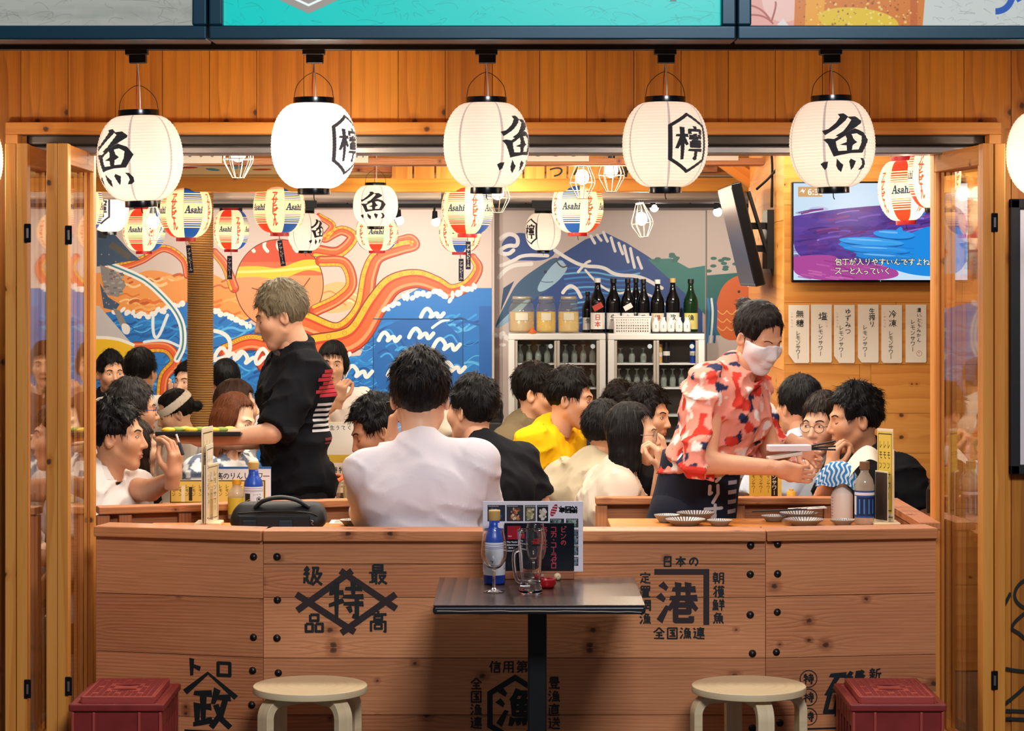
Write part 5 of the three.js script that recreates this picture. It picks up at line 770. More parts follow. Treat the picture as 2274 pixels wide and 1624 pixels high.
// menu slips under the television
{
  const items = [['無糖', 'レモンサワ|', 'white paper menu slip with sugar free lettering over a lemon drink name'], ['塩', 'レモンサワ|', 'white paper menu slip with the salt character over a lemon drink name'], ['ゆずみつ', 'レモンサワ|', 'white paper menu slip with four round kana beside the drink name'], ['生搾り', 'レモンサワ|', 'white paper menu slip with fresh squeezed lettering and a cut corner'], ['冷凍', 'レモンサワ|', 'white paper menu slip with the frozen characters over a drink name'], ['濃いとろみかん', 'レモンサワ|', 'white paper menu slip with a small orange drawn at its foot'], ['生', 'レモンサワ|', 'white paper menu slip half behind the door post']];
  const xs = [1751, 1801, 1852, 1905, 1957, 2011, 2066], D = PW - 0.004;
  items.forEach(([a, b, label], i) => {
    const w = M(46, D), h = M(129, D), t = thing('menu_slip', label, 'menu slip', P(xs[i] + 23, 742 - (i % 2), D)), sh = new THREE.Shape(), cut = [0.3, 0.02, 0.25, 0.18, 0.1, 0.02, 0.05][i] * w; sh.moveTo(-w / 2 + cut, -h / 2); sh.lineTo(w / 2 - 0.004, -h / 2); sh.lineTo(w / 2, -h / 2 + 0.006); sh.lineTo(w / 2, h / 2); sh.lineTo(-w / 2, h / 2); sh.lineTo(-w / 2, -h / 2 + cut * 1.4); sh.closePath();
    part('paper', new THREE.ExtrudeGeometry(sh, { depth: 0.0015, bevelEnabled: false }), mat('#f6ecda', 0.85), t);
    const tx = canvas(184, 516, (c) => { c.fillStyle = c.strokeStyle = 'rgba(236,150,90,.45)'; column(c, 'しゆみつの', i % 2 ? 130 : 16, 60, 22, 30, 10); ink(c, '#1d2a26'); const two = a.length > 2; if (!two) { column(c, a, 66, 40 + (a.length < 2 ? 20 : 0), a.length < 2 ? 76 : 70, 84, 9); column(c, b, 62, a.length < 2 ? 170 : 230, 44, a.length < 2 ? 50 : 43, 10); } else { column(c, a, 98, 24, a.length > 4 ? 40 : 56, a.length > 4 ? 46 : 60, 10); column(c, b, 40, 180 - (i === 5 ? 50 : 0), 44, 50, 10); } if (i === 5) { c.strokeStyle = '#c98a4a'; c.lineWidth = 3; c.beginPath(); c.arc(122, 440, 24, 0, 7); c.stroke(); c.beginPath(); c.arc(118, 432, 4, 0, 7); c.stroke(); } });
    part('print', quad(w * 0.96, h * 0.97, 0, 0, 0.0022), decalMat(tx, 0.8), t);
  });
}
// ---------- fridges and what stands on and in them ----------
const FD = 18.6, FY = P(0, 741, FD).y;
const sakeGlass = mat('#0b0a0b', 0.12), greenGlass = mat('#0b2a14', 0.12), whiteCap = mat('#ece6dc', 0.5);
function fridge(label, x0, x1) {
  const a = P(x0, 0, FD).x, b = P(x1, 0, FD).x, w = b - a, t = thing('glass_fridge', label, 'fridge', [(a + b) / 2, 0, -FD]), d = 0.42, fr = 0.05, m = mat('#f1ece2', 0.4);
  for (const [n, g] of [['top', rbox(w, 0.05, d, 0.008, 0, FY - 0.025, -d / 2)], ['plinth', rbox(w, 0.12, d, 0.008, 0, 0.06, -d / 2)], ['side', rbox(fr, FY - 0.17, d, 0.006, -w / 2 + fr / 2, FY / 2 + 0.035, -d / 2)], ['side', rbox(fr, FY - 0.17, d, 0.006, w / 2 - fr / 2, FY / 2 + 0.035, -d / 2)]]) part(n, g, m, t);
  part('back', box(w - 2 * fr, FY - 0.17, 0.02, 0, FY / 2 + 0.035, -d + 0.01), mat('#5c564f', 0.6), t);
  for (const y of [0.965, 0.775, 0.56, 0.36]) part('shelf', rbox(w - 2 * fr, 0.012, d - 0.06, 0.002, 0, y, -d / 2 - 0.005), mat('#e8e6e2', 0.4), t);
  const dw = (w - 2 * fr) / 2; for (const s of [-1, 1]) { const dr = part('door', [rbox(0.022, FY - 0.18, 0.016, 0.003, s * dw / 2 - dw / 2 + 0.011, FY / 2 + 0.035, s * 0.009 - 0.012), rbox(0.022, FY - 0.18, 0.016, 0.003, s * dw / 2 + dw / 2 - 0.011, FY / 2 + 0.035, s * 0.009 - 0.012)], mat('#c9beb0', 0.35, { metalness: 0.4 }), t); part('pane', quad(dw - 0.044, FY - 0.18, s * dw / 2, FY / 2 + 0.035, s * 0.009 - 0.012), glassPane, dr); part('sticker', cyl(0.018, 0.018, 0.001, 18).rotateX(Math.PI / 2).translate(s * dw / 2 + dw / 2 - 0.05, FY - 0.1, s * 0.009 - 0.01), mat('#c8d4dc', 0.5), dr); }
  return [(a + b) / 2 - w / 2 + fr, w - 2 * fr];
}
const fr1 = fridge('white glass door fridge full of upturned glasses, under the fruit jars', 1129, 1345), fr2 = fridge('white glass door fridge with bottles and glasses, under the white flasks', 1350, 1565);
{
  let proto = null; const gm = mat('#b9c4bc', 0.08, { transmission: 0.55, thickness: 0 });
  const goblet = (x, y, z, k, label, group) => { let t; if (!proto) { t = thing('goblet', label, 'glass', [x, y, z], group); part('glass_body', lathe([[0.0001, 0], [0.022, 0], [0.026, 0.05], [0.02, 0.085], [0.006, 0.1], [0.006, 0.125], [0.02, 0.134], [0.02, 0.138], [0.0001, 0.138]], 18), gm, t); proto = t; } else { t = copyOf(proto, label); t.userData.group = group; t.position.set(x, y, z); } t.scale.y = k; };
  for (const [n, [x0, w]] of [[0, fr1], [1, fr2]].map((e) => e)) for (const [r, y, cnt] of n ? [[0, 0.971, 7], [1, 0.781, 9]] : [[0, 0.971, 9], [1, 0.781, 8]]) for (let i = 0; i < cnt; i++) { if (n && r === 0 && i > 4) continue; goblet(x0 + (i + 0.6) / cnt * (w - 0.02), y, -FD - 0.16, n && r === 0 ? 0.85 : 1.05, ['upturned stemmed glass on the ', 'upturned stemmed glass on the second '][r] + ['shelf of the fridge below the fruit jars', 'shelf of the fridge below the white flasks'][n], ['glasses in the fridge below the jars', 'glasses in the fridge below the flasks'][n] + [', top shelf', ', second shelf'][r]); }
  const carton = (px, c, label, w, h) => { const t = thing('drink_can', label, 'can', [P(px, 0, FD).x, 0.971, -FD - 0.1]); part('body', lathe([[0.0001, 0], [w * 0.9, 0], [w, 0.006], [w, h - 0.008], [w * 0.86, h], [0.0001, h]], 20), mat(c, 0.3, { metalness: 0.3 }), t); part('band', lathe([[w + 0.0006, h * 0.35], [w + 0.0006, h * 0.55]], 20), mat('#d8d2c8', 0.4), t); };
  carton(1466, '#e0b878', 'yellow drink can on the top shelf of the right fridge', 0.024, 0.15); carton(1482, '#20222a', 'black slim drink can on the top shelf of the right fridge', 0.027, 0.17); carton(1541, '#1d3f9e', 'blue drink can by the fridge door edge', 0.024, 0.17);
}
function jar(px, x0, x1, label, fill, lemons) {
  const w = M(x1 - x0, FD - 0.1) / 2, h = M(83, FD - 0.1), t = thing('fruit_jar', label, 'jar', [P(px, 0, FD - 0.2).x, FY, -FD - 0.14]);
  part('glass_body', lathe([[0.0001, 0.002], [w * 0.95, 0.002], [w, 0.02], [w, h * 0.62], [w * 0.86, h * 0.78], [w * 0.68, h * 0.86], [w * 0.68, h * 0.95]], 36), mat('#fffaf0', 0.03, { transmission: 0.95, thickness: 0 }), t);
  part('liquid', lathe([[0.0001, 0.008], [w * 0.93, 0.008], [w * 0.96, 0.03], [w * 0.96, h * 0.58], [0.0001, h * 0.58]], 30), mat(fill, 0.25), t);
  part('lid', lathe([[0.0001, h], [w * 0.7, h], [w * 0.74, h * 0.97], [w * 0.74, h * 0.92], [w * 0.68, h * 0.91]], 30), mat('#cfc4ae', 0.25, { metalness: 0.4 }), t); part('clamp', tube([V(-w * 0.74, h * 0.93, 0), V(-w * 0.8, h * 0.84, 0.01), V(0, h * 0.82, w * 0.8), V(w * 0.8, h * 0.84, 0.01), V(w * 0.74, h * 0.93, 0)], 0.003, 24, 5), steelMat, t);
  reseed(px); for (let i = 0; i < lemons; i++) { const a = rnd() * 6.28, r = w - 0.024 + 0 * rnd(); part('fruit', new THREE.SphereGeometry(0.023, 12, 8).scale(1, 0.85, 1).translate(Math.cos(a) * r, 0.04 + (i / lemons) * h * 0.42, Math.abs(Math.sin(a)) * r), mat('#f0c43c', 0.5), t); } part('label', new THREE.CylinderGeometry(w + 0.001, w + 0.001, h * 0.2, 16, 1, true, -0.5, 1).translate(0, h * 0.45, 0), mat('#e9dfc4', 0.7), t);
}
jar(1159, 1130, 1188, 'fruit liquor jar with pale clear liquid on the fridge', '#cbb48c', 3); jar(1214, 1191, 1236, 'fruit liquor jar of yellow fruit, between two other jars', '#dcc06a', 14); jar(1265, 1242, 1290, 'fruit liquor jar with floating lemon pieces beside the black bottles', '#e0c888', 12);
const sakeLabels = [['#ece6dc', '#c23a2e'], ['#e4e0da', '#1a1a1a'], ['#f0ece6', '#c24a4a'], ['#e8e2da', '#2c2c34'], ['#d8cbb0', '#8a2a22'], ['#cfc06a', '#22301c']];
function sakeBottle(px, top, wpx, dz, label, k, gm = sakeGlass, cap = blackMat) {
  const D = FD + dz, h = P(0, top, D).y - FY, r = M(wpx, D) / 2, t = thing('sake_bottle', label, 'bottle', [P(px, 0, D).x, FY, -D]);
  part('body', lathe([[0.0001, 0], [r * 0.94, 0], [r, 0.01], [r, h * 0.55], [r * 0.9, h * 0.64], [r * 0.5, h * 0.76], [r * 0.38, h * 0.84], [r * 0.36, h * 0.93], [0.0001, h * 0.93]], 28), gm, t); part('cap', cyl(r * 0.42, r * 0.42, h * 0.08, 18, 0, h * 0.96, 0), cap, t);
  const [bg, fg] = sakeLabels[k], tx = canvas(128, 128, (c) => { c.fillStyle = bg; c.fillRect(0, 0, 128, 128); ink(c, fg); column(c, ['日本', '生', '立', '政', '港', '漁'][k], 40, 12, 46, 54, 12); }); part('label', new THREE.CylinderGeometry(r + 0.0008, r + 0.0008, h * 0.3, 20, 1, true, -1.1, 2.2).translate(0, h * 0.22, 0), mat([1, 1, 1], 0.6, { map: tx }), t);
  if (k === 0 || k === 2) { const s = part('neck_label', rbox(r * 1.3, r * 0.75, 0.003, 0.001), mat(k ? '#e9e0d8' : '#b83a2c', 0.6), t); s.position.set(0, h * 0.48, r * 1.0); s.rotation.z = 0.5; }
}
sakeBottle(1305, 648, 25, 0.3, 'short black bottle beside the lemon jar on the fridge', 1); sakeBottle(1327, 618, 35, 0.2, 'black sake bottle with a slanted red neck label', 0, sakeGlass, whiteCap); sakeBottle(1362, 619, 34, 0.22, 'black sake bottle with grey label right of the red labelled one', 1);
sakeBottle(1394, 619, 30, 0.2, 'black sake bottle with slanted white neck label behind the basket', 2); sakeBottle(1412, 618, 28, 0.34, 'black sake bottle tucked behind the basket', 3); sakeBottle(1429, 620, 28, 0.21, 'black sake bottle by the right rim of the basket', 3); sakeBottle(1460, 621, 31, 0.2, 'black sake bottle with a pale neck above the first white flask', 4, sakeGlass, whiteCap); sakeBottle(1494, 618, 32, 0.2, 'black sake bottle with gold cap behind the white flasks', 3, sakeGlass, capTan); sakeBottle(1534, 620, 33, 0.2, 'dark green sake bottle with yellow label at the row end', 5, greenGlass, mat('#1a1a1a', 0.4));
{ // basket, tray and flasks
  const D = FD - 0.0, t = thing('plastic_basket', 'white perforated plastic basket on the fridge', 'basket', [P(1404, 0, FD + 0.03).x, FY, -FD - 0.06]), w = M(84, FD), h = M(37, FD), m = mat('#eee8de', 0.5);
  part('floor', box(w * 0.9, 0.006, 0.1, 0, 0.005, 0), m, t); part('rim', [rbox(w, 0.012, 0.008, 0.003, 0, h, 0.055), rbox(w, 0.012, 0.008, 0.003, 0, h, -0.055), rbox(0.008, 0.012, 0.11, 0.003, w / 2, h, 0), rbox(0.008, 0.012, 0.11, 0.003, -w / 2, h, 0)], m, t);
  const sh = new THREE.Shape(); sh.moveTo(-w * 0.46, 0); sh.lineTo(w * 0.46, 0); sh.lineTo(w / 2, h); sh.lineTo(-w / 2, h); sh.closePath(); for (let i = 0; i < 14; i++) for (let j = 0; j < 5; j++) { const p = new THREE.Path(), x = (i - 6.5) * w / 16, y = 0.018 + j * h / 6; p.moveTo(x - 0.005, y - 0.006); p.lineTo(x + 0.005, y - 0.006); p.lineTo(x + 0.005, y + 0.006); p.lineTo(x - 0.005, y + 0.006); p.closePath(); sh.holes.push(p); } for (const z of [0.052, -0.055]) part('side', new THREE.ExtrudeGeometry(sh, { depth: 0.003, bevelEnabled: false }).translate(0, 0, z), m, t); for (const s of [-1, 1]) part('side', box(0.003, h, 0.1, s * w * 0.48, h / 2, 0), m, t);
  const tr = thing('black_tray', 'flat black tray under the white flasks', 'tray', [P(1505, 0, FD).x, FY, -FD - 0.055]); part('plate', rbox(M(118, FD), 0.008, 0.1, 0.003, 0, 0.004, 0), blackMat, tr);
  let f0 = null; [1457, 1474, 1491, 1509, 1527].forEach((px, i) => { const x = P(px, 0, FD).x, lab = 'white ceramic sake flask on the black tray'; if (!f0) { f0 = thing('sake_flask', lab, 'flask', [x, FY + 0.008, -FD - 0.055], 'white flasks on the black tray'); part('body', lathe([[0.0001, 0], [0.027, 0], [0.029, 0.01], [0.029, 0.07], [0.018, 0.092], [0.014, 0.104], [0.017, 0.118], [0.0001, 0.116]], 22), mat('#f0ece4', 0.3), f0); part('character', quad(0.018, 0.03, 0, 0.045, 0.0296), decalMat(canvas(64, 96, (c) => { ink(c, '#2c2c2c'); column(c, '生立', 12, 4, 40, 44, 12); })), f0); } else { const c = copyOf(f0); c.position.x = x; } });
  const o = thing('orange_tag', 'small orange figurine before the jars', 'ornament', [P(1183, 0, FD).x, FY, -FD - 0.03]); part('body', lathe([[0.0001, 0], [0.03, 0], [0.034, 0.014], [0.014, 0.03], [0.01, 0.045], [0.0001, 0.05]], 18), mat('#e0662c', 0.5), o); part('base', cyl(0.036, 0.036, 0.004, 18, 0, 0.002, 0), mat('#d8a24a', 0.6), o);
  const b = thing('dark_bin', 'dark grey bin stuffed with black bags by the blue wall', 'bin', [P(1085, 0, 13.6).x, 0, -13.6]); part('body', rbox(0.15, P(0, 935, 13.6).y, 0.3, 0.01, 0, P(0, 935, 13.6).y / 2, 0), mat('#2b2a2a', 0.6), b); part('bag', netMesh((x, y, z) => rboxD(x, y, z, 0, 0, 0, 0.08, 0.075, 0.15, 0.03) + 0.02 * noise(x * 30 + 9, y * 30, z * 30), [-0.12, -0.1, -0.2], [0.12, 0.12, 0.2], 0.014).translate(0.01, P(0, 935, 13.6).y + 0.055, 0), mat('#1a1a1b', 0.4), b);
}
// ---------- booth timber and tables ----------
const BY = 0.828;
function rail(name, label, a, b, da, db, posts, LEDGE_Y = 0.877) { // top rail with panel and posts between two photo columns
  const A = P(a, 0, da), B = P(b, 0, db); A.y = B.y = 0; const L = A.distanceTo(B), t = thing(name, label, 'partition', A.clone().add(B).multiplyScalar(0.5).toArray()); t.rotation.y = Math.atan2(-(B.z - A.z), B.x - A.x);
  part('top_rail', rbox(L, 0.026, 0.07, 0.004, 0, LEDGE_Y - 0.013, 0), boothMat, t); part('panel', box(L - 0.01, LEDGE_Y - 0.036, 0.016, 0, (LEDGE_Y - 0.026) / 2, -0.02), boothMat, t); for (const x of posts) part('post', rbox(0.045, LEDGE_Y - 0.032, 0.03, 0.003, (x - 0.5) * L, (LEDGE_Y - 0.03) / 2, 0.006, 'y'), boothMat, t); return t;
}
rail('booth_partition', 'low cedar partition with posts behind the black bag', 216, 806, 8.31, 8.6, [0.02, 0.1, 0.32, 0.72, 0.985]);
rail('booth_partition', 'low cedar partition behind the striped plates', 1322, 1852, 8.95, 8.95, [0.025, 0.6, 0.98], 0.849);
rail('booth_partition', 'cedar partition slanting back beside the right folding door', 2066, 1972, 7.78, 8.62, [0.05, 0.95], 0.877);
{
  const tb = (label, x0, x1, D0, D1) => { const t = thing('booth_table', label, 'table', [(x0 + x1) / 2, 0, -(D0 + D1) / 2]); part('tabletop', rbox(x1 - x0, 0.03, D1 - D0, 0.004, 0, BY - 0.015, 0), woodMat(texPly, [1, 0.8, 0.55], 0.35), t); for (const x of [-1, 1]) part('leg', box(0.05, BY - 0.03, 0.05, x * (x1 - x0) * 0.42, (BY - 0.03) / 2, 0, 'y'), boothMat, t); };
  tb('bare cedar booth table carrying striped plates and spray bottle', 0.335, 1.29, 7.76, 8.38); tb('cedar booth table under the black bag', -1.24, -0.56, 7.86, 8.24);
}
const onBooth = (px, py) => P(px, py, (EYE - BY) * F / (py - HY));
// striped plates
{
  const tex = canvas(256, 256, (c) => { c.fillStyle = '#dcd8d2'; c.fillRect(0, 0, 256, 256); c.strokeStyle = '#2e3338'; c.lineWidth = 6; c.strokeStyle = '#14181c'; for (let i = 0; i < 38; i++) { const a = i / 38 * Math.PI * 2; c.beginPath(); c.moveTo(128 + Math.cos(a) * 40, 128 + Math.sin(a) * 40); c.lineTo(128 + Math.cos(a) * 124, 128 + Math.sin(a) * 124); c.stroke(); } });
  const top = mat([1, 1, 1], 0.3, { map: tex }), under = mat('#8f8c86', 0.4);
  const plate = (px, py, wpx, label, lift = 0, tall = 0) => { const p = onBooth(px, py), r = M(wpx, -p.z) / 2, h = 0.016 + tall + r * 0.08, t = thing('striped_plate', label, 'plate', [p.x, BY + lift, p.z]);
    part('body', lathe([[0.0001, 0], [r * 0.6, 0], [r * 0.62, 0.003], [r * 0.98, h - 0.002], [r, h], [r * 0.985, h + 0.0008]], 44), under, t); const g = lathe([[r * 0.985, h + 0.0008], [r * 0.66, 0.009 + tall * 0.4], [0.0001, 0.007 + tall * 0.4]], 44), u = g.attributes.uv, q = g.attributes.position; for (let i = 0; i < q.count; i++) u.setXY(i, 0.5 + q.getX(i) / r * 0.49, 0.5 + q.getZ(i) / r * 0.49); part('inside', g, top, t, 'dark and white radiating stripes'); };
  plate(1481, 1160, 58, 'small striped plate nearest the bare end of the booth table', 0, 0.006); plate(1545, 1157, 86, 'large footed striped plate standing behind the glazed one', 0, 0.008); plate(1522, 1167, 90, 'large striped plate touching the counter ledge, with white glaze patches'); plate(1598, 1168, 58, 'flat small striped plate right of the glazed one'); plate(1718, 1158, 56, 'small striped plate carrying a black chopstick'); plate(1774, 1156, 86, 'large striped plate with a folded paper napkin on it', 0, 0.006); plate(1786, 1167, 88, 'large striped plate in front of the napkin plate'); plate(1871, 1167, 56, 'small striped plate before the spray bottle'); plate(780, 1167, 52, 'striped plate beside the white shirted man');
  const n = onBooth(1782, 1147), t = thing('paper_napkin', 'white printed paper chopstick sleeve on a striped plate', 'napkin', [n.x, BY + 0.042, onBooth(1774, 1156).z]); const s = part('sheet', rbox(0.13, 0.003, 0.06, 0.001), mat('#efe9e0', 0.8), t); s.rotation.z = 0.06; const tx = canvas(256, 96, (c) => { ink(c, '#2c3a6a'); rowText(c, '港のすし本', 20, 20, 40, 44, 11); }); part('print', quad(0.11, 0.045, 0, 0, 0.0018).rotateX(-Math.PI / 2).translate(0, 0.0, 0), decalMat(tx), s);
  const ch = onBooth(1700, 1150), k = thing('chopstick', 'black chopstick lying on a small striped plate', 'chopstick', [ch.x, BY + 0.034, onBooth(1718, 1158).z]); part('shaft', bar(V(-0.06, 0, 0), V(0.11, 0.008, 0.01), 0.0035), blackMat, k); part('tip', bar(V(0.11, 0.008, 0.01), V(0.13, 0.009, 0.011), 0.002), blackMat, k);
  const r1 = onBooth(762, 1160), rc = thing('receipt', 'white paper receipt on the table by the bag', 'paper', [r1.x, BY, r1.z]); part('sheet', rbox(0.09, 0.002, 0.12, 0.0008, 0, 0.001, 0), paperMat, rc); part('print', quad(0.07, 0.1).rotateX(-Math.PI / 2).translate(0, 0.0022, 0), decalMat(canvas(64, 96, (c) => { c.fillStyle = '#8a8580'; for (let i = 0; i < 14; i++) c.fillRect(6, 6 + i * 6, 30 + (i * 13) % 22, 2); })), rc);
}
// bottles
function bottle(name, label, px, base, top, wpx, mats, prof, lift) {
  const p = lift ? P(px, base, lift) : onBooth(px, base), D = -p.z, r = M(wpx, D) / 2, h = M(base - top, D), t = thing(name, label, 'bottle', p);
  const [bm, lm, cm] = mats, pr = prof ?? [[0.92, 0], [1, 0.02], [1, 0.62], [0.8, 0.72], [0.42, 0.82], [0.42, 0.88]];
  part('body', lathe([[0.0001, 0], ...pr.map(([a, b]) => [a * r, b * h]), [0.0001, pr[pr.length - 1][1] * h]], 30), bm, t);
  if (lm) part('label', new THREE.CylinderGeometry(r * 1.012, r * 1.012, h * 0.42, 30, 1, true).translate(0, h * 0.33, 0), lm, t); if (cm) part('cap', cyl(r * 0.5, r * 0.52, h * 0.12, 20, 0, h * 0.93, 0), cm, t); return t;
}
const petGlass = mat('#f2ead8', 0.06, { transmission: 0.7, thickness: 0 });
const stripLabel = (bg, fg, rows) => mat([1, 1, 1], 0.4, { map: canvas(256, 128, (c) => { c.fillStyle = bg; c.fillRect(0, 0, 256, 128); c.fillStyle = fg; for (let k = 0; k < 4; k++) for (let i = 0; i < rows; i++) c.fillRect(8 + k * 64, 14 + i * 110 / rows, 20 + ((i * 29 + k * 17) % 30), 4); }) });
{
  const t = bottle('spray_bottle', 'white translucent spray bottle under a blue striped cloth', 1870, 1157, 1055, 48, [mat('#efe0cf', 0.45), null, null], [[0.94, 0], [1, 0.03], [1, 0.56], [0.86, 0.64], [0.5, 0.74], [0.42, 0.82], [0.5, 0.9], [0.4, 1]]);
  part('label', new THREE.CylinderGeometry(M(24.4, 8.3), M(24.4, 8.3), 0.085, 16, 1, true, -1.75, 0.7).translate(0, 0.05, 0), stripLabel('#f0e6e2', '#b4303a', 7), t, 'red and white printed label');
  const c = thing('striped_cloth', 'blue and white wavy striped cloth draped over the spray bottle', 'cloth', [t.position.x - 0.012, t.position.y + 0.155, t.position.z]);
  const ct = canvas(256, 256, (x) => { x.fillStyle = '#2f7fc4'; x.fillRect(0, 0, 256, 256); x.strokeStyle = '#d6ecf6'; x.lineWidth = 9; for (let i = -2; i < 14; i++) { x.beginPath(); for (let y = 0; y <= 256; y += 8) x.lineTo(i * 22 + 6 * Math.sin(y * 0.13) + y * 0.12, y); x.stroke(); } });
  const g = new THREE.PlaneGeometry(0.22, 0.2, 48, 40), p = g.attributes.position; for (let i = 0; i < p.count; i++) { const x = p.getX(i), y = p.getY(i), r = Math.hypot(x * 0.85, y), k = smooth(0.012, 0.12, r); p.setXYZ(i, x * (0.98 - 0.28 * k), 0.052 - 0.085 * k - 0.35 * Math.max(0, x - 0.05) - 0.006 * Math.sin(Math.atan2(y, x) * 7 + 1) * k, y * (0.95 - 0.5 * k) + 0.008 * Math.sin(x * 40) * k); } g.computeVertexNormals(); part('fabric', g, new THREE.MeshPhysicalMaterial({ map: ct, roughness: 0.9, side: THREE.DoubleSide }), c); 
}
bottle('tea_bottle', 'plastic tea bottle with a blue label beside the spray bottle', 1920, 1165, 1024, 44, [petGlass, mat([1, 1, 1], 0.35, { map: canvas(256, 128, (c) => { c.fillStyle = '#1d4f9c'; c.fillRect(0, 0, 256, 128); c.fillStyle = '#e6eaf2'; c.fillRect(0, 8, 256, 14); c.fillRect(0, 26, 90, 90); c.fillRect(200, 30, 50, 80); c.fillStyle = '#0f2a5c'; c.fillRect(96, 30, 90, 90); c.fillStyle = '#3a8ad0'; for (let i = 0; i < 4; i++) c.fillRect(104 + i * 20, 40, 6, 70); }) }), mat('#7a5a3a', 0.5)]).rotation.y = -3.3;
bottle('lemon_bottle', 'clear lemon juice bottle with yellow label and cap beside the bag', 526, 1152, 1064, 40, [petGlass, mat('#e8c83c', 0.4), capYellow]);
sauceBottle('white labelled sauce bottle with tan cap behind the black bag', onBooth(563, 1152), 0.034, 0.2, 2.6);
// acrylic menu holders, seen nearly edge on
function holder(label, px, base, top, turns, prints, wd = 0.14) {
  const p = onBooth(px, base), D = -p.z, h = M(base - top, D), t = thing('menu_holder', label, 'menu holder', p);
  part('foot', [rbox(0.09, 0.012, 0.05, 0.004, 0, 0.006, 0.03), rbox(0.09, 0.012, 0.05, 0.004, 0, 0.006, -0.03)], birchMat, t);
  turns.forEach(([ang, dx, hk, ty], i) => { const tx = canvas(128, 256, (c) => { c.fillStyle = prints[i % prints.length]; c.fillRect(0, 0, 128, 256); c.strokeStyle = '#3a3426'; c.lineWidth = 3; c.strokeRect(8, 8, 112, 240); ink(c, '#332c20'); for (let k = 0; k < 3; k++) column(c, 'レモンサワ|', 84 - k * 34, 30, 24, 32, 11); }); const o = part('menu_sheet', rbox(0.003, h * hk, wd, 0.001), mat('#efe4c8', 0.4), t); o.position.set(dx, 0.012 + h * hk / 2 + (ty ?? 0), 0); o.rotation.set(0, ang, 0); part('print', new THREE.PlaneGeometry(wd * 0.94, h * hk * 0.94).rotateY(Math.PI / 2).translate(0.0019, 0, 0), mat([1, 1, 1], 0.5, { map: tx }), o); part('print', new THREE.PlaneGeometry(wd * 0.94, h * hk * 0.94).rotateY(-Math.PI / 2).translate(-0.0019, 0, 0), mat([1, 1, 1], 0.5, { map: tx }), o); });
  part('acrylic', [box(0.002, h * 0.5, wd * 1.05, -0.012, h * 0.25 + 0.012, 0), box(0.002, h * 0.5, wd * 1.05, 0.014, h * 0.25 + 0.012, 0)], glassPane, t);
}
holder('upright menu holder seen edge on between the smoking man and the bag', 464, 1166, 952, [[-0.14, -0.006, 0.98], [-0.04, 0.002, 0.8], [-0.22, 0.008, 0.6]], ['#e6d6b0', '#efe6d0', '#d8c89a']);
holder('upright menu holder with yellow lemon drink cards beside the right folding door', 1966, 1166, 942, [[0.72, 0.0, 0.86, 0.02], [0.6, 0.006, 0.72], [0.5, -0.012, 0.5]], ['#e8cf58', '#efe0b0', '#3a3128'], 0.07);
{ const p = onBooth(1926, 1150), t = thing('curled_paper', 'cream paper sheet curled over beside the menu holder', 'paper', [P(1928, 0, 8.28).x, P(0, 1036, 8.28).y, -8.28]); const g = new THREE.PlaneGeometry(0.14, 0.08, 24, 4).rotateX(-1.0), q = g.attributes.position; for (let i = 0; i < q.count; i++) { const x = q.getX(i) / 0.07; q.setY(i, q.getY(i) + 0.05 * (1 - Math.pow(Math.abs(x - 0.15), 1.9)) - 0.02 * Math.max(0, x)); } g.computeVertexNormals(); part('sheet', g, new THREE.MeshPhysicalMaterial({ color: 0xf3e6d2, roughness: 0.8, side: THREE.DoubleSide }), t); part('clip', rbox(0.01, P(0, 1036, 8.28).y - BY, 0.004, 0.001, 0.05, (BY - P(0, 1036, 8.28).y) / 2, -0.03), mat('#4a4038', 0.4), t); }
// flat menus standing behind the low partitions
function standMenu(label, x0, x1, y0, y1, D, draw, edge) { const c = P((x0 + x1) / 2, (y0 + y1) / 2, D), w = M(x1 - x0, D), h = M(y1 - y0, D), t = thing('table_menu', label, 'menu', c); part('board', rbox(w, h, 0.006, 0.001, 0, 0, -0.004), mat(edge, 0.5), t); part('print', quad(w * 0.99, h * 0.98, 0, 0, -0.0006), mat([1, 1, 1], 0.5, { map: canvas(512, Math.round(512 * h / w), draw) }), t); const low = c.y - h / 2; part('easel', box(w * 0.5, 0.01, 0.05, 0, -h / 2 + 0.005, -0.028), birchMat, t); return low; }
const colsOf = (c, W, H, bg, fg, txt, n, s) => { c.fillStyle = bg; c.fillRect(0, 0, W, H); ink(c, fg); for (let i = 0; i < n; i++) column(c, txt, W - (i + 1) * W / (n + 0.3), H * 0.2, s, s * 1.05, 11); };
const mlow = []; // lower edges of the menus, used for the tables they stand on
mlow.push(standMenu('yellow printed drinks menu standing behind the left partition', 376, 590, 1066, 1118, 8.85, (c, W, H) => { colsOf(c, W, H, '#e9c65c', '#4a3a18', 'レモン', 14, 20); c.strokeStyle = '#3a2c14'; c.lineWidth = 5; c.strokeRect(4, 4, W - 8, H - 8); c.fillStyle = '#2a2216'; c.fillRect(W * 0.2, H * 0.3, 18, H * 0.6); c.fillStyle = '#f4e6b8'; c.fillRect(W * 0.12, H * 0.25, 20, H * 0.7); }, '#d8c49a'));
mlow.push(standMenu('white menu board with blue top edge behind the sauce bottle', 474, 602, 1037, 1118, 9.0, (c, W, H) => { c.fillStyle = '#ece6e2'; c.fillRect(0, 0, W, H); c.fillStyle = '#1d62b0'; c.fillRect(0, 0, W, 16); ink(c, '#23242c'); rowText(c, '高のりんしサワー', 20, 50, 62, 60, 11); }, '#2a6ab4'));
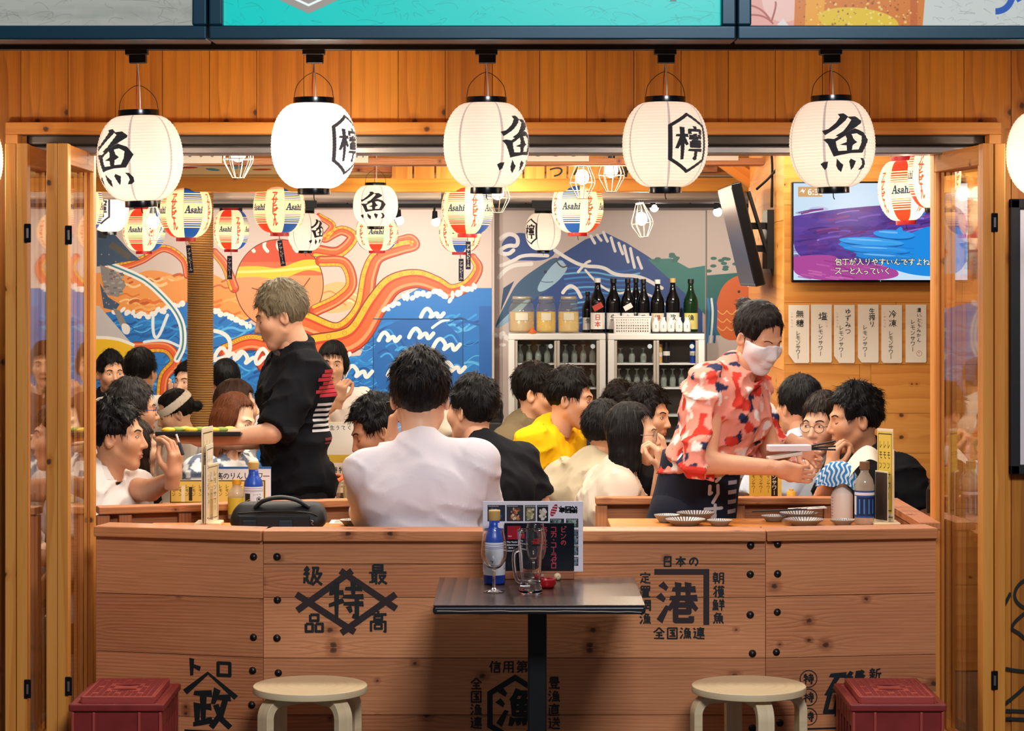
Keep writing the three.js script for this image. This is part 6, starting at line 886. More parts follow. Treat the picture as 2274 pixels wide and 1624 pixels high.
mlow.push(standMenu('white and yellow menu board in front of the talking man', 724, 792, 938, 1118, 9.6, (c, W, H) => { c.fillStyle = '#efe6d2'; c.fillRect(0, 0, W, H); c.fillStyle = '#e0b83a'; c.fillRect(0, H * 0.4, W, H * 0.1); ink(c, '#2a2620'); rowText(c, '生うてく', 60, 40, 80, 96, 11); rowText(c, '港特本', 80, H * 0.55, 110, 130, 11); c.font = 'bold 46px sans-serif'; ['COKE LEMON', 'COKE ZERO LEMON', 'GINGER LEMON'].forEach((s, i) => c.fillText(s, 40, H * 0.72 + i * 62)); c.fillStyle = '#b3303a'; c.fillRect(30, H * 0.68, 90, 60); c.fillStyle = '#5a2a20'; c.fillRect(170, H * 0.88, 120, 110); }, '#e3cf8e'));
mlow.push(standMenu('yellow and black drinks menu behind the waitress apron', 1664, 1736, 1040, 1112, 9.2, (c, W, H) => { colsOf(c, W, H, '#e9c650', '#3a2c10', 'モンサワ|', 4, 56); c.fillStyle = '#14120e'; c.fillRect(W * 0.68, 0, W * 0.2, H); ink(c, '#f2e8cc'); column(c, 'モンサワ|', W * 0.7, 20, 76, 84, 12); }, '#d8b84a'));
{
  const tt = (label, x0, x1, D0, D1, y) => { const t = thing('inner_table', label, 'table', [(x0 + x1) / 2, 0, -(D0 + D1) / 2]); part('tabletop', rbox(x1 - x0, 0.03, D1 - D0, 0.004, 0, y - 0.015, 0), boothMat, t); part('post', cyl(0.03, 0.03, y - 0.03, 14, 0, (y - 0.03) / 2, 0), blackMat, t); };
  tt('inner booth table carrying the printed menus', -1.32, -0.78, 8.72, 9.04, Math.min(mlow[0], mlow[1])); tt('inner booth table with sauces and leaf garnish', -0.78, -0.5, 9.3, 9.66, mlow[2]); tt('inner booth table beside the bespectacled man', 0.88, 1.15, 9.1, 9.3, mlow[3]);
  const y = mlow[2], D = 9.45, on = (px) => [(px - CX) * D / F, y, -D], small = (name, label, px, top, w, mats, prof) => { const b = bottle(name, label, px, 1110, top, w, mats, prof, D); b.position.set(...on(px)); b.scale.y = (P(0, top, D).y - y) / M(1110 - top, D); return b; };
  small('sauce_bottle', 'blue capped sauce bottle by the bowed man on the far booth table', 790, 1006, 26, [mat('#e6e2da', 0.3), stripLabel('#e8e6e0', '#3a4a8a', 6), mat('#1d4aa4', 0.4)]); small('lemon_bottle', 'yellow capped lemon bottle beside the leaf garnish', 786, 1045, 22, [petGlass, mat('#e6cf60', 0.4), capYellow]); small('lemon_bottle', 'yellow capped lemon bottle nearest the menu board on the far table', 772, 1040, 20, [petGlass, mat('#e9d88a', 0.4), capYellow]); small('soy_bottle', 'small soy sauce bottle with yellow cap by the waiter', 716, 1078, 20, [mat('#2a1a10', 0.15), null, capYellow]); small('drink_glass', 'empty drink glass behind the yellow cup', 742, 1066, 30, [mat('#efe9dc', 0.05, { transmission: 0.8, thickness: 0 }), null, null], [[0.8, 0], [0.85, 0.05], [1, 0.98], [0.96, 1]]);
  const cu = thing('yellow_cup', 'small yellow plastic cup next to the soy bottle', 'cup', on(733)); part('body', lathe([[0.0001, 0], [0.014, 0], [0.02, 0.034], [0.018, 0.034], [0.012, 0.004], [0.0001, 0.003]], 20), mat('#eec52c', 0.4), cu); part('rim', new THREE.TorusGeometry(0.0192, 0.0012, 6, 24).rotateX(1.5708).translate(0, 0.034, 0), mat('#e0b41e', 0.4), cu);
  const lf = thing('leaf_garnish', 'pile of dark green leaves on the far booth table', 'garnish', on(766)); reseed(12); for (let i = 0; i < 6; i++) { const o = part('leaf', new THREE.SphereGeometry(0.03, 10, 6).scale(1, 0.12, 0.5), mat(['#2c4a24', '#3a5a2c', '#223a1c'][i % 3], 0.5), lf); o.position.set((rnd() - 0.5) * 0.05, 0.012 + i * 0.004, (rnd() - 0.5) * 0.04); o.rotation.set(rnd() - 0.5, rnd() * 6, rnd() * 0.8 - 0.4); }
  const yc = bottle('lemon_bottle', 'yellow flip cap of a small bottle behind the plates partition', 1757, 1112, 1086, 20, [mat('#e9b02c', 0.4), null, mat('#e3a422', 0.4)], [[0.9, 0], [1, 0.1], [1, 0.8]], 9.2); yc.position.y = mlow[3];
  const db = bottle('dark_bottle', 'dark brown bottle half behind the right folding door', 2068, 1142, 1066, 22, [mat('#20120c', 0.2), null, mat('#5a1a14', 0.4)], undefined, 8.1); db.position.y = LEDGE_Y;
}
// ---------- black travel bag on the booth table ----------
{
  const p = onBooth(620, 1176), t = thing('travel_bag', 'black soft travel bag with a carry handle on the booth table', 'bag', [p.x, BY, p.z]), hw = M(109, 7.95), m = mat('#0b0f14', 0.6, { sheen: 0.4, sheenColor: new THREE.Color('#30404e'), sheenRoughness: 0.5 });
  part('body', netMesh((x, y, z) => { const taper = 1 - 0.35 * smooth(0.03, 0.1, y); return rboxD(x / (0.75 + 0.25 * taper), y, z / taper, 0, 0.047, 0, hw * 0.98, 0.047, 0.085, 0.035) + 0.004 * noise(x * 20 + 5, y * 26, z * 20); }, [-0.2, -0.02, -0.12], [0.2, 0.13, 0.12], 0.007), m, t);
  part('handle', tube([V(-0.075, 0.078, 0.03), V(-0.05, 0.1, 0.035), V(0, 0.113, 0.035), V(0.06, 0.106, 0.035), V(0.105, 0.08, 0.03)], 0.0075, 30, 8).scale(1, 1, 1.8), mat('#141a20', 0.5), t);
  part('pocket', rbox(0.24, 0.04, 0.012, 0.005, -0.01, 0.035, 0.082), mat('#10161c', 0.6), t); part('zip', tube([V(-0.13, 0.062, 0.08), V(0, 0.068, 0.082), V(0.12, 0.06, 0.08), V(0.15, 0.03, 0.06)], 0.0025, 30, 5), mat('#05070a', 0.3), t); for (const x of [-0.09, 0.03]) part('strap_tab', rbox(0.045, 0.026, 0.006, 0.002, x, 0.026, 0.091), mat(x < 0 ? '#12202c' : '#173244', 0.5), t); part('zip_pull', tube([V(0.115, 0.04, 0.092), V(0.122, 0.036, 0.094), V(0.116, 0.03, 0.094), V(0.122, 0.024, 0.093)], 0.0016, 12, 5), steelMat, t);
}
// ---------- people: heads, hair, hands ----------
const ab = Math.abs;
function headD(x, y, z, f) { // f = 1 for a softer, smaller jaw
  const ax = ab(x), jw = 0.047 - 0.006 * f;
  let d = ell(x, y, z, 0, 0.032, -0.016, 0.076, 0.1, 0.095);
  d = smin(d, ell(x, y, z, 0, -0.03, 0.026, 0.06 - 0.003 * f, 0.082, 0.07), 0.03);
  d = smin(d, cone(ax, y, z, V(jw, -0.055, 0.004), V(0.018, -0.1, 0.056), 0.021, 0.018), 0.025);
  d = smin(d, Math.hypot(x, (y + 0.105), z - 0.062) - 0.019, 0.025);
  d = smin(d, Math.hypot(ax - 0.041, y + 0.022, z - 0.058) - 0.024, 0.03);
  d = smin(d, cone(ax, y, z, V(0.012, 0.026, 0.083), V(0.043, 0.027, 0.066), 0.011, 0.01), 0.015);
  d = smax(d, -(Math.hypot(ax - 0.032, (y - 0.007) * 1.25, z - 0.099) - 0.0175), 0.012);
  d = smin(d, Math.hypot(ax - 0.032, y - 0.005, z - 0.069) - 0.0155, 0.006);
  d = smin(d, cone(x, y, z, V(0, 0.012, 0.088), V(0, -0.031, 0.107 - 0.004 * f), 0.0065, 0.0115), 0.012);
  d = smin(d, Math.hypot(ax - 0.0115, y + 0.035, z - 0.096) - 0.0085, 0.007);
  d = smin(d, ell(x, y, z, 0, -0.063, 0.087, 0.022, 0.006, 0.0082), 0.008); d = smin(d, ell(x, y, z, 0, -0.0745, 0.085, 0.018, 0.0062, 0.0082), 0.008);
  d = smax(d, -ell(x, y, z, 0, -0.0687, 0.1, 0.021, 0.0014, 0.006), 0.003);
  // ears
  const ex = ax - 0.077, ey = y + 0.006, ez = z + 0.012, e1 = ell(ex * 0.94 + ez * 0.34, ey, ez * 0.94 - ex * 0.34, 0.002, 0, 0, 0.0085, 0.032, 0.0195), e2 = ell(ex * 0.94 + ez * 0.34, ey, ez * 0.94 - ex * 0.34, 0.01, 0.004, 0.003, 0.007, 0.02, 0.011);
  d = smin(d, smax(e1, -e2, 0.004), 0.006);
  return smin(d, cone(x, y, z, V(0, -0.05, -0.022), V(0, -0.19, -0.042), 0.053 - 0.006 * f, 0.057 - 0.008 * f), 0.02);
}
const headGeo = {};
const headOf = (f, cell) => (headGeo[f + '_' + cell] ??= netMesh((x, y, z) => headD(x, y, z, f), [-0.1, -0.17, -0.125], [0.1, 0.15, 0.13], cell));
const faceZ = (x, y, f) => { let z = 0.14; for (let i = 0; i < 60; i++) { const d = headD(x, y, z, f); if (d < 0.0004) break; z -= d * 0.9; } return z; };
function hairMesh(style, seed, cell, f) {
  const L = style.len ?? 0, top = style.top ?? 1, fr = style.fringe ?? 0.07, nap = style.nape ?? 0.075;
  const sdf = (x, y, z) => {
    const R0 = Math.hypot(x, y - 0.02, z + 0.02) || 1, ms = style.mess ?? 1, q = L ? 0 : 1, n = 0.009 * (noise(x * 30 + seed, y * 30, z * 30 + seed) - 0.5) * ms + q * 0.009 * ms * smooth(0.0, 0.08, y) * (noise(x / R0 * 9 + seed, (y - 0.02) / R0 * 9, (z + 0.02) / R0 * 9 + R0 * 20) - 0.55) + 0.006 * (noise(x * 110, y * 28 + seed, z * 110) - 0.5) + q * 0.011 * smooth(0.02, -0.08, y);
    let d = ell(x, y, z, 0, 0.042, -0.02, 0.0875, 0.104 * top, 0.109);
    if (style.part) d += 0.006 * Math.exp(-Math.pow((x - 0.02) / 0.006, 2)) * smooth(0.06, 0.12, y);
    if (L) d = smin(d, rboxD(x, y, z, 0, -L / 2 + 0.03, -0.03, 0.094 + 0.012 * smooth(0, -L, y), L / 2 + 0.03, 0.078, 0.055), 0.03);
    const fz = style.side ? 0.14 : 0.118, cut = rboxD(x, y + 0.25 * Math.min(0, -ab(x) + 0.03) * 0, z, 0, fr - 0.2 + 0.012 * noise(x * 60 + seed, 3, 7), fz, L ? 0.071 : 0.085, 0.2, L ? 0.088 : 0.066, 0.03); d = smax(d, -cut, 0.012);
    if (!L) { d = smax(d, -rboxD(ab(x), y, z, 0.1, -0.06, 0.028, 0.05, 0.072, 0.052, 0.02), 0.01); d = smax(d, -(y + nap + 0.02 * smooth(0, -0.1, z) - 0.02), 0.015); } else d = smax(d, -rboxD(x, y, z, 0, -0.33, 0.02, 0.09, 0.2, 0.07, 0.03), 0.02);
    if (style.bun) d = smin(d, Math.hypot(x - style.bun[0], y - style.bun[1], z - style.bun[2]) - 0.036, 0.012);
    return d + n;
  };
  const g = netMesh(sdf, [-0.13, -L - 0.11, -0.18], [0.13, 0.17, 0.13], cell), p = g.attributes.position, uv = new Float32Array(p.count * 2);
  for (let i = 0; i < p.count; i++) { uv[i * 2] = (Math.atan2(p.getX(i), -p.getZ(i)) / 6.2832 + 0.5) * 5; uv[i * 2 + 1] = p.getY(i) * 2.2 + 0.5; }
  g.setAttribute('uv', new THREE.BufferAttribute(uv, 2));
  // loose locks: thin tapered blades that leave the surface along the way the hair falls
  const N = g.attributes.normal, pos = [], nor = [], tuv = [], count = style.locks ?? (L ? 1500 : 2400), ln = style.lockLen ?? (L ? 0.05 : 0.03), ms = style.mess ?? 1; reseed(seed * 100 | 0);
  const a = V(0, 0, 0), n = V(0, 0, 0), d = V(0, 0, 0), w = V(0, 0, 0), b = V(0, 0, 0), e = V(0, 0, 0);
  for (let i = 0; i < count; i++) {
    const k = Math.floor(rnd() * p.count); a.fromBufferAttribute(p, k); n.fromBufferAttribute(N, k); if (n.y < -0.6 || (style.bun && rnd() < 0.6)) continue;
    d.set(a.x * 1.2 + (rnd() - 0.5) * 0.05 * ms, L ? -0.3 : a.y > 0.06 ? -0.02 : -0.12, a.z > 0.02 ? 0.08 : (a.z + 0.03)).addScaledVector(n, -d.dot(n)).normalize().addScaledVector(n, (L ? 0.04 : 0.16 + rnd() * 0.3) * Math.min(1.5, ms)).normalize(); w.crossVectors(d, n).normalize().multiplyScalar(0.0009 + rnd() * 0.0009);
    const l = ln * (0.5 + rnd() * 0.8) * (!L && a.y < 0 ? 0.45 : 1); a.addScaledVector(n, -0.002); b.copy(a).addScaledVector(d, l * 0.55).addScaledVector(n, 0.001); e.copy(a).addScaledVector(d, l).addScaledVector(n, -l * 0.12); e.y -= l * 0.12;
    const u0 = uv[k * 2], v0 = uv[k * 2 + 1]; for (const q of [[a.x - w.x, a.y - w.y, a.z - w.z], [a.x + w.x, a.y + w.y, a.z + w.z], [b.x + w.x * 0.8, b.y + w.y * 0.8, b.z + w.z * 0.8], [a.x - w.x, a.y - w.y, a.z - w.z], [b.x + w.x * 0.8, b.y + w.y * 0.8, b.z + w.z * 0.8], [b.x - w.x * 0.8, b.y - w.y * 0.8, b.z - w.z * 0.8], [b.x - w.x * 0.8, b.y - w.y * 0.8, b.z - w.z * 0.8], [b.x + w.x * 0.8, b.y + w.y * 0.8, b.z + w.z * 0.8], [e.x, e.y, e.z]]) { pos.push(...q); nor.push(n.x, n.y, n.z); tuv.push(u0 + (rnd() - 0.5) * 0.01, v0); }
  }
  const h = new THREE.BufferGeometry(); h.setAttribute('position', new THREE.Float32BufferAttribute(pos, 3)); h.setAttribute('normal', new THREE.Float32BufferAttribute(nor, 3)); h.setAttribute('uv', new THREE.Float32BufferAttribute(tuv, 2));
  return merge([g, h]);
}
const hairStreak = canvas(512, 128, (c) => { c.fillStyle = '#b8b8b8'; c.fillRect(0, 0, 512, 128); reseed(2); for (let i = 0; i < 700; i++) { const v = 110 + rnd() * 145; c.strokeStyle = `rgba(${v},${v},${v},.5)`; c.lineWidth = 0.7 + rnd() * 1.6; const x = rnd() * 512; c.beginPath(); c.moveTo(x, 0); c.bezierCurveTo(x + rnd() * 14 - 7, 40, x + rnd() * 14 - 7, 90, x, 128); c.stroke(); } }); hairStreak.wrapS = hairStreak.wrapT = THREE.RepeatWrapping;
const hairMats = {}; const hairMat = (c) => (hairMats[c] ??= mat(c, 0.5, { map: hairStreak, bumpMap: hairStreak, bumpScale: 0.0015, specularIntensity: 0.45 }));
const skinMats = {}; const skinMat = (c) => (skinMats[c] ??= mat(c, 0.5, { sheen: 0.2, sheenColor: new THREE.Color('#ffb090') }));
const handCache = {};
function handGeo(pose) { // right hand: wrist at origin, fingers along +y, palm faces +z, thumb on the -x side
  return (handCache[pose] ??= (() => {
    const curl = { fist: [1.25, 1.3, 1.35, 1.4], hold: [0.75, 0.85, 0.95, 1.05], relax: [0.3, 0.35, 0.42, 0.5], pinch: [0.85, 0.95, 0.6, 0.7], flat: [0.08, 0.1, 0.12, 0.16] }[pose], segs = [];
    const base = [[-0.027, 0.088], [-0.009, 0.093], [0.009, 0.09], [0.026, 0.081]], len = [0.04, 0.045, 0.042, 0.033];
    base.forEach(([bx, by], i) => { let p = V(bx, by, 0), a = curl[i] * 0.6, r = 0.0088 - (i === 3 ? 0.001 : 0); const sx = (i - 1.5) * 0.06; for (let k = 0; k < 3; k++) { const l = len[i] * [1, 0.66, 0.52][k], q = p.clone().add(V(Math.sin(sx) * l, Math.cos(a) * l, Math.sin(a) * l)); segs.push([p, q, r, r * 0.92]); p = q; a += curl[i] * [0.9, 0.7, 0][k]; r *= 0.92; } });
    const t = pose === 'flat' ? [[-0.024, 0.03, 0.006], [-0.052, 0.058, 0.012], [-0.063, 0.086, 0.016], [-0.066, 0.108, 0.018]] : [[-0.024, 0.03, 0.008], [-0.046, 0.056, 0.026], [-0.044, 0.084, 0.042], [-0.034, 0.106, 0.048]];
    for (let k = 0; k < 3; k++) segs.push([V(...t[k]), V(...t[k + 1]), [0.0145, 0.0105, 0.0095][k], [0.0105, 0.0095, 0.008][k]]);
    return netMesh((x, y, z) => { let d = rboxD(x, y, z, 0, 0.052, 0, 0.037, 0.044, 0.0145, 0.014); d = smin(d, cone(x, y, z, V(0, -0.03, 0), V(0, 0.02, 0), 0.026, 0.027), 0.02); let m = 9; for (const [a, b, r1, r2] of segs) m = Math.min(m, cone(x, y, z, a, b, r1, r2)); return smin(d, m, 0.006); }, [-0.085, -0.04, -0.04], [0.06, 0.22, 0.12], 0.0036);
  })());
}
const Rm = (y, p = 0, r = 0) => new THREE.Matrix4().makeRotationFromEuler(new THREE.Euler(p, y, r, 'YXZ'));
const rad = (d) => d * Math.PI / 180;
const fabricBump = speckle(6, [90, 90, 90], [165, 165, 165], 128);
function person(o) {
  const s = o.scale ?? 1, f = o.female ? 1 : 0, far = o.head[2] > 11, hc = P(...o.head), yaw = rad(o.yaw), RY = Rm(yaw), RI = RY.clone().invert(), T = new THREE.Matrix4().makeRotationFromEuler(new THREE.Euler(rad(o.lean ?? 6), 0, rad(o.side ?? 0))), hs = 0.93 * s * (o.headScale ?? 1) * (f ? 0.96 : 1);
  const at3 = (x, y, z) => V(x, y, z).multiplyScalar(s).applyMatrix4(T), neckTop = at3(0, 0.55, 0.02), headL = neckTop.clone().add(V(0, (0.075 + (o.neckLen ?? 0)) * s, 0.03 * s));
  const pelvis = hc.clone().sub(headL.clone().applyMatrix4(RY)), base = V(pelvis.x, 0, pelvis.z), toLocal = (w) => w.clone().sub(pelvis).applyMatrix4(RI);
  const t = thing('person', o.label, 'person', base); t.rotation.y = yaw; const up = pelvis.y; // parts are in the pelvis frame, lifted by up
  // skeleton
  const sw = f ? 0.15 : 0.176, arms = [];
  for (const side of [-1, 1]) {
    const sp = (o.arms ?? {})[side < 0 ? 'R' : 'L'], S = at3(side * sw, 0.42, -0.012), W = sp ? toLocal(P(...sp.hand)) : o.stand ? V(side * 0.24, -0.1, 0.1).multiplyScalar(s) : V(side * 0.17, 0.03, 0.2).multiplyScalar(s), l1 = 0.275 * s, l2 = 0.25 * s;
    const d = W.clone().sub(S), L = Math.min(d.length(), (l1 + l2) * 0.995); d.normalize(); const a = (l1 * l1 - l2 * l2 + L * L) / (2 * L), h = Math.sqrt(Math.max(0, l1 * l1 - a * a)), hint = sp?.pole ? V(...sp.pole) : V(side * 0.6, -1, -0.35); hint.addScaledVector(d, -hint.dot(d)).normalize();
    arms.push({ side, S, E: S.clone().addScaledVector(d, a).addScaledVector(hint, h), W: S.clone().addScaledVector(d, L), sp });
  }
  const torso = [[at3(-0.07, 0.0, 0), at3(0.07, 0.0, 0), 0.115, 0.115], [at3(-0.055, 0.16, 0.012), at3(0.055, 0.16, 0.012), 0.11, 0.11], [at3(-sw * 0.42, 0.34, 0), at3(sw * 0.42, 0.34, 0), 0.12, 0.12], [at3(-sw * 0.92, 0.425, -0.012), at3(sw * 0.92, 0.425, -0.012), 0.052, 0.052], [at3(0, 0.41, -0.01), at3(0, 0.5, -0.004), 0.086, 0.05], [at3(0.02, 0.47, -0.014), at3(sw * 0.86, 0.425, -0.012), 0.046, 0.045], [at3(-0.02, 0.47, -0.014), at3(-sw * 0.86, 0.425, -0.012), 0.046, 0.045]].map(([a, b, r, q]) => [a, b, r * s, q * s]);
  const neck = [at3(0, 0.47, -0.008), neckTop, 0.052 * s, 0.05 * s], hand0 = arms.map((a) => (a.sp?.noHand ? null : a));
  const bodyD = (x, y, z) => { let d = 9; for (const [a, b, r, q] of torso) d = smin(d, cone(x, y, z, a, b, r - 0.012, q - 0.012), 0.05); d = smin(d, cone(x, y, z, ...neck), 0.03); for (const a of arms) d = smin(d, smin(cone(x, y, z, a.S, a.E, 0.05 * s, 0.039 * s), cone(x, y, z, a.E, a.W, 0.04 * s, 0.0265 * s), 0.01), 0.02); return d; };
  const pts = [...torso.flatMap((q) => [q[0], q[1]]), neckTop, ...arms.flatMap((a) => [a.S, a.E, a.W])], lo = [0, 1, 2].map((k) => Math.min(...pts.map((p) => p.getComponent(k))) - 0.16), hi = [0, 1, 2].map((k) => Math.max(...pts.map((p) => p.getComponent(k))) + 0.16);
  const headM = Rm(rad((o.hyaw ?? o.yaw) - o.yaw), rad(o.hpitch ?? 0), rad(o.hroll ?? 0)).scale(V(hs, hs, hs)).setPosition(headL);
  const skin = skinMat(o.skin ?? '#dfab88'), geos = [netMesh(bodyD, lo, hi, far ? 0.017 : 0.0125), headOf(f, far ? 0.0062 : 0.0045).clone().applyMatrix4(headM)];
  for (const a of arms) {
    if (!a.sp && far) continue;
    const pose = a.sp?.pose ?? 'relax', dir = a.sp?.dir ? V(...a.sp.dir).applyMatrix4(RI).normalize() : a.W.clone().sub(a.E).normalize(), pn = a.sp?.palm ? V(...a.sp.palm).applyMatrix4(RI) : V(-a.side * 0.7, -0.6, 0.2); pn.addScaledVector(dir, -pn.dot(dir)).normalize(); const xx = dir.clone().cross(pn).normalize();
    const m = new THREE.Matrix4().makeBasis(xx, dir, pn).scale(V(s * (a.side < 0 ? 1 : -1), s, s).multiplyScalar(f ? 0.9 : 0.98)).setPosition(a.W), g = handGeo(pose).clone().applyMatrix4(m); if (a.side > 0) { const ix = g.index.array; for (let i = 0; i < ix.length; i += 3) { const q = ix[i]; ix[i] = ix[i + 1]; ix[i + 1] = q; } g.computeVertexNormals(); } geos.push(g);
  }
  const body = part('body', mergeGeometries(geos.map((g) => { g.deleteAttribute('uv'); return g; })), skin, t); body.position.y = up;
  // clothes
  const c = o.shirt ?? {}, sl = c.sleeve ?? 0.55, fat = (c.loose ?? 0.012) * s; reseed(o.head[0] | 0); const sd = rnd() * 90;
  const cuts = arms.map((a) => { const d1 = a.E.clone().sub(a.S), d2 = a.W.clone().sub(a.E); return sl <= 1 ? { p: a.S.clone().addScaledVector(d1, sl), n: d1.normalize(), one: true } : { p: a.E.clone().addScaledVector(d2, Math.min(0.97, sl - 1)), n: d2.normalize() }; });
  const nA = at3(0, 0.5, 0.03), nB = at3(0, 0.62, 0.06), low = (c.low ?? -0.13) * s;
  const shirtD = (x, y, z) => {
    let d = 9; for (const [a, b, r, q] of torso) d = smin(d, cone(x, y, z, a, b, r + fat * 0.5, q + fat * 0.5), 0.05);
    arms.forEach((a, i) => { const k = cuts[i]; let e = cone(x, y, z, a.S, a.E, 0.054 * s + fat, 0.046 * s + fat * (k.one ? 1.2 : 0.7)); if (!k.one) e = smin(e, cone(x, y, z, a.E, a.W, 0.05 * s + fat * 0.7, 0.035 * s + fat * 0.5), 0.02); e = Math.max(e, (x - k.p.x) * k.n.x + (y - k.p.y) * k.n.y + (z - k.p.z) * k.n.z); d = smin(d, e, 0.035); });
    d = Math.max(d, -cone(x, y, z, nA, nB, (c.neck ?? (c.collar ? 0.056 : 0.064)) * s, 0.085 * s)); d = Math.max(d, low - y);
    if (d > 0.06 || d < -0.06) return d; const r1 = 1 - ab(2 * noise(x * 7 + sd + y * 3, y * 15 - x * 6, z * 7) - 1), r2 = 1 - ab(2 * noise(x * 17 + sd, y * 17 + ab(x) * 16, z * 15 + 4) - 1); return d - (0.012 * r1 * r1 * r1 + 0.006 * r2 * r2 - 0.006) * (c.wrinkle ?? 1) * s;
  };
  const sg = netMesh(shirtD, lo.map((v, k) => (k === 1 ? Math.max(v, low - 0.03) : v)), hi, c.cell ?? (far ? 0.014 : 0.0092));
  { const p = sg.attributes.position, uv = new Float32Array(p.count * 2); for (let i = 0; i < p.count; i++) { uv[i * 2] = (p.getX(i) + p.getZ(i) * 0.7) * 9; uv[i * 2 + 1] = p.getY(i) * 9; } sg.setAttribute('uv', new THREE.BufferAttribute(uv, 2)); if (c.pattern) { const cl = new Float32Array(p.count * 3), q = new THREE.Color(); for (let i = 0; i < p.count; i++) { q.set(c.pattern(p.getX(i), p.getY(i), p.getZ(i))); cl.set([q.r, q.g, q.b], i * 3); } sg.setAttribute('color', new THREE.BufferAttribute(cl, 3)); } }
  const sm = mat(c.pattern ? '#ffffff' : c.color ?? '#e8e4e0', 0.88, { vertexColors: !!c.pattern, bumpMap: fabricBump, bumpScale: 0.0008, specularIntensity: 0.35 }), shirt = part(c.name ?? 'shirt', sg, sm, t); shirt.position.y = up;
  if (c.collar) { const g = new THREE.CylinderGeometry(0.062 * s, 0.078 * s, 0.045 * s, 28, 1, true).applyMatrix4(T); const col2 = part('collar', new THREE.CylinderGeometry(0.063 * s, 0.08 * s, 0.04 * s, 30, 2, true), new THREE.MeshPhysicalMaterial({ color: col(c.color ?? '#e8e4e0'), roughness: 0.88, side: THREE.DoubleSide }), shirt); col2.position.copy(at3(0, 0.515, 0.004)); col2.rotation.x = rad((o.lean ?? 6) + 12); }
  // legs
  const ankle = 0.07 - up, legsD = (x, y, z) => { let d = cone(x, y, z, V(-0.07 * s, -0.03, 0), V(0.07 * s, -0.03, 0), 0.115 * s, 0.115 * s); for (const k of [-1, 1]) { const hip = V(k * 0.088 * s, -0.05, 0), knee = o.stand ? V(k * 0.095, ankle * 0.52, 0.02) : V(k * 0.1, -0.12, 0.2), an = o.stand ? V(k * 0.1, ankle, -0.01) : V(k * 0.1, ankle, 0.1); d = smin(d, smin(cone(x, y, z, hip, knee, 0.085, 0.062), cone(x, y, z, knee, an, 0.062, 0.045), 0.02), 0.05); d = smin(d, cone(x, y, z, an, V(an.x, ankle - 0.03, an.z + 0.14), 0.042, 0.035), 0.02); } return d; };
  part('trousers', netMesh(legsD, [-0.24, ankle - 0.09, -0.16], [0.24, 0.12, o.stand ? 0.24 : 0.36], 0.022), mat(o.trousers ?? '#22242a', 0.9), t).position.y = up;
  // hair and face
  const head = new THREE.Group(); head.name = 'head_details'; const H = (name, g, m, parent = t) => { const q = part(name, g, m, parent); q.applyMatrix4(headM); q.position.y += up; return q; };
  const st = o.hair ?? {}; H('hair', hairMesh(st, sd, far ? 0.0075 : 0.0052, f), hairMat(st.color ?? '#141112'));
  if (o.face) {
    const dark = mat('#1c1412', 0.4), white = mat('#e9e0d8', 0.3), lip = mat(o.face.lip ?? '#b5705c', 0.5);
    for (const k of [-1, 1]) {
      const ez = faceZ(k * 0.032, 0.005, f) - 0.0012, dn = o.face.down; const eg = [];
      if (!dn) { const w = new THREE.SphereGeometry(1, 14, 8).scale(0.0125, 0.0036, 0.004).translate(k * 0.032, 0.005, ez); H('eye', w, white); H('iris', new THREE.SphereGeometry(1, 12, 8).scale(0.0048, 0.0042, 0.0038).translate(k * 0.032 + (o.face.look ?? 0) * 0.004, 0.0052, ez + 0.0014), dark); }
      H('eyelashes', tube([V(k * 0.032 - 0.014, dn ? 0.003 : 0.0055, ez - 0.0035), V(k * 0.032 - 0.005, dn ? -0.001 : 0.0088, ez + 0.0016), V(k * 0.032 + 0.006, dn ? -0.001 : 0.0088, ez + 0.001), V(k * 0.032 + 0.0145, dn ? 0.003 : 0.0052, ez - 0.005)], 0.0013, 12, 5), dark);
      const b = (x, y) => V(k * x, y, faceZ(k * x, y, f) + 0.0004); H('eyebrow', tube([b(0.016, 0.026), b(0.026, 0.0305), b(0.036, 0.031), b(0.047, 0.0255)], f ? 0.0018 : 0.0027, 14, 5), mat(st.color && st.color !== '#b0a080' ? '#1b1412' : '#5a4632', 0.7));
    }
    const lz = (x, y) => V(x, y, faceZ(x, y, f) + 0.0003); if (!o.face.mask) { if (o.face.open) H('mouth', new THREE.SphereGeometry(1, 14, 8).scale(0.013, 0.0062, 0.004).translate(0, -0.069, faceZ(0, -0.064, f) - 0.001), mat('#4a1c18', 0.5)); H('lips', merge([tube([lz(-0.02, -0.0675), lz(-0.008, -0.0635), lz(0, -0.0648), lz(0.008, -0.0635), lz(0.02, -0.0675)], 0.0017, 18, 6), tube([lz(-0.017, -0.071), lz(0, -0.0755), lz(0.017, -0.071)], 0.0019, 14, 6)]), lip); }
    if (o.face.mask) { const g = netMesh((x, y, z) => Math.max(headD(x, y, z, f) - 0.007, -(z - 0.012), y - 0.002 - 0.016 * Math.exp(-x * x * 900), -(y + 0.122)), [-0.1, -0.14, 0], [0.1, 0.03, 0.14], 0.0045); H('face_mask', g, mat('#ece8ea', 0.8)); H('mask_strap', merge([-1, 1].map((k) => tube([V(k * 0.07, -0.01, 0.02), V(k * 0.082, 0.015, -0.005), V(k * 0.084, 0.02, -0.03)], 0.0016, 10, 5))), mat('#e6e2e2', 0.7)); }
  }
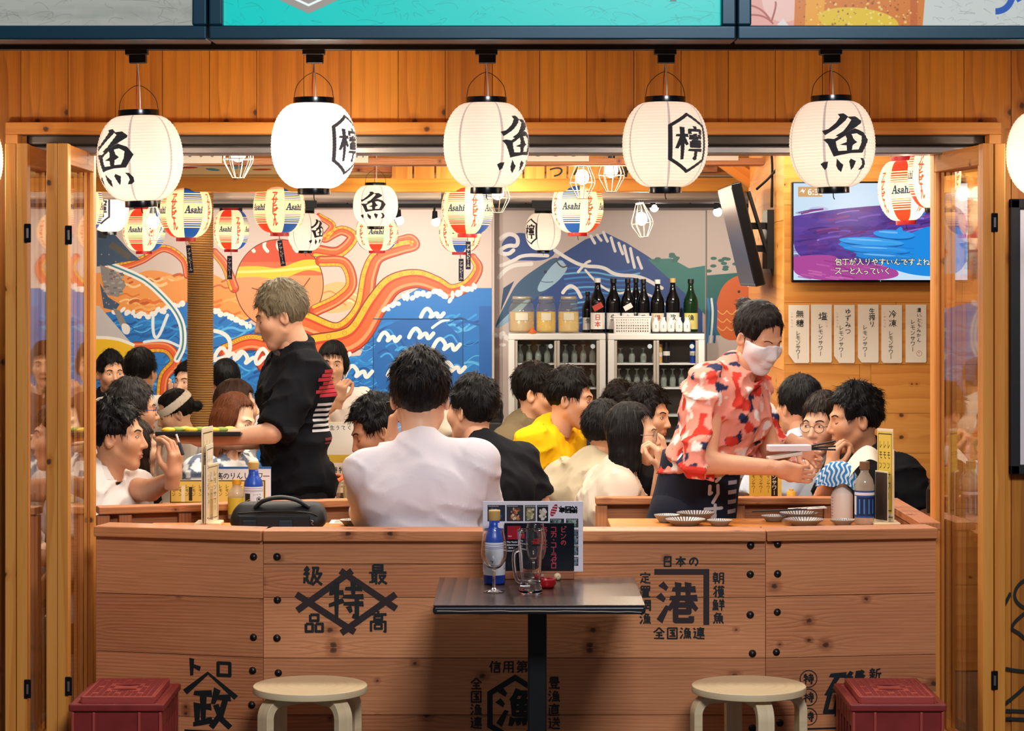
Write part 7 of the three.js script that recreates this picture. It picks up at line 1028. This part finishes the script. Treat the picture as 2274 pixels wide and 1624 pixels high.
  if (o.glasses) { const gm = mat(o.glasses, 0.3, { metalness: 0.4 }), ez = 0.097; H('glasses', merge([-1, 1].flatMap((k) => [new THREE.TorusGeometry(0.0235, 0.0014, 6, 30).scale(1, 0.82, 1).translate(k * 0.032, 0.0, ez), tube([V(k * 0.055, 0.006, ez - 0.004), V(k * 0.078, 0.008, 0.05), V(k * 0.084, 0.006, -0.01), V(k * 0.083, -0.01, -0.03)], 0.0016, 16, 5)]).concat(tube([V(-0.009, 0.004, ez), V(0, 0.008, ez + 0.003), V(0.009, 0.004, ez)], 0.0014, 8, 5))), gm); }
  t.userData.rig = undefined; delete t.userData.rig;
  return { t, shirt, body, up, arms, headM, hc, RY, H, at3, s, world: (v) => v.clone().applyMatrix4(RY).add(pelvis) };
}
const SHORT = { top: 1.04 }, BLACKHAIR = '#161314';
// front booths
const centre = person({ label: 'man in a white long sleeved shirt with his back turned, holding up a phone', head: [934, 884, 7.96], yaw: 176, lean: 12, side: -5, neckLen: 0.02, scale: 1.06, headScale: 1.14, hpitch: 4, skin: '#e3b08e', hair: { top: 1.08, color: BLACKHAIR, nape: 0.135, mess: 1.2 }, shirt: { color: '#ece9f0', sleeve: 1.95, wrinkle: 0.65, loose: 0.016, neck: 0.056, name: 'sweatshirt' }, trousers: '#2a2c34', arms: { L: { hand: [872, 985, 8.24], pose: 'hold', dir: [0.1, 1, -0.1], palm: [0.9, 0, 0.3], pole: [0.25, -1, -0.1] }, R: { hand: [1040, 1120, 8.25], pose: 'relax', pole: [-0.3, -1, -0.3] } } });
{ const p = P(889, 936, 8.24), t = thing('smartphone', 'black smartphone with a lit picture, held up by the white shirted man', 'phone', p); t.rotation.set(-0.1, 0.15, 0.2); part('case', rbox(0.074, 0.15, 0.009, 0.004), blackGloss, t); const tx = canvas(128, 256, (c) => { c.fillStyle = '#0b0c10'; c.fillRect(0, 0, 128, 256); c.fillStyle = '#c43a48'; c.fillRect(16, 84, 96, 18); c.fillRect(8, 108, 112, 18); c.fillStyle = '#9ab8d8'; c.fillRect(4, 132, 120, 100); c.strokeStyle = '#eaf2fa'; c.lineWidth = 4; c.beginPath(); c.moveTo(20, 180); c.quadraticCurveTo(60, 140, 110, 190); c.stroke(); }); part('phone_screen', quad(0.068, 0.14, 0, 0, 0.0048), new THREE.MeshStandardMaterial({ color: 0x0a0a0a, map: tx, emissive: 0xffffff, emissiveMap: tx, emissiveIntensity: 0.7, roughness: 0.15 }), t); }
person({ label: 'man in a black t-shirt seen from behind, seated beyond the white shirted man', head: [1046, 914, 9.3], yaw: -140, hyaw: -128, lean: 10, scale: 1.04, skin: '#dda583', hair: { top: 1.08, color: BLACKHAIR, nape: 0.09, mess: 1.4 }, shirt: { color: '#1b1c20', loose: 0.016 } });
person({ label: 'man with slicked black hair bowing his head beside the phone', head: [838, 960, 8.95], scale: 1.04, yaw: -70, hyaw: -78, hpitch: 22, lean: 16, skin: '#c98d68', face: { down: true }, hair: { top: 1.08, color: '#151214', fringe: 0.078, mess: 1.5, nape: 0.05 }, shirt: { color: '#f0ece8' } });
const smoker = person({ label: 'young man in a white polo shirt in profile, raising a slim heated tobacco stick', head: [262, 972, 8.85], yaw: 72, hyaw: 84, lean: 8, scale: 1.04, skin: '#d39a74', face: { look: 1 }, hair: { top: 1.1, color: '#121011', fringe: 0.075, mess: 1.7, nape: 0.06 }, shirt: { color: '#eee9e2', collar: true, name: 'polo_shirt', loose: 0.016 }, arms: { L: { hand: [392, 1062, 8.55], pose: 'hold', dir: [0.12, 1, 0.1], palm: [-0.9, 0.1, -0.5], pole: [0.3, -1, 0.2] }, R: { hand: [300, 1230, 8.7], pose: 'relax' } } });
{ const p = P(398, 985, 8.52), t = thing('tobacco_stick', 'slim grey heated tobacco holder with a white tip in the raised hand', 'smoking device', p); t.rotation.z = 0.32; part('holder', rbox(0.013, 0.05, 0.013, 0.005, 0, -0.02, 0), mat('#3a3f48', 0.4), t); part('stick', cyl(0.004, 0.004, 0.03, 12, 0, 0.02, 0), whiteMat, t); }
person({ label: 'older man with greying hair and glasses in a white shirt', head: [296, 914, 9.8], yaw: 95, hyaw: 108, lean: 10, skin: '#cb926c', glasses: '#20304a', face: {}, hair: { top: 1.06, color: '#4a4542', mess: 1.2, nape: 0.07 }, shirt: { color: '#efe9df', collar: true, loose: 0.018 } });
person({ label: 'person with long dark brown hair mostly hidden behind the smoking man', head: [300, 1000, 9.36], yaw: 120, female: true, lean: 4, hair: { len: 0.34, color: '#3a2418', top: 1.02 }, shirt: { color: '#8a8478' } });
person({ label: 'woman with a cream headscarf and black hair bun looking down', head: [388, 920, 12.3], yaw: -60, hyaw: -72, hpitch: 18, female: true, skin: '#e2b08c', face: { down: true, lip: '#b8644c' }, hair: { color: '#0f0d0e', bun: [0.0, 0.0, -0.135], fringe: 0.08, nape: 0.06, mess: 0.5 }, shirt: { color: '#efe6da' }, ...{} }).H('headscarf', netMesh((x, y, z) => Math.max(ell(x, y, z, 0, 0.042, -0.018, 0.095, 0.112, 0.116), -ell(x, y, z, 0, 0.042, -0.018, 0.086, 0.103, 0.107), ab(y - 0.055 + z * 0.35) - 0.026), [-0.12, -0.05, -0.15], [0.12, 0.17, 0.12], 0.006), mat('#ebe0d0', 0.85));
person({ label: 'young man in a black shirt with a lanyard facing the room', head: [247, 832, 13.7], yaw: 30, hyaw: 24, skin: '#d6a07c', face: {}, hair: { top: 1.08, color: '#141214' }, shirt: { color: '#16181e', collar: true } });
person({ label: 'man in a white shirt seen from behind near the mural tentacle', head: [314, 828, 12.9], yaw: 160, skin: '#d6a07c', hair: { top: 1.06, color: '#100e10', nape: 0.09 }, shirt: { color: '#ece6dc', collar: true } });
person({ label: 'person half hidden behind the rope column clapping hands', head: [419, 850, 14.0], yaw: -20, hyaw: -30, skin: '#e0ae8c', face: {}, hair: { color: '#141012' }, shirt: { color: '#f0eae0' }, arms: { R: { hand: [402, 902, 13.2], pose: 'flat', dir: [-0.2, 1, 0.2], palm: [1, 0, 0] }, L: { hand: [410, 905, 13.2], pose: 'flat', dir: [0.1, 1, 0.2], palm: [-1, 0, 0] } } });
person({ label: 'person with black hair seen from behind right of the rope column', head: [500, 850, 13.4], yaw: -160, hair: { top: 1.04, color: '#0f0e10', nape: 0.1, mess: 0.4 }, shirt: { color: '#e6e6ec' } });
person({ label: 'woman with long auburn hair in a patterned top, looking down sideways', head: [522, 940, 10.2], yaw: 62, hyaw: 66, hpitch: 12, hroll: -8, female: true, skin: '#edbf9e', face: { look: 0.5, lip: '#c4685c' }, hair: { len: 0.27, color: '#8a4a26', top: 1.04, part: true, mess: 0.5, fringe: 0.09 }, shirt: { pattern: (x, y, z) => (noise(x * 34, y * 34 + 5, z * 34) > 0.6 ? '#6a7488' : y > 0.33 && y < 0.35 ? '#2c3c5c' : '#e2e2e2'), name: 'blouse', cell: 0.008 } });
person({ label: 'woman with brown hair behind the auburn haired woman', head: [528, 905, 10.9], yaw: 110, female: true, skin: '#e6b492', hair: { len: 0.25, color: '#4a2a18', top: 1.04, mess: 0.5 }, shirt: { color: '#d8d4d0' } });
person({ label: 'man in a white t-shirt talking with his hand raised, before the mural', head: [738, 812, 13.0], yaw: 12, hyaw: 2, hroll: -4, skin: '#e2b08e', face: { open: true, look: -0.6 }, hair: { top: 1.06, color: '#171214', len: 0.05, fringe: 0.06, mess: 0.8 }, shirt: { color: '#f2ede6' }, arms: { R: { hand: [752, 892, 12.75], pose: 'fist', dir: [0.2, 1, 0.2], palm: [0.6, 0, -1], pole: [-1, -1, 0] }, L: { hand: [735, 960, 12.7], pose: 'relax', dir: [-0.3, 1, 0.1], palm: [-1, 0, 0.3] } } });
person({ label: 'person in a white t-shirt hunched over, behind the phone holder', head: [900, 850, 13.3], yaw: 178, lean: 22, hair: { color: '#141214' }, shirt: { color: '#efe4d4', loose: 0.03 } });
person({ label: 'man in a khaki shirt standing in profile by the fridge', head: [1196, 876, 10.85], yaw: 70, hyaw: 72, hpitch: 4, stand: false, lean: 4, scale: 1.08, skin: '#e0a884', face: {}, hair: { top: 1.06, color: '#1a1412', nape: 0.07 }, shirt: { color: '#77694e', collar: true, loose: 0.026, sleeve: 0.75 }, trousers: '#4a4030', arms: { R: { hand: [1178, 1075, 10.6], pose: 'relax', dir: [0.2, -1, 0] } } });
person({ label: 'man in a bright yellow t-shirt leaning forward in profile', head: [1268, 888, 10.2], yaw: 66, hyaw: 78, hpitch: 8, lean: 16, scale: 1.03, skin: '#dfa480', face: { open: true }, hair: { top: 1.08, color: '#17110f', nape: 0.07 }, shirt: { color: '#f3b70c', loose: 0.028, sleeve: 0.8 }, trousers: '#2a2a30' });
person({ label: 'man with curly dark hair seen from behind, farther of the pair', head: [1380, 912, 11.3], yaw: 150, hair: { top: 1.1, color: '#1f1613', mess: 2 }, shirt: { color: '#1c2236' } });
person({ label: 'man in a black shirt with spiky dark hair resting his chin on his hand', head: [1440, 925, 10.35], yaw: 76, hyaw: 62, hpitch: 6, skin: '#dfa680', face: { look: 0.5 }, hair: { top: 1.12, color: '#1a1311', mess: 2, nape: 0.06 }, shirt: { color: '#121317', sleeve: 0.7 }, arms: { L: { hand: [1478, 1018, 10.1], pose: 'fist', dir: [-0.2, 1, 0], palm: [-1, 0, 0], pole: [0.4, -1, 0] } } });
person({ label: 'man in a beige shirt seen from behind, beside the long haired woman', head: [1350, 962, 9.75], yaw: 128, hyaw: 120, lean: 14, skin: '#d69c78', hair: { top: 1.04, color: '#1c1716', nape: 0.1, mess: 0.8 }, shirt: { color: '#beae92', loose: 0.024, wrinkle: 1.4 } });
person({ label: 'woman with straight black shoulder length hair and thin glasses in a beige tee', head: [1408, 968, 9.35], yaw: 98, hyaw: 84, female: true, lean: 10, scale: 1.03, skin: '#e8b893', glasses: '#8a8078', face: { look: 1, lip: '#c06a58' }, hair: { len: 0.25, color: '#151112', top: 1.02, mess: 0.5, fringe: 0.085 }, shirt: { color: '#dccab6', name: 'tee' }, arms: { L: { hand: [1468, 1046, 9.2], pose: 'fist', dir: [-0.15, 1, 0.05], palm: [-1, 0, -0.2], pole: [0.2, -1, 0.3] } } });
person({ label: 'man with short black hair seen from behind, beyond the waitress', head: [1772, 905, 9.68], yaw: -160, hyaw: -150, skin: '#dfa07c', hair: { top: 1.04, color: '#141112', nape: 0.09, mess: 0.6 }, shirt: { color: '#c9d6e6', collar: true } });
person({ label: 'man with round glasses in a blue grey shirt facing the street', head: [1826, 945, 9.5], yaw: -18, hyaw: -34, hpitch: 4, skin: '#e2b090', glasses: '#6a5a50', face: { look: -0.5 }, hair: { top: 1.04, color: '#3a2a20', fringe: 0.062, mess: 0.6 }, shirt: { color: '#a7b0b8', collar: true, loose: 0.022 } });
person({ label: 'man in a black shirt in profile, resting his chin on his hand', head: [1896, 934, 9.28], yaw: -62, hyaw: -80, hpitch: 6, lean: 14, scale: 1.05, skin: '#d0956e', face: { down: true }, hair: { top: 1.1, color: '#191516', mess: 1.9, nape: 0.06, fringe: 0.072 }, shirt: { color: '#15161a', collar: true, loose: 0.018 }, arms: { R: { hand: [1846, 1052, 9.1], pose: 'fist', dir: [0.1, 1, 0], palm: [0.9, 0.2, -0.3], pole: [-0.4, -1, 0.3] } } });
// waiter with a tray
const waiter = person({ label: 'waiter with ash blond hair in a black printed t-shirt carrying a tray', head: [622, 704, 9.25], yaw: -72, hyaw: -82, hpitch: 16, stand: true, lean: 2, scale: 1.02, skin: '#dfa784', face: { down: true }, hair: { top: 1.12, color: '#b0a080', mess: 1.2, fringe: 0.055, nape: 0.085 }, shirt: { color: '#121318', sleeve: 0.95, loose: 0.022, wrinkle: 1.4, name: 't_shirt' }, trousers: '#101116', arms: { L: { hand: [455, 977, 9.0], pose: 'flat', dir: [-1, 0.02, 0.1], palm: [0, 1, 0], pole: [0.6, -1, 0] }, R: { hand: [520, 985, 9.4], pose: 'flat', dir: [-1, 0, 0], palm: [0, 1, 0], pole: [0, -1, -0.4] } } });
function decalOn(mesh, parent, pos, euler, size, tex, name, label) { scene.updateMatrixWorld(true); const g = new DecalGeometry(mesh, pos, euler, size); if (!g.attributes.position.count) return console.log('empty decal ' + name); const inv = parent.matrixWorld.clone().invert(); g.applyMatrix4(inv); part(name, g, new THREE.MeshStandardMaterial({ map: tex, transparent: true, roughness: 0.8, polygonOffset: true, polygonOffsetFactor: -1 }), parent, label); }
{
  const tx = canvas(256, 512, (c) => { c.fillStyle = '#b02430'; for (let i = 0; i < 7; i++) c.fillRect(70 - (i % 3) * 14, 40 + i * 20, 150 + (i % 2) * 24, 17); c.fillStyle = '#d8d8d8'; for (let i = 0; i < 6; i++) c.fillRect(66, 206 + i * 26, 170, 14); c.fillStyle = '#7a1c28'; c.fillRect(120, 380, 90, 14); c.fillRect(120, 402, 90, 8); });
  decalOn(waiter.shirt, waiter.shirt, P(706, 915, 9.2), new THREE.Euler(0, rad(38), 0), V(0.26, 0.4, 0.3), tx, 'back_print', 'red and white print across the back');
  const belt = waiter.up; const b = part('apron_tie', tube([V(-0.13, 0.0, 0.05), V(-0.1, 0.025, -0.1), V(0.02, 0.03, -0.165), V(0.12, 0.01, -0.09)], 0.009, 24, 6).scale(1, 1, 1.05), mat('#d8632c', 0.8), waiter.t, 'orange and white apron tie'); b.position.y = waiter.up - 0.02;
  const p = P(448, 962, 9.0), t = thing('serving_tray', 'black serving tray of yellow food carried by the waiter', 'tray', p); part('tray', rbox(M(186, 9.0), 0.01, 0.22, 0.004, 0, 0, 0), blackMat, t); for (const z of [0.11, -0.11]) part('tray_rim', rbox(M(188, 9.0), 0.016, 0.008, 0.003, 0, 0.005, z), blackMat, t); reseed(4); for (let i = 0; i < 9; i++) part('food', new THREE.SphereGeometry(0.022, 12, 8).scale(1.2, 0.5, 1).translate(-0.12 + i * 0.028, 0.014, (rnd() - 0.5) * 0.1), mat(['#e9c02c', '#8aa03a', '#f0d05a'][i % 3], 0.6), t);
}
// waitress leaning over the booth table
const petals = (x, y, z) => { const n = noise(x * 22 + 3, y * 22, z * 22), m = noise(x * 26 + 40, y * 26 + 9, z * 26); return n > 0.68 ? '#d23c30' : n < 0.25 ? '#f6ece6' : m > 0.74 ? '#2a3354' : m < 0.24 ? '#f9d2c4' : '#ef9a88'; };
const waitress = person({ label: 'waitress in a pink floral jacket and white face mask leaning over the table', head: [1684, 752, 8.5], yaw: 60, hyaw: 38, hpitch: 26, stand: true, female: true, lean: 22, scale: 1.02, skin: '#e0a682', face: { down: true, mask: true }, hair: { color: '#241715', bun: [0, 0.08, -0.12], fringe: 0.085, nape: 0.05, mess: 0.6, top: 1.04 }, shirt: { pattern: petals, sleeve: 1.05, loose: 0.04, wrinkle: 1.6, name: 'floral_jacket', cell: 0.0075, low: 0.11 }, trousers: '#10182c', arms: { R: { hand: [1726, 1040, 8.2], pose: 'hold', dir: [1, -0.25, 0.1], palm: [0, 0.4, -1], pole: [-0.6, -1, 0.2] }, L: { hand: [1768, 985, 8.5], pose: 'hold', dir: [0.6, -0.4, 0.3], palm: [-0.3, -0.2, 1], pole: [0.8, -1, -0.3] } } });
{
  const up = waitress.up, g = netMesh((x, y, z) => { const k = smooth(0.12, -0.5, y); return Math.max(ell(x, 0, z, 0, 0, 0.01, 0.17 + 0.08 * k, 1, 0.14 + 0.06 * k), ab(y + 0.18) - 0.35) + 0.012 * (noise(x * 10, y * 6, z * 10) - 0.5); }, [-0.32, -0.58, -0.3], [0.32, 0.24, 0.3], 0.013), ap = part('apron', g, mat('#0d162c', 0.9), waitress.t, 'navy apron with white lettering'); ap.position.y = up; ap.rotation.x = 0.2;
  const tx = canvas(256, 512, (c) => { ink(c, '#d6d4d6'); column(c, 'サのりす', 20, 10, 120, 122, 17); c.fillStyle = '#b8b8c0'; for (let i = 0; i < 6; i++) c.fillRect(170, 120 + i * 60, 60, 26); });
  decalOn(ap, ap, P(1610, 1080, 8.4), new THREE.Euler(0, 0.05, 0), V(0.16, 0.3, 0.5), tx, 'lettering', 'white brushed lettering');
  const p = P(1752, 995, 8.26), t = thing('order_papers', 'white paper slips and black chopsticks held by the waitress', 'papers', p); t.rotation.y = 0.1; part('slip', rbox(0.15, 0.022, 0.05, 0.004, 0, 0, 0), mat('#e9e2e6', 0.8), t); const s2 = part('slip', rbox(0.12, 0.012, 0.05, 0.003, -0.02, -0.024, 0), mat('#e4dccf', 0.8), t); s2.rotation.z = 0.15; for (const [dy, a] of [[0.0, 0.06], [0.004, 0.2], [-0.004, -0.02]]) { const q = part('chopstick', bar(V(0.06, dy, 0.01), V(0.16, dy + a * 0.1, 0.02), 0.0035), blackMat, t); }
}
renderer.render(scene, camera);
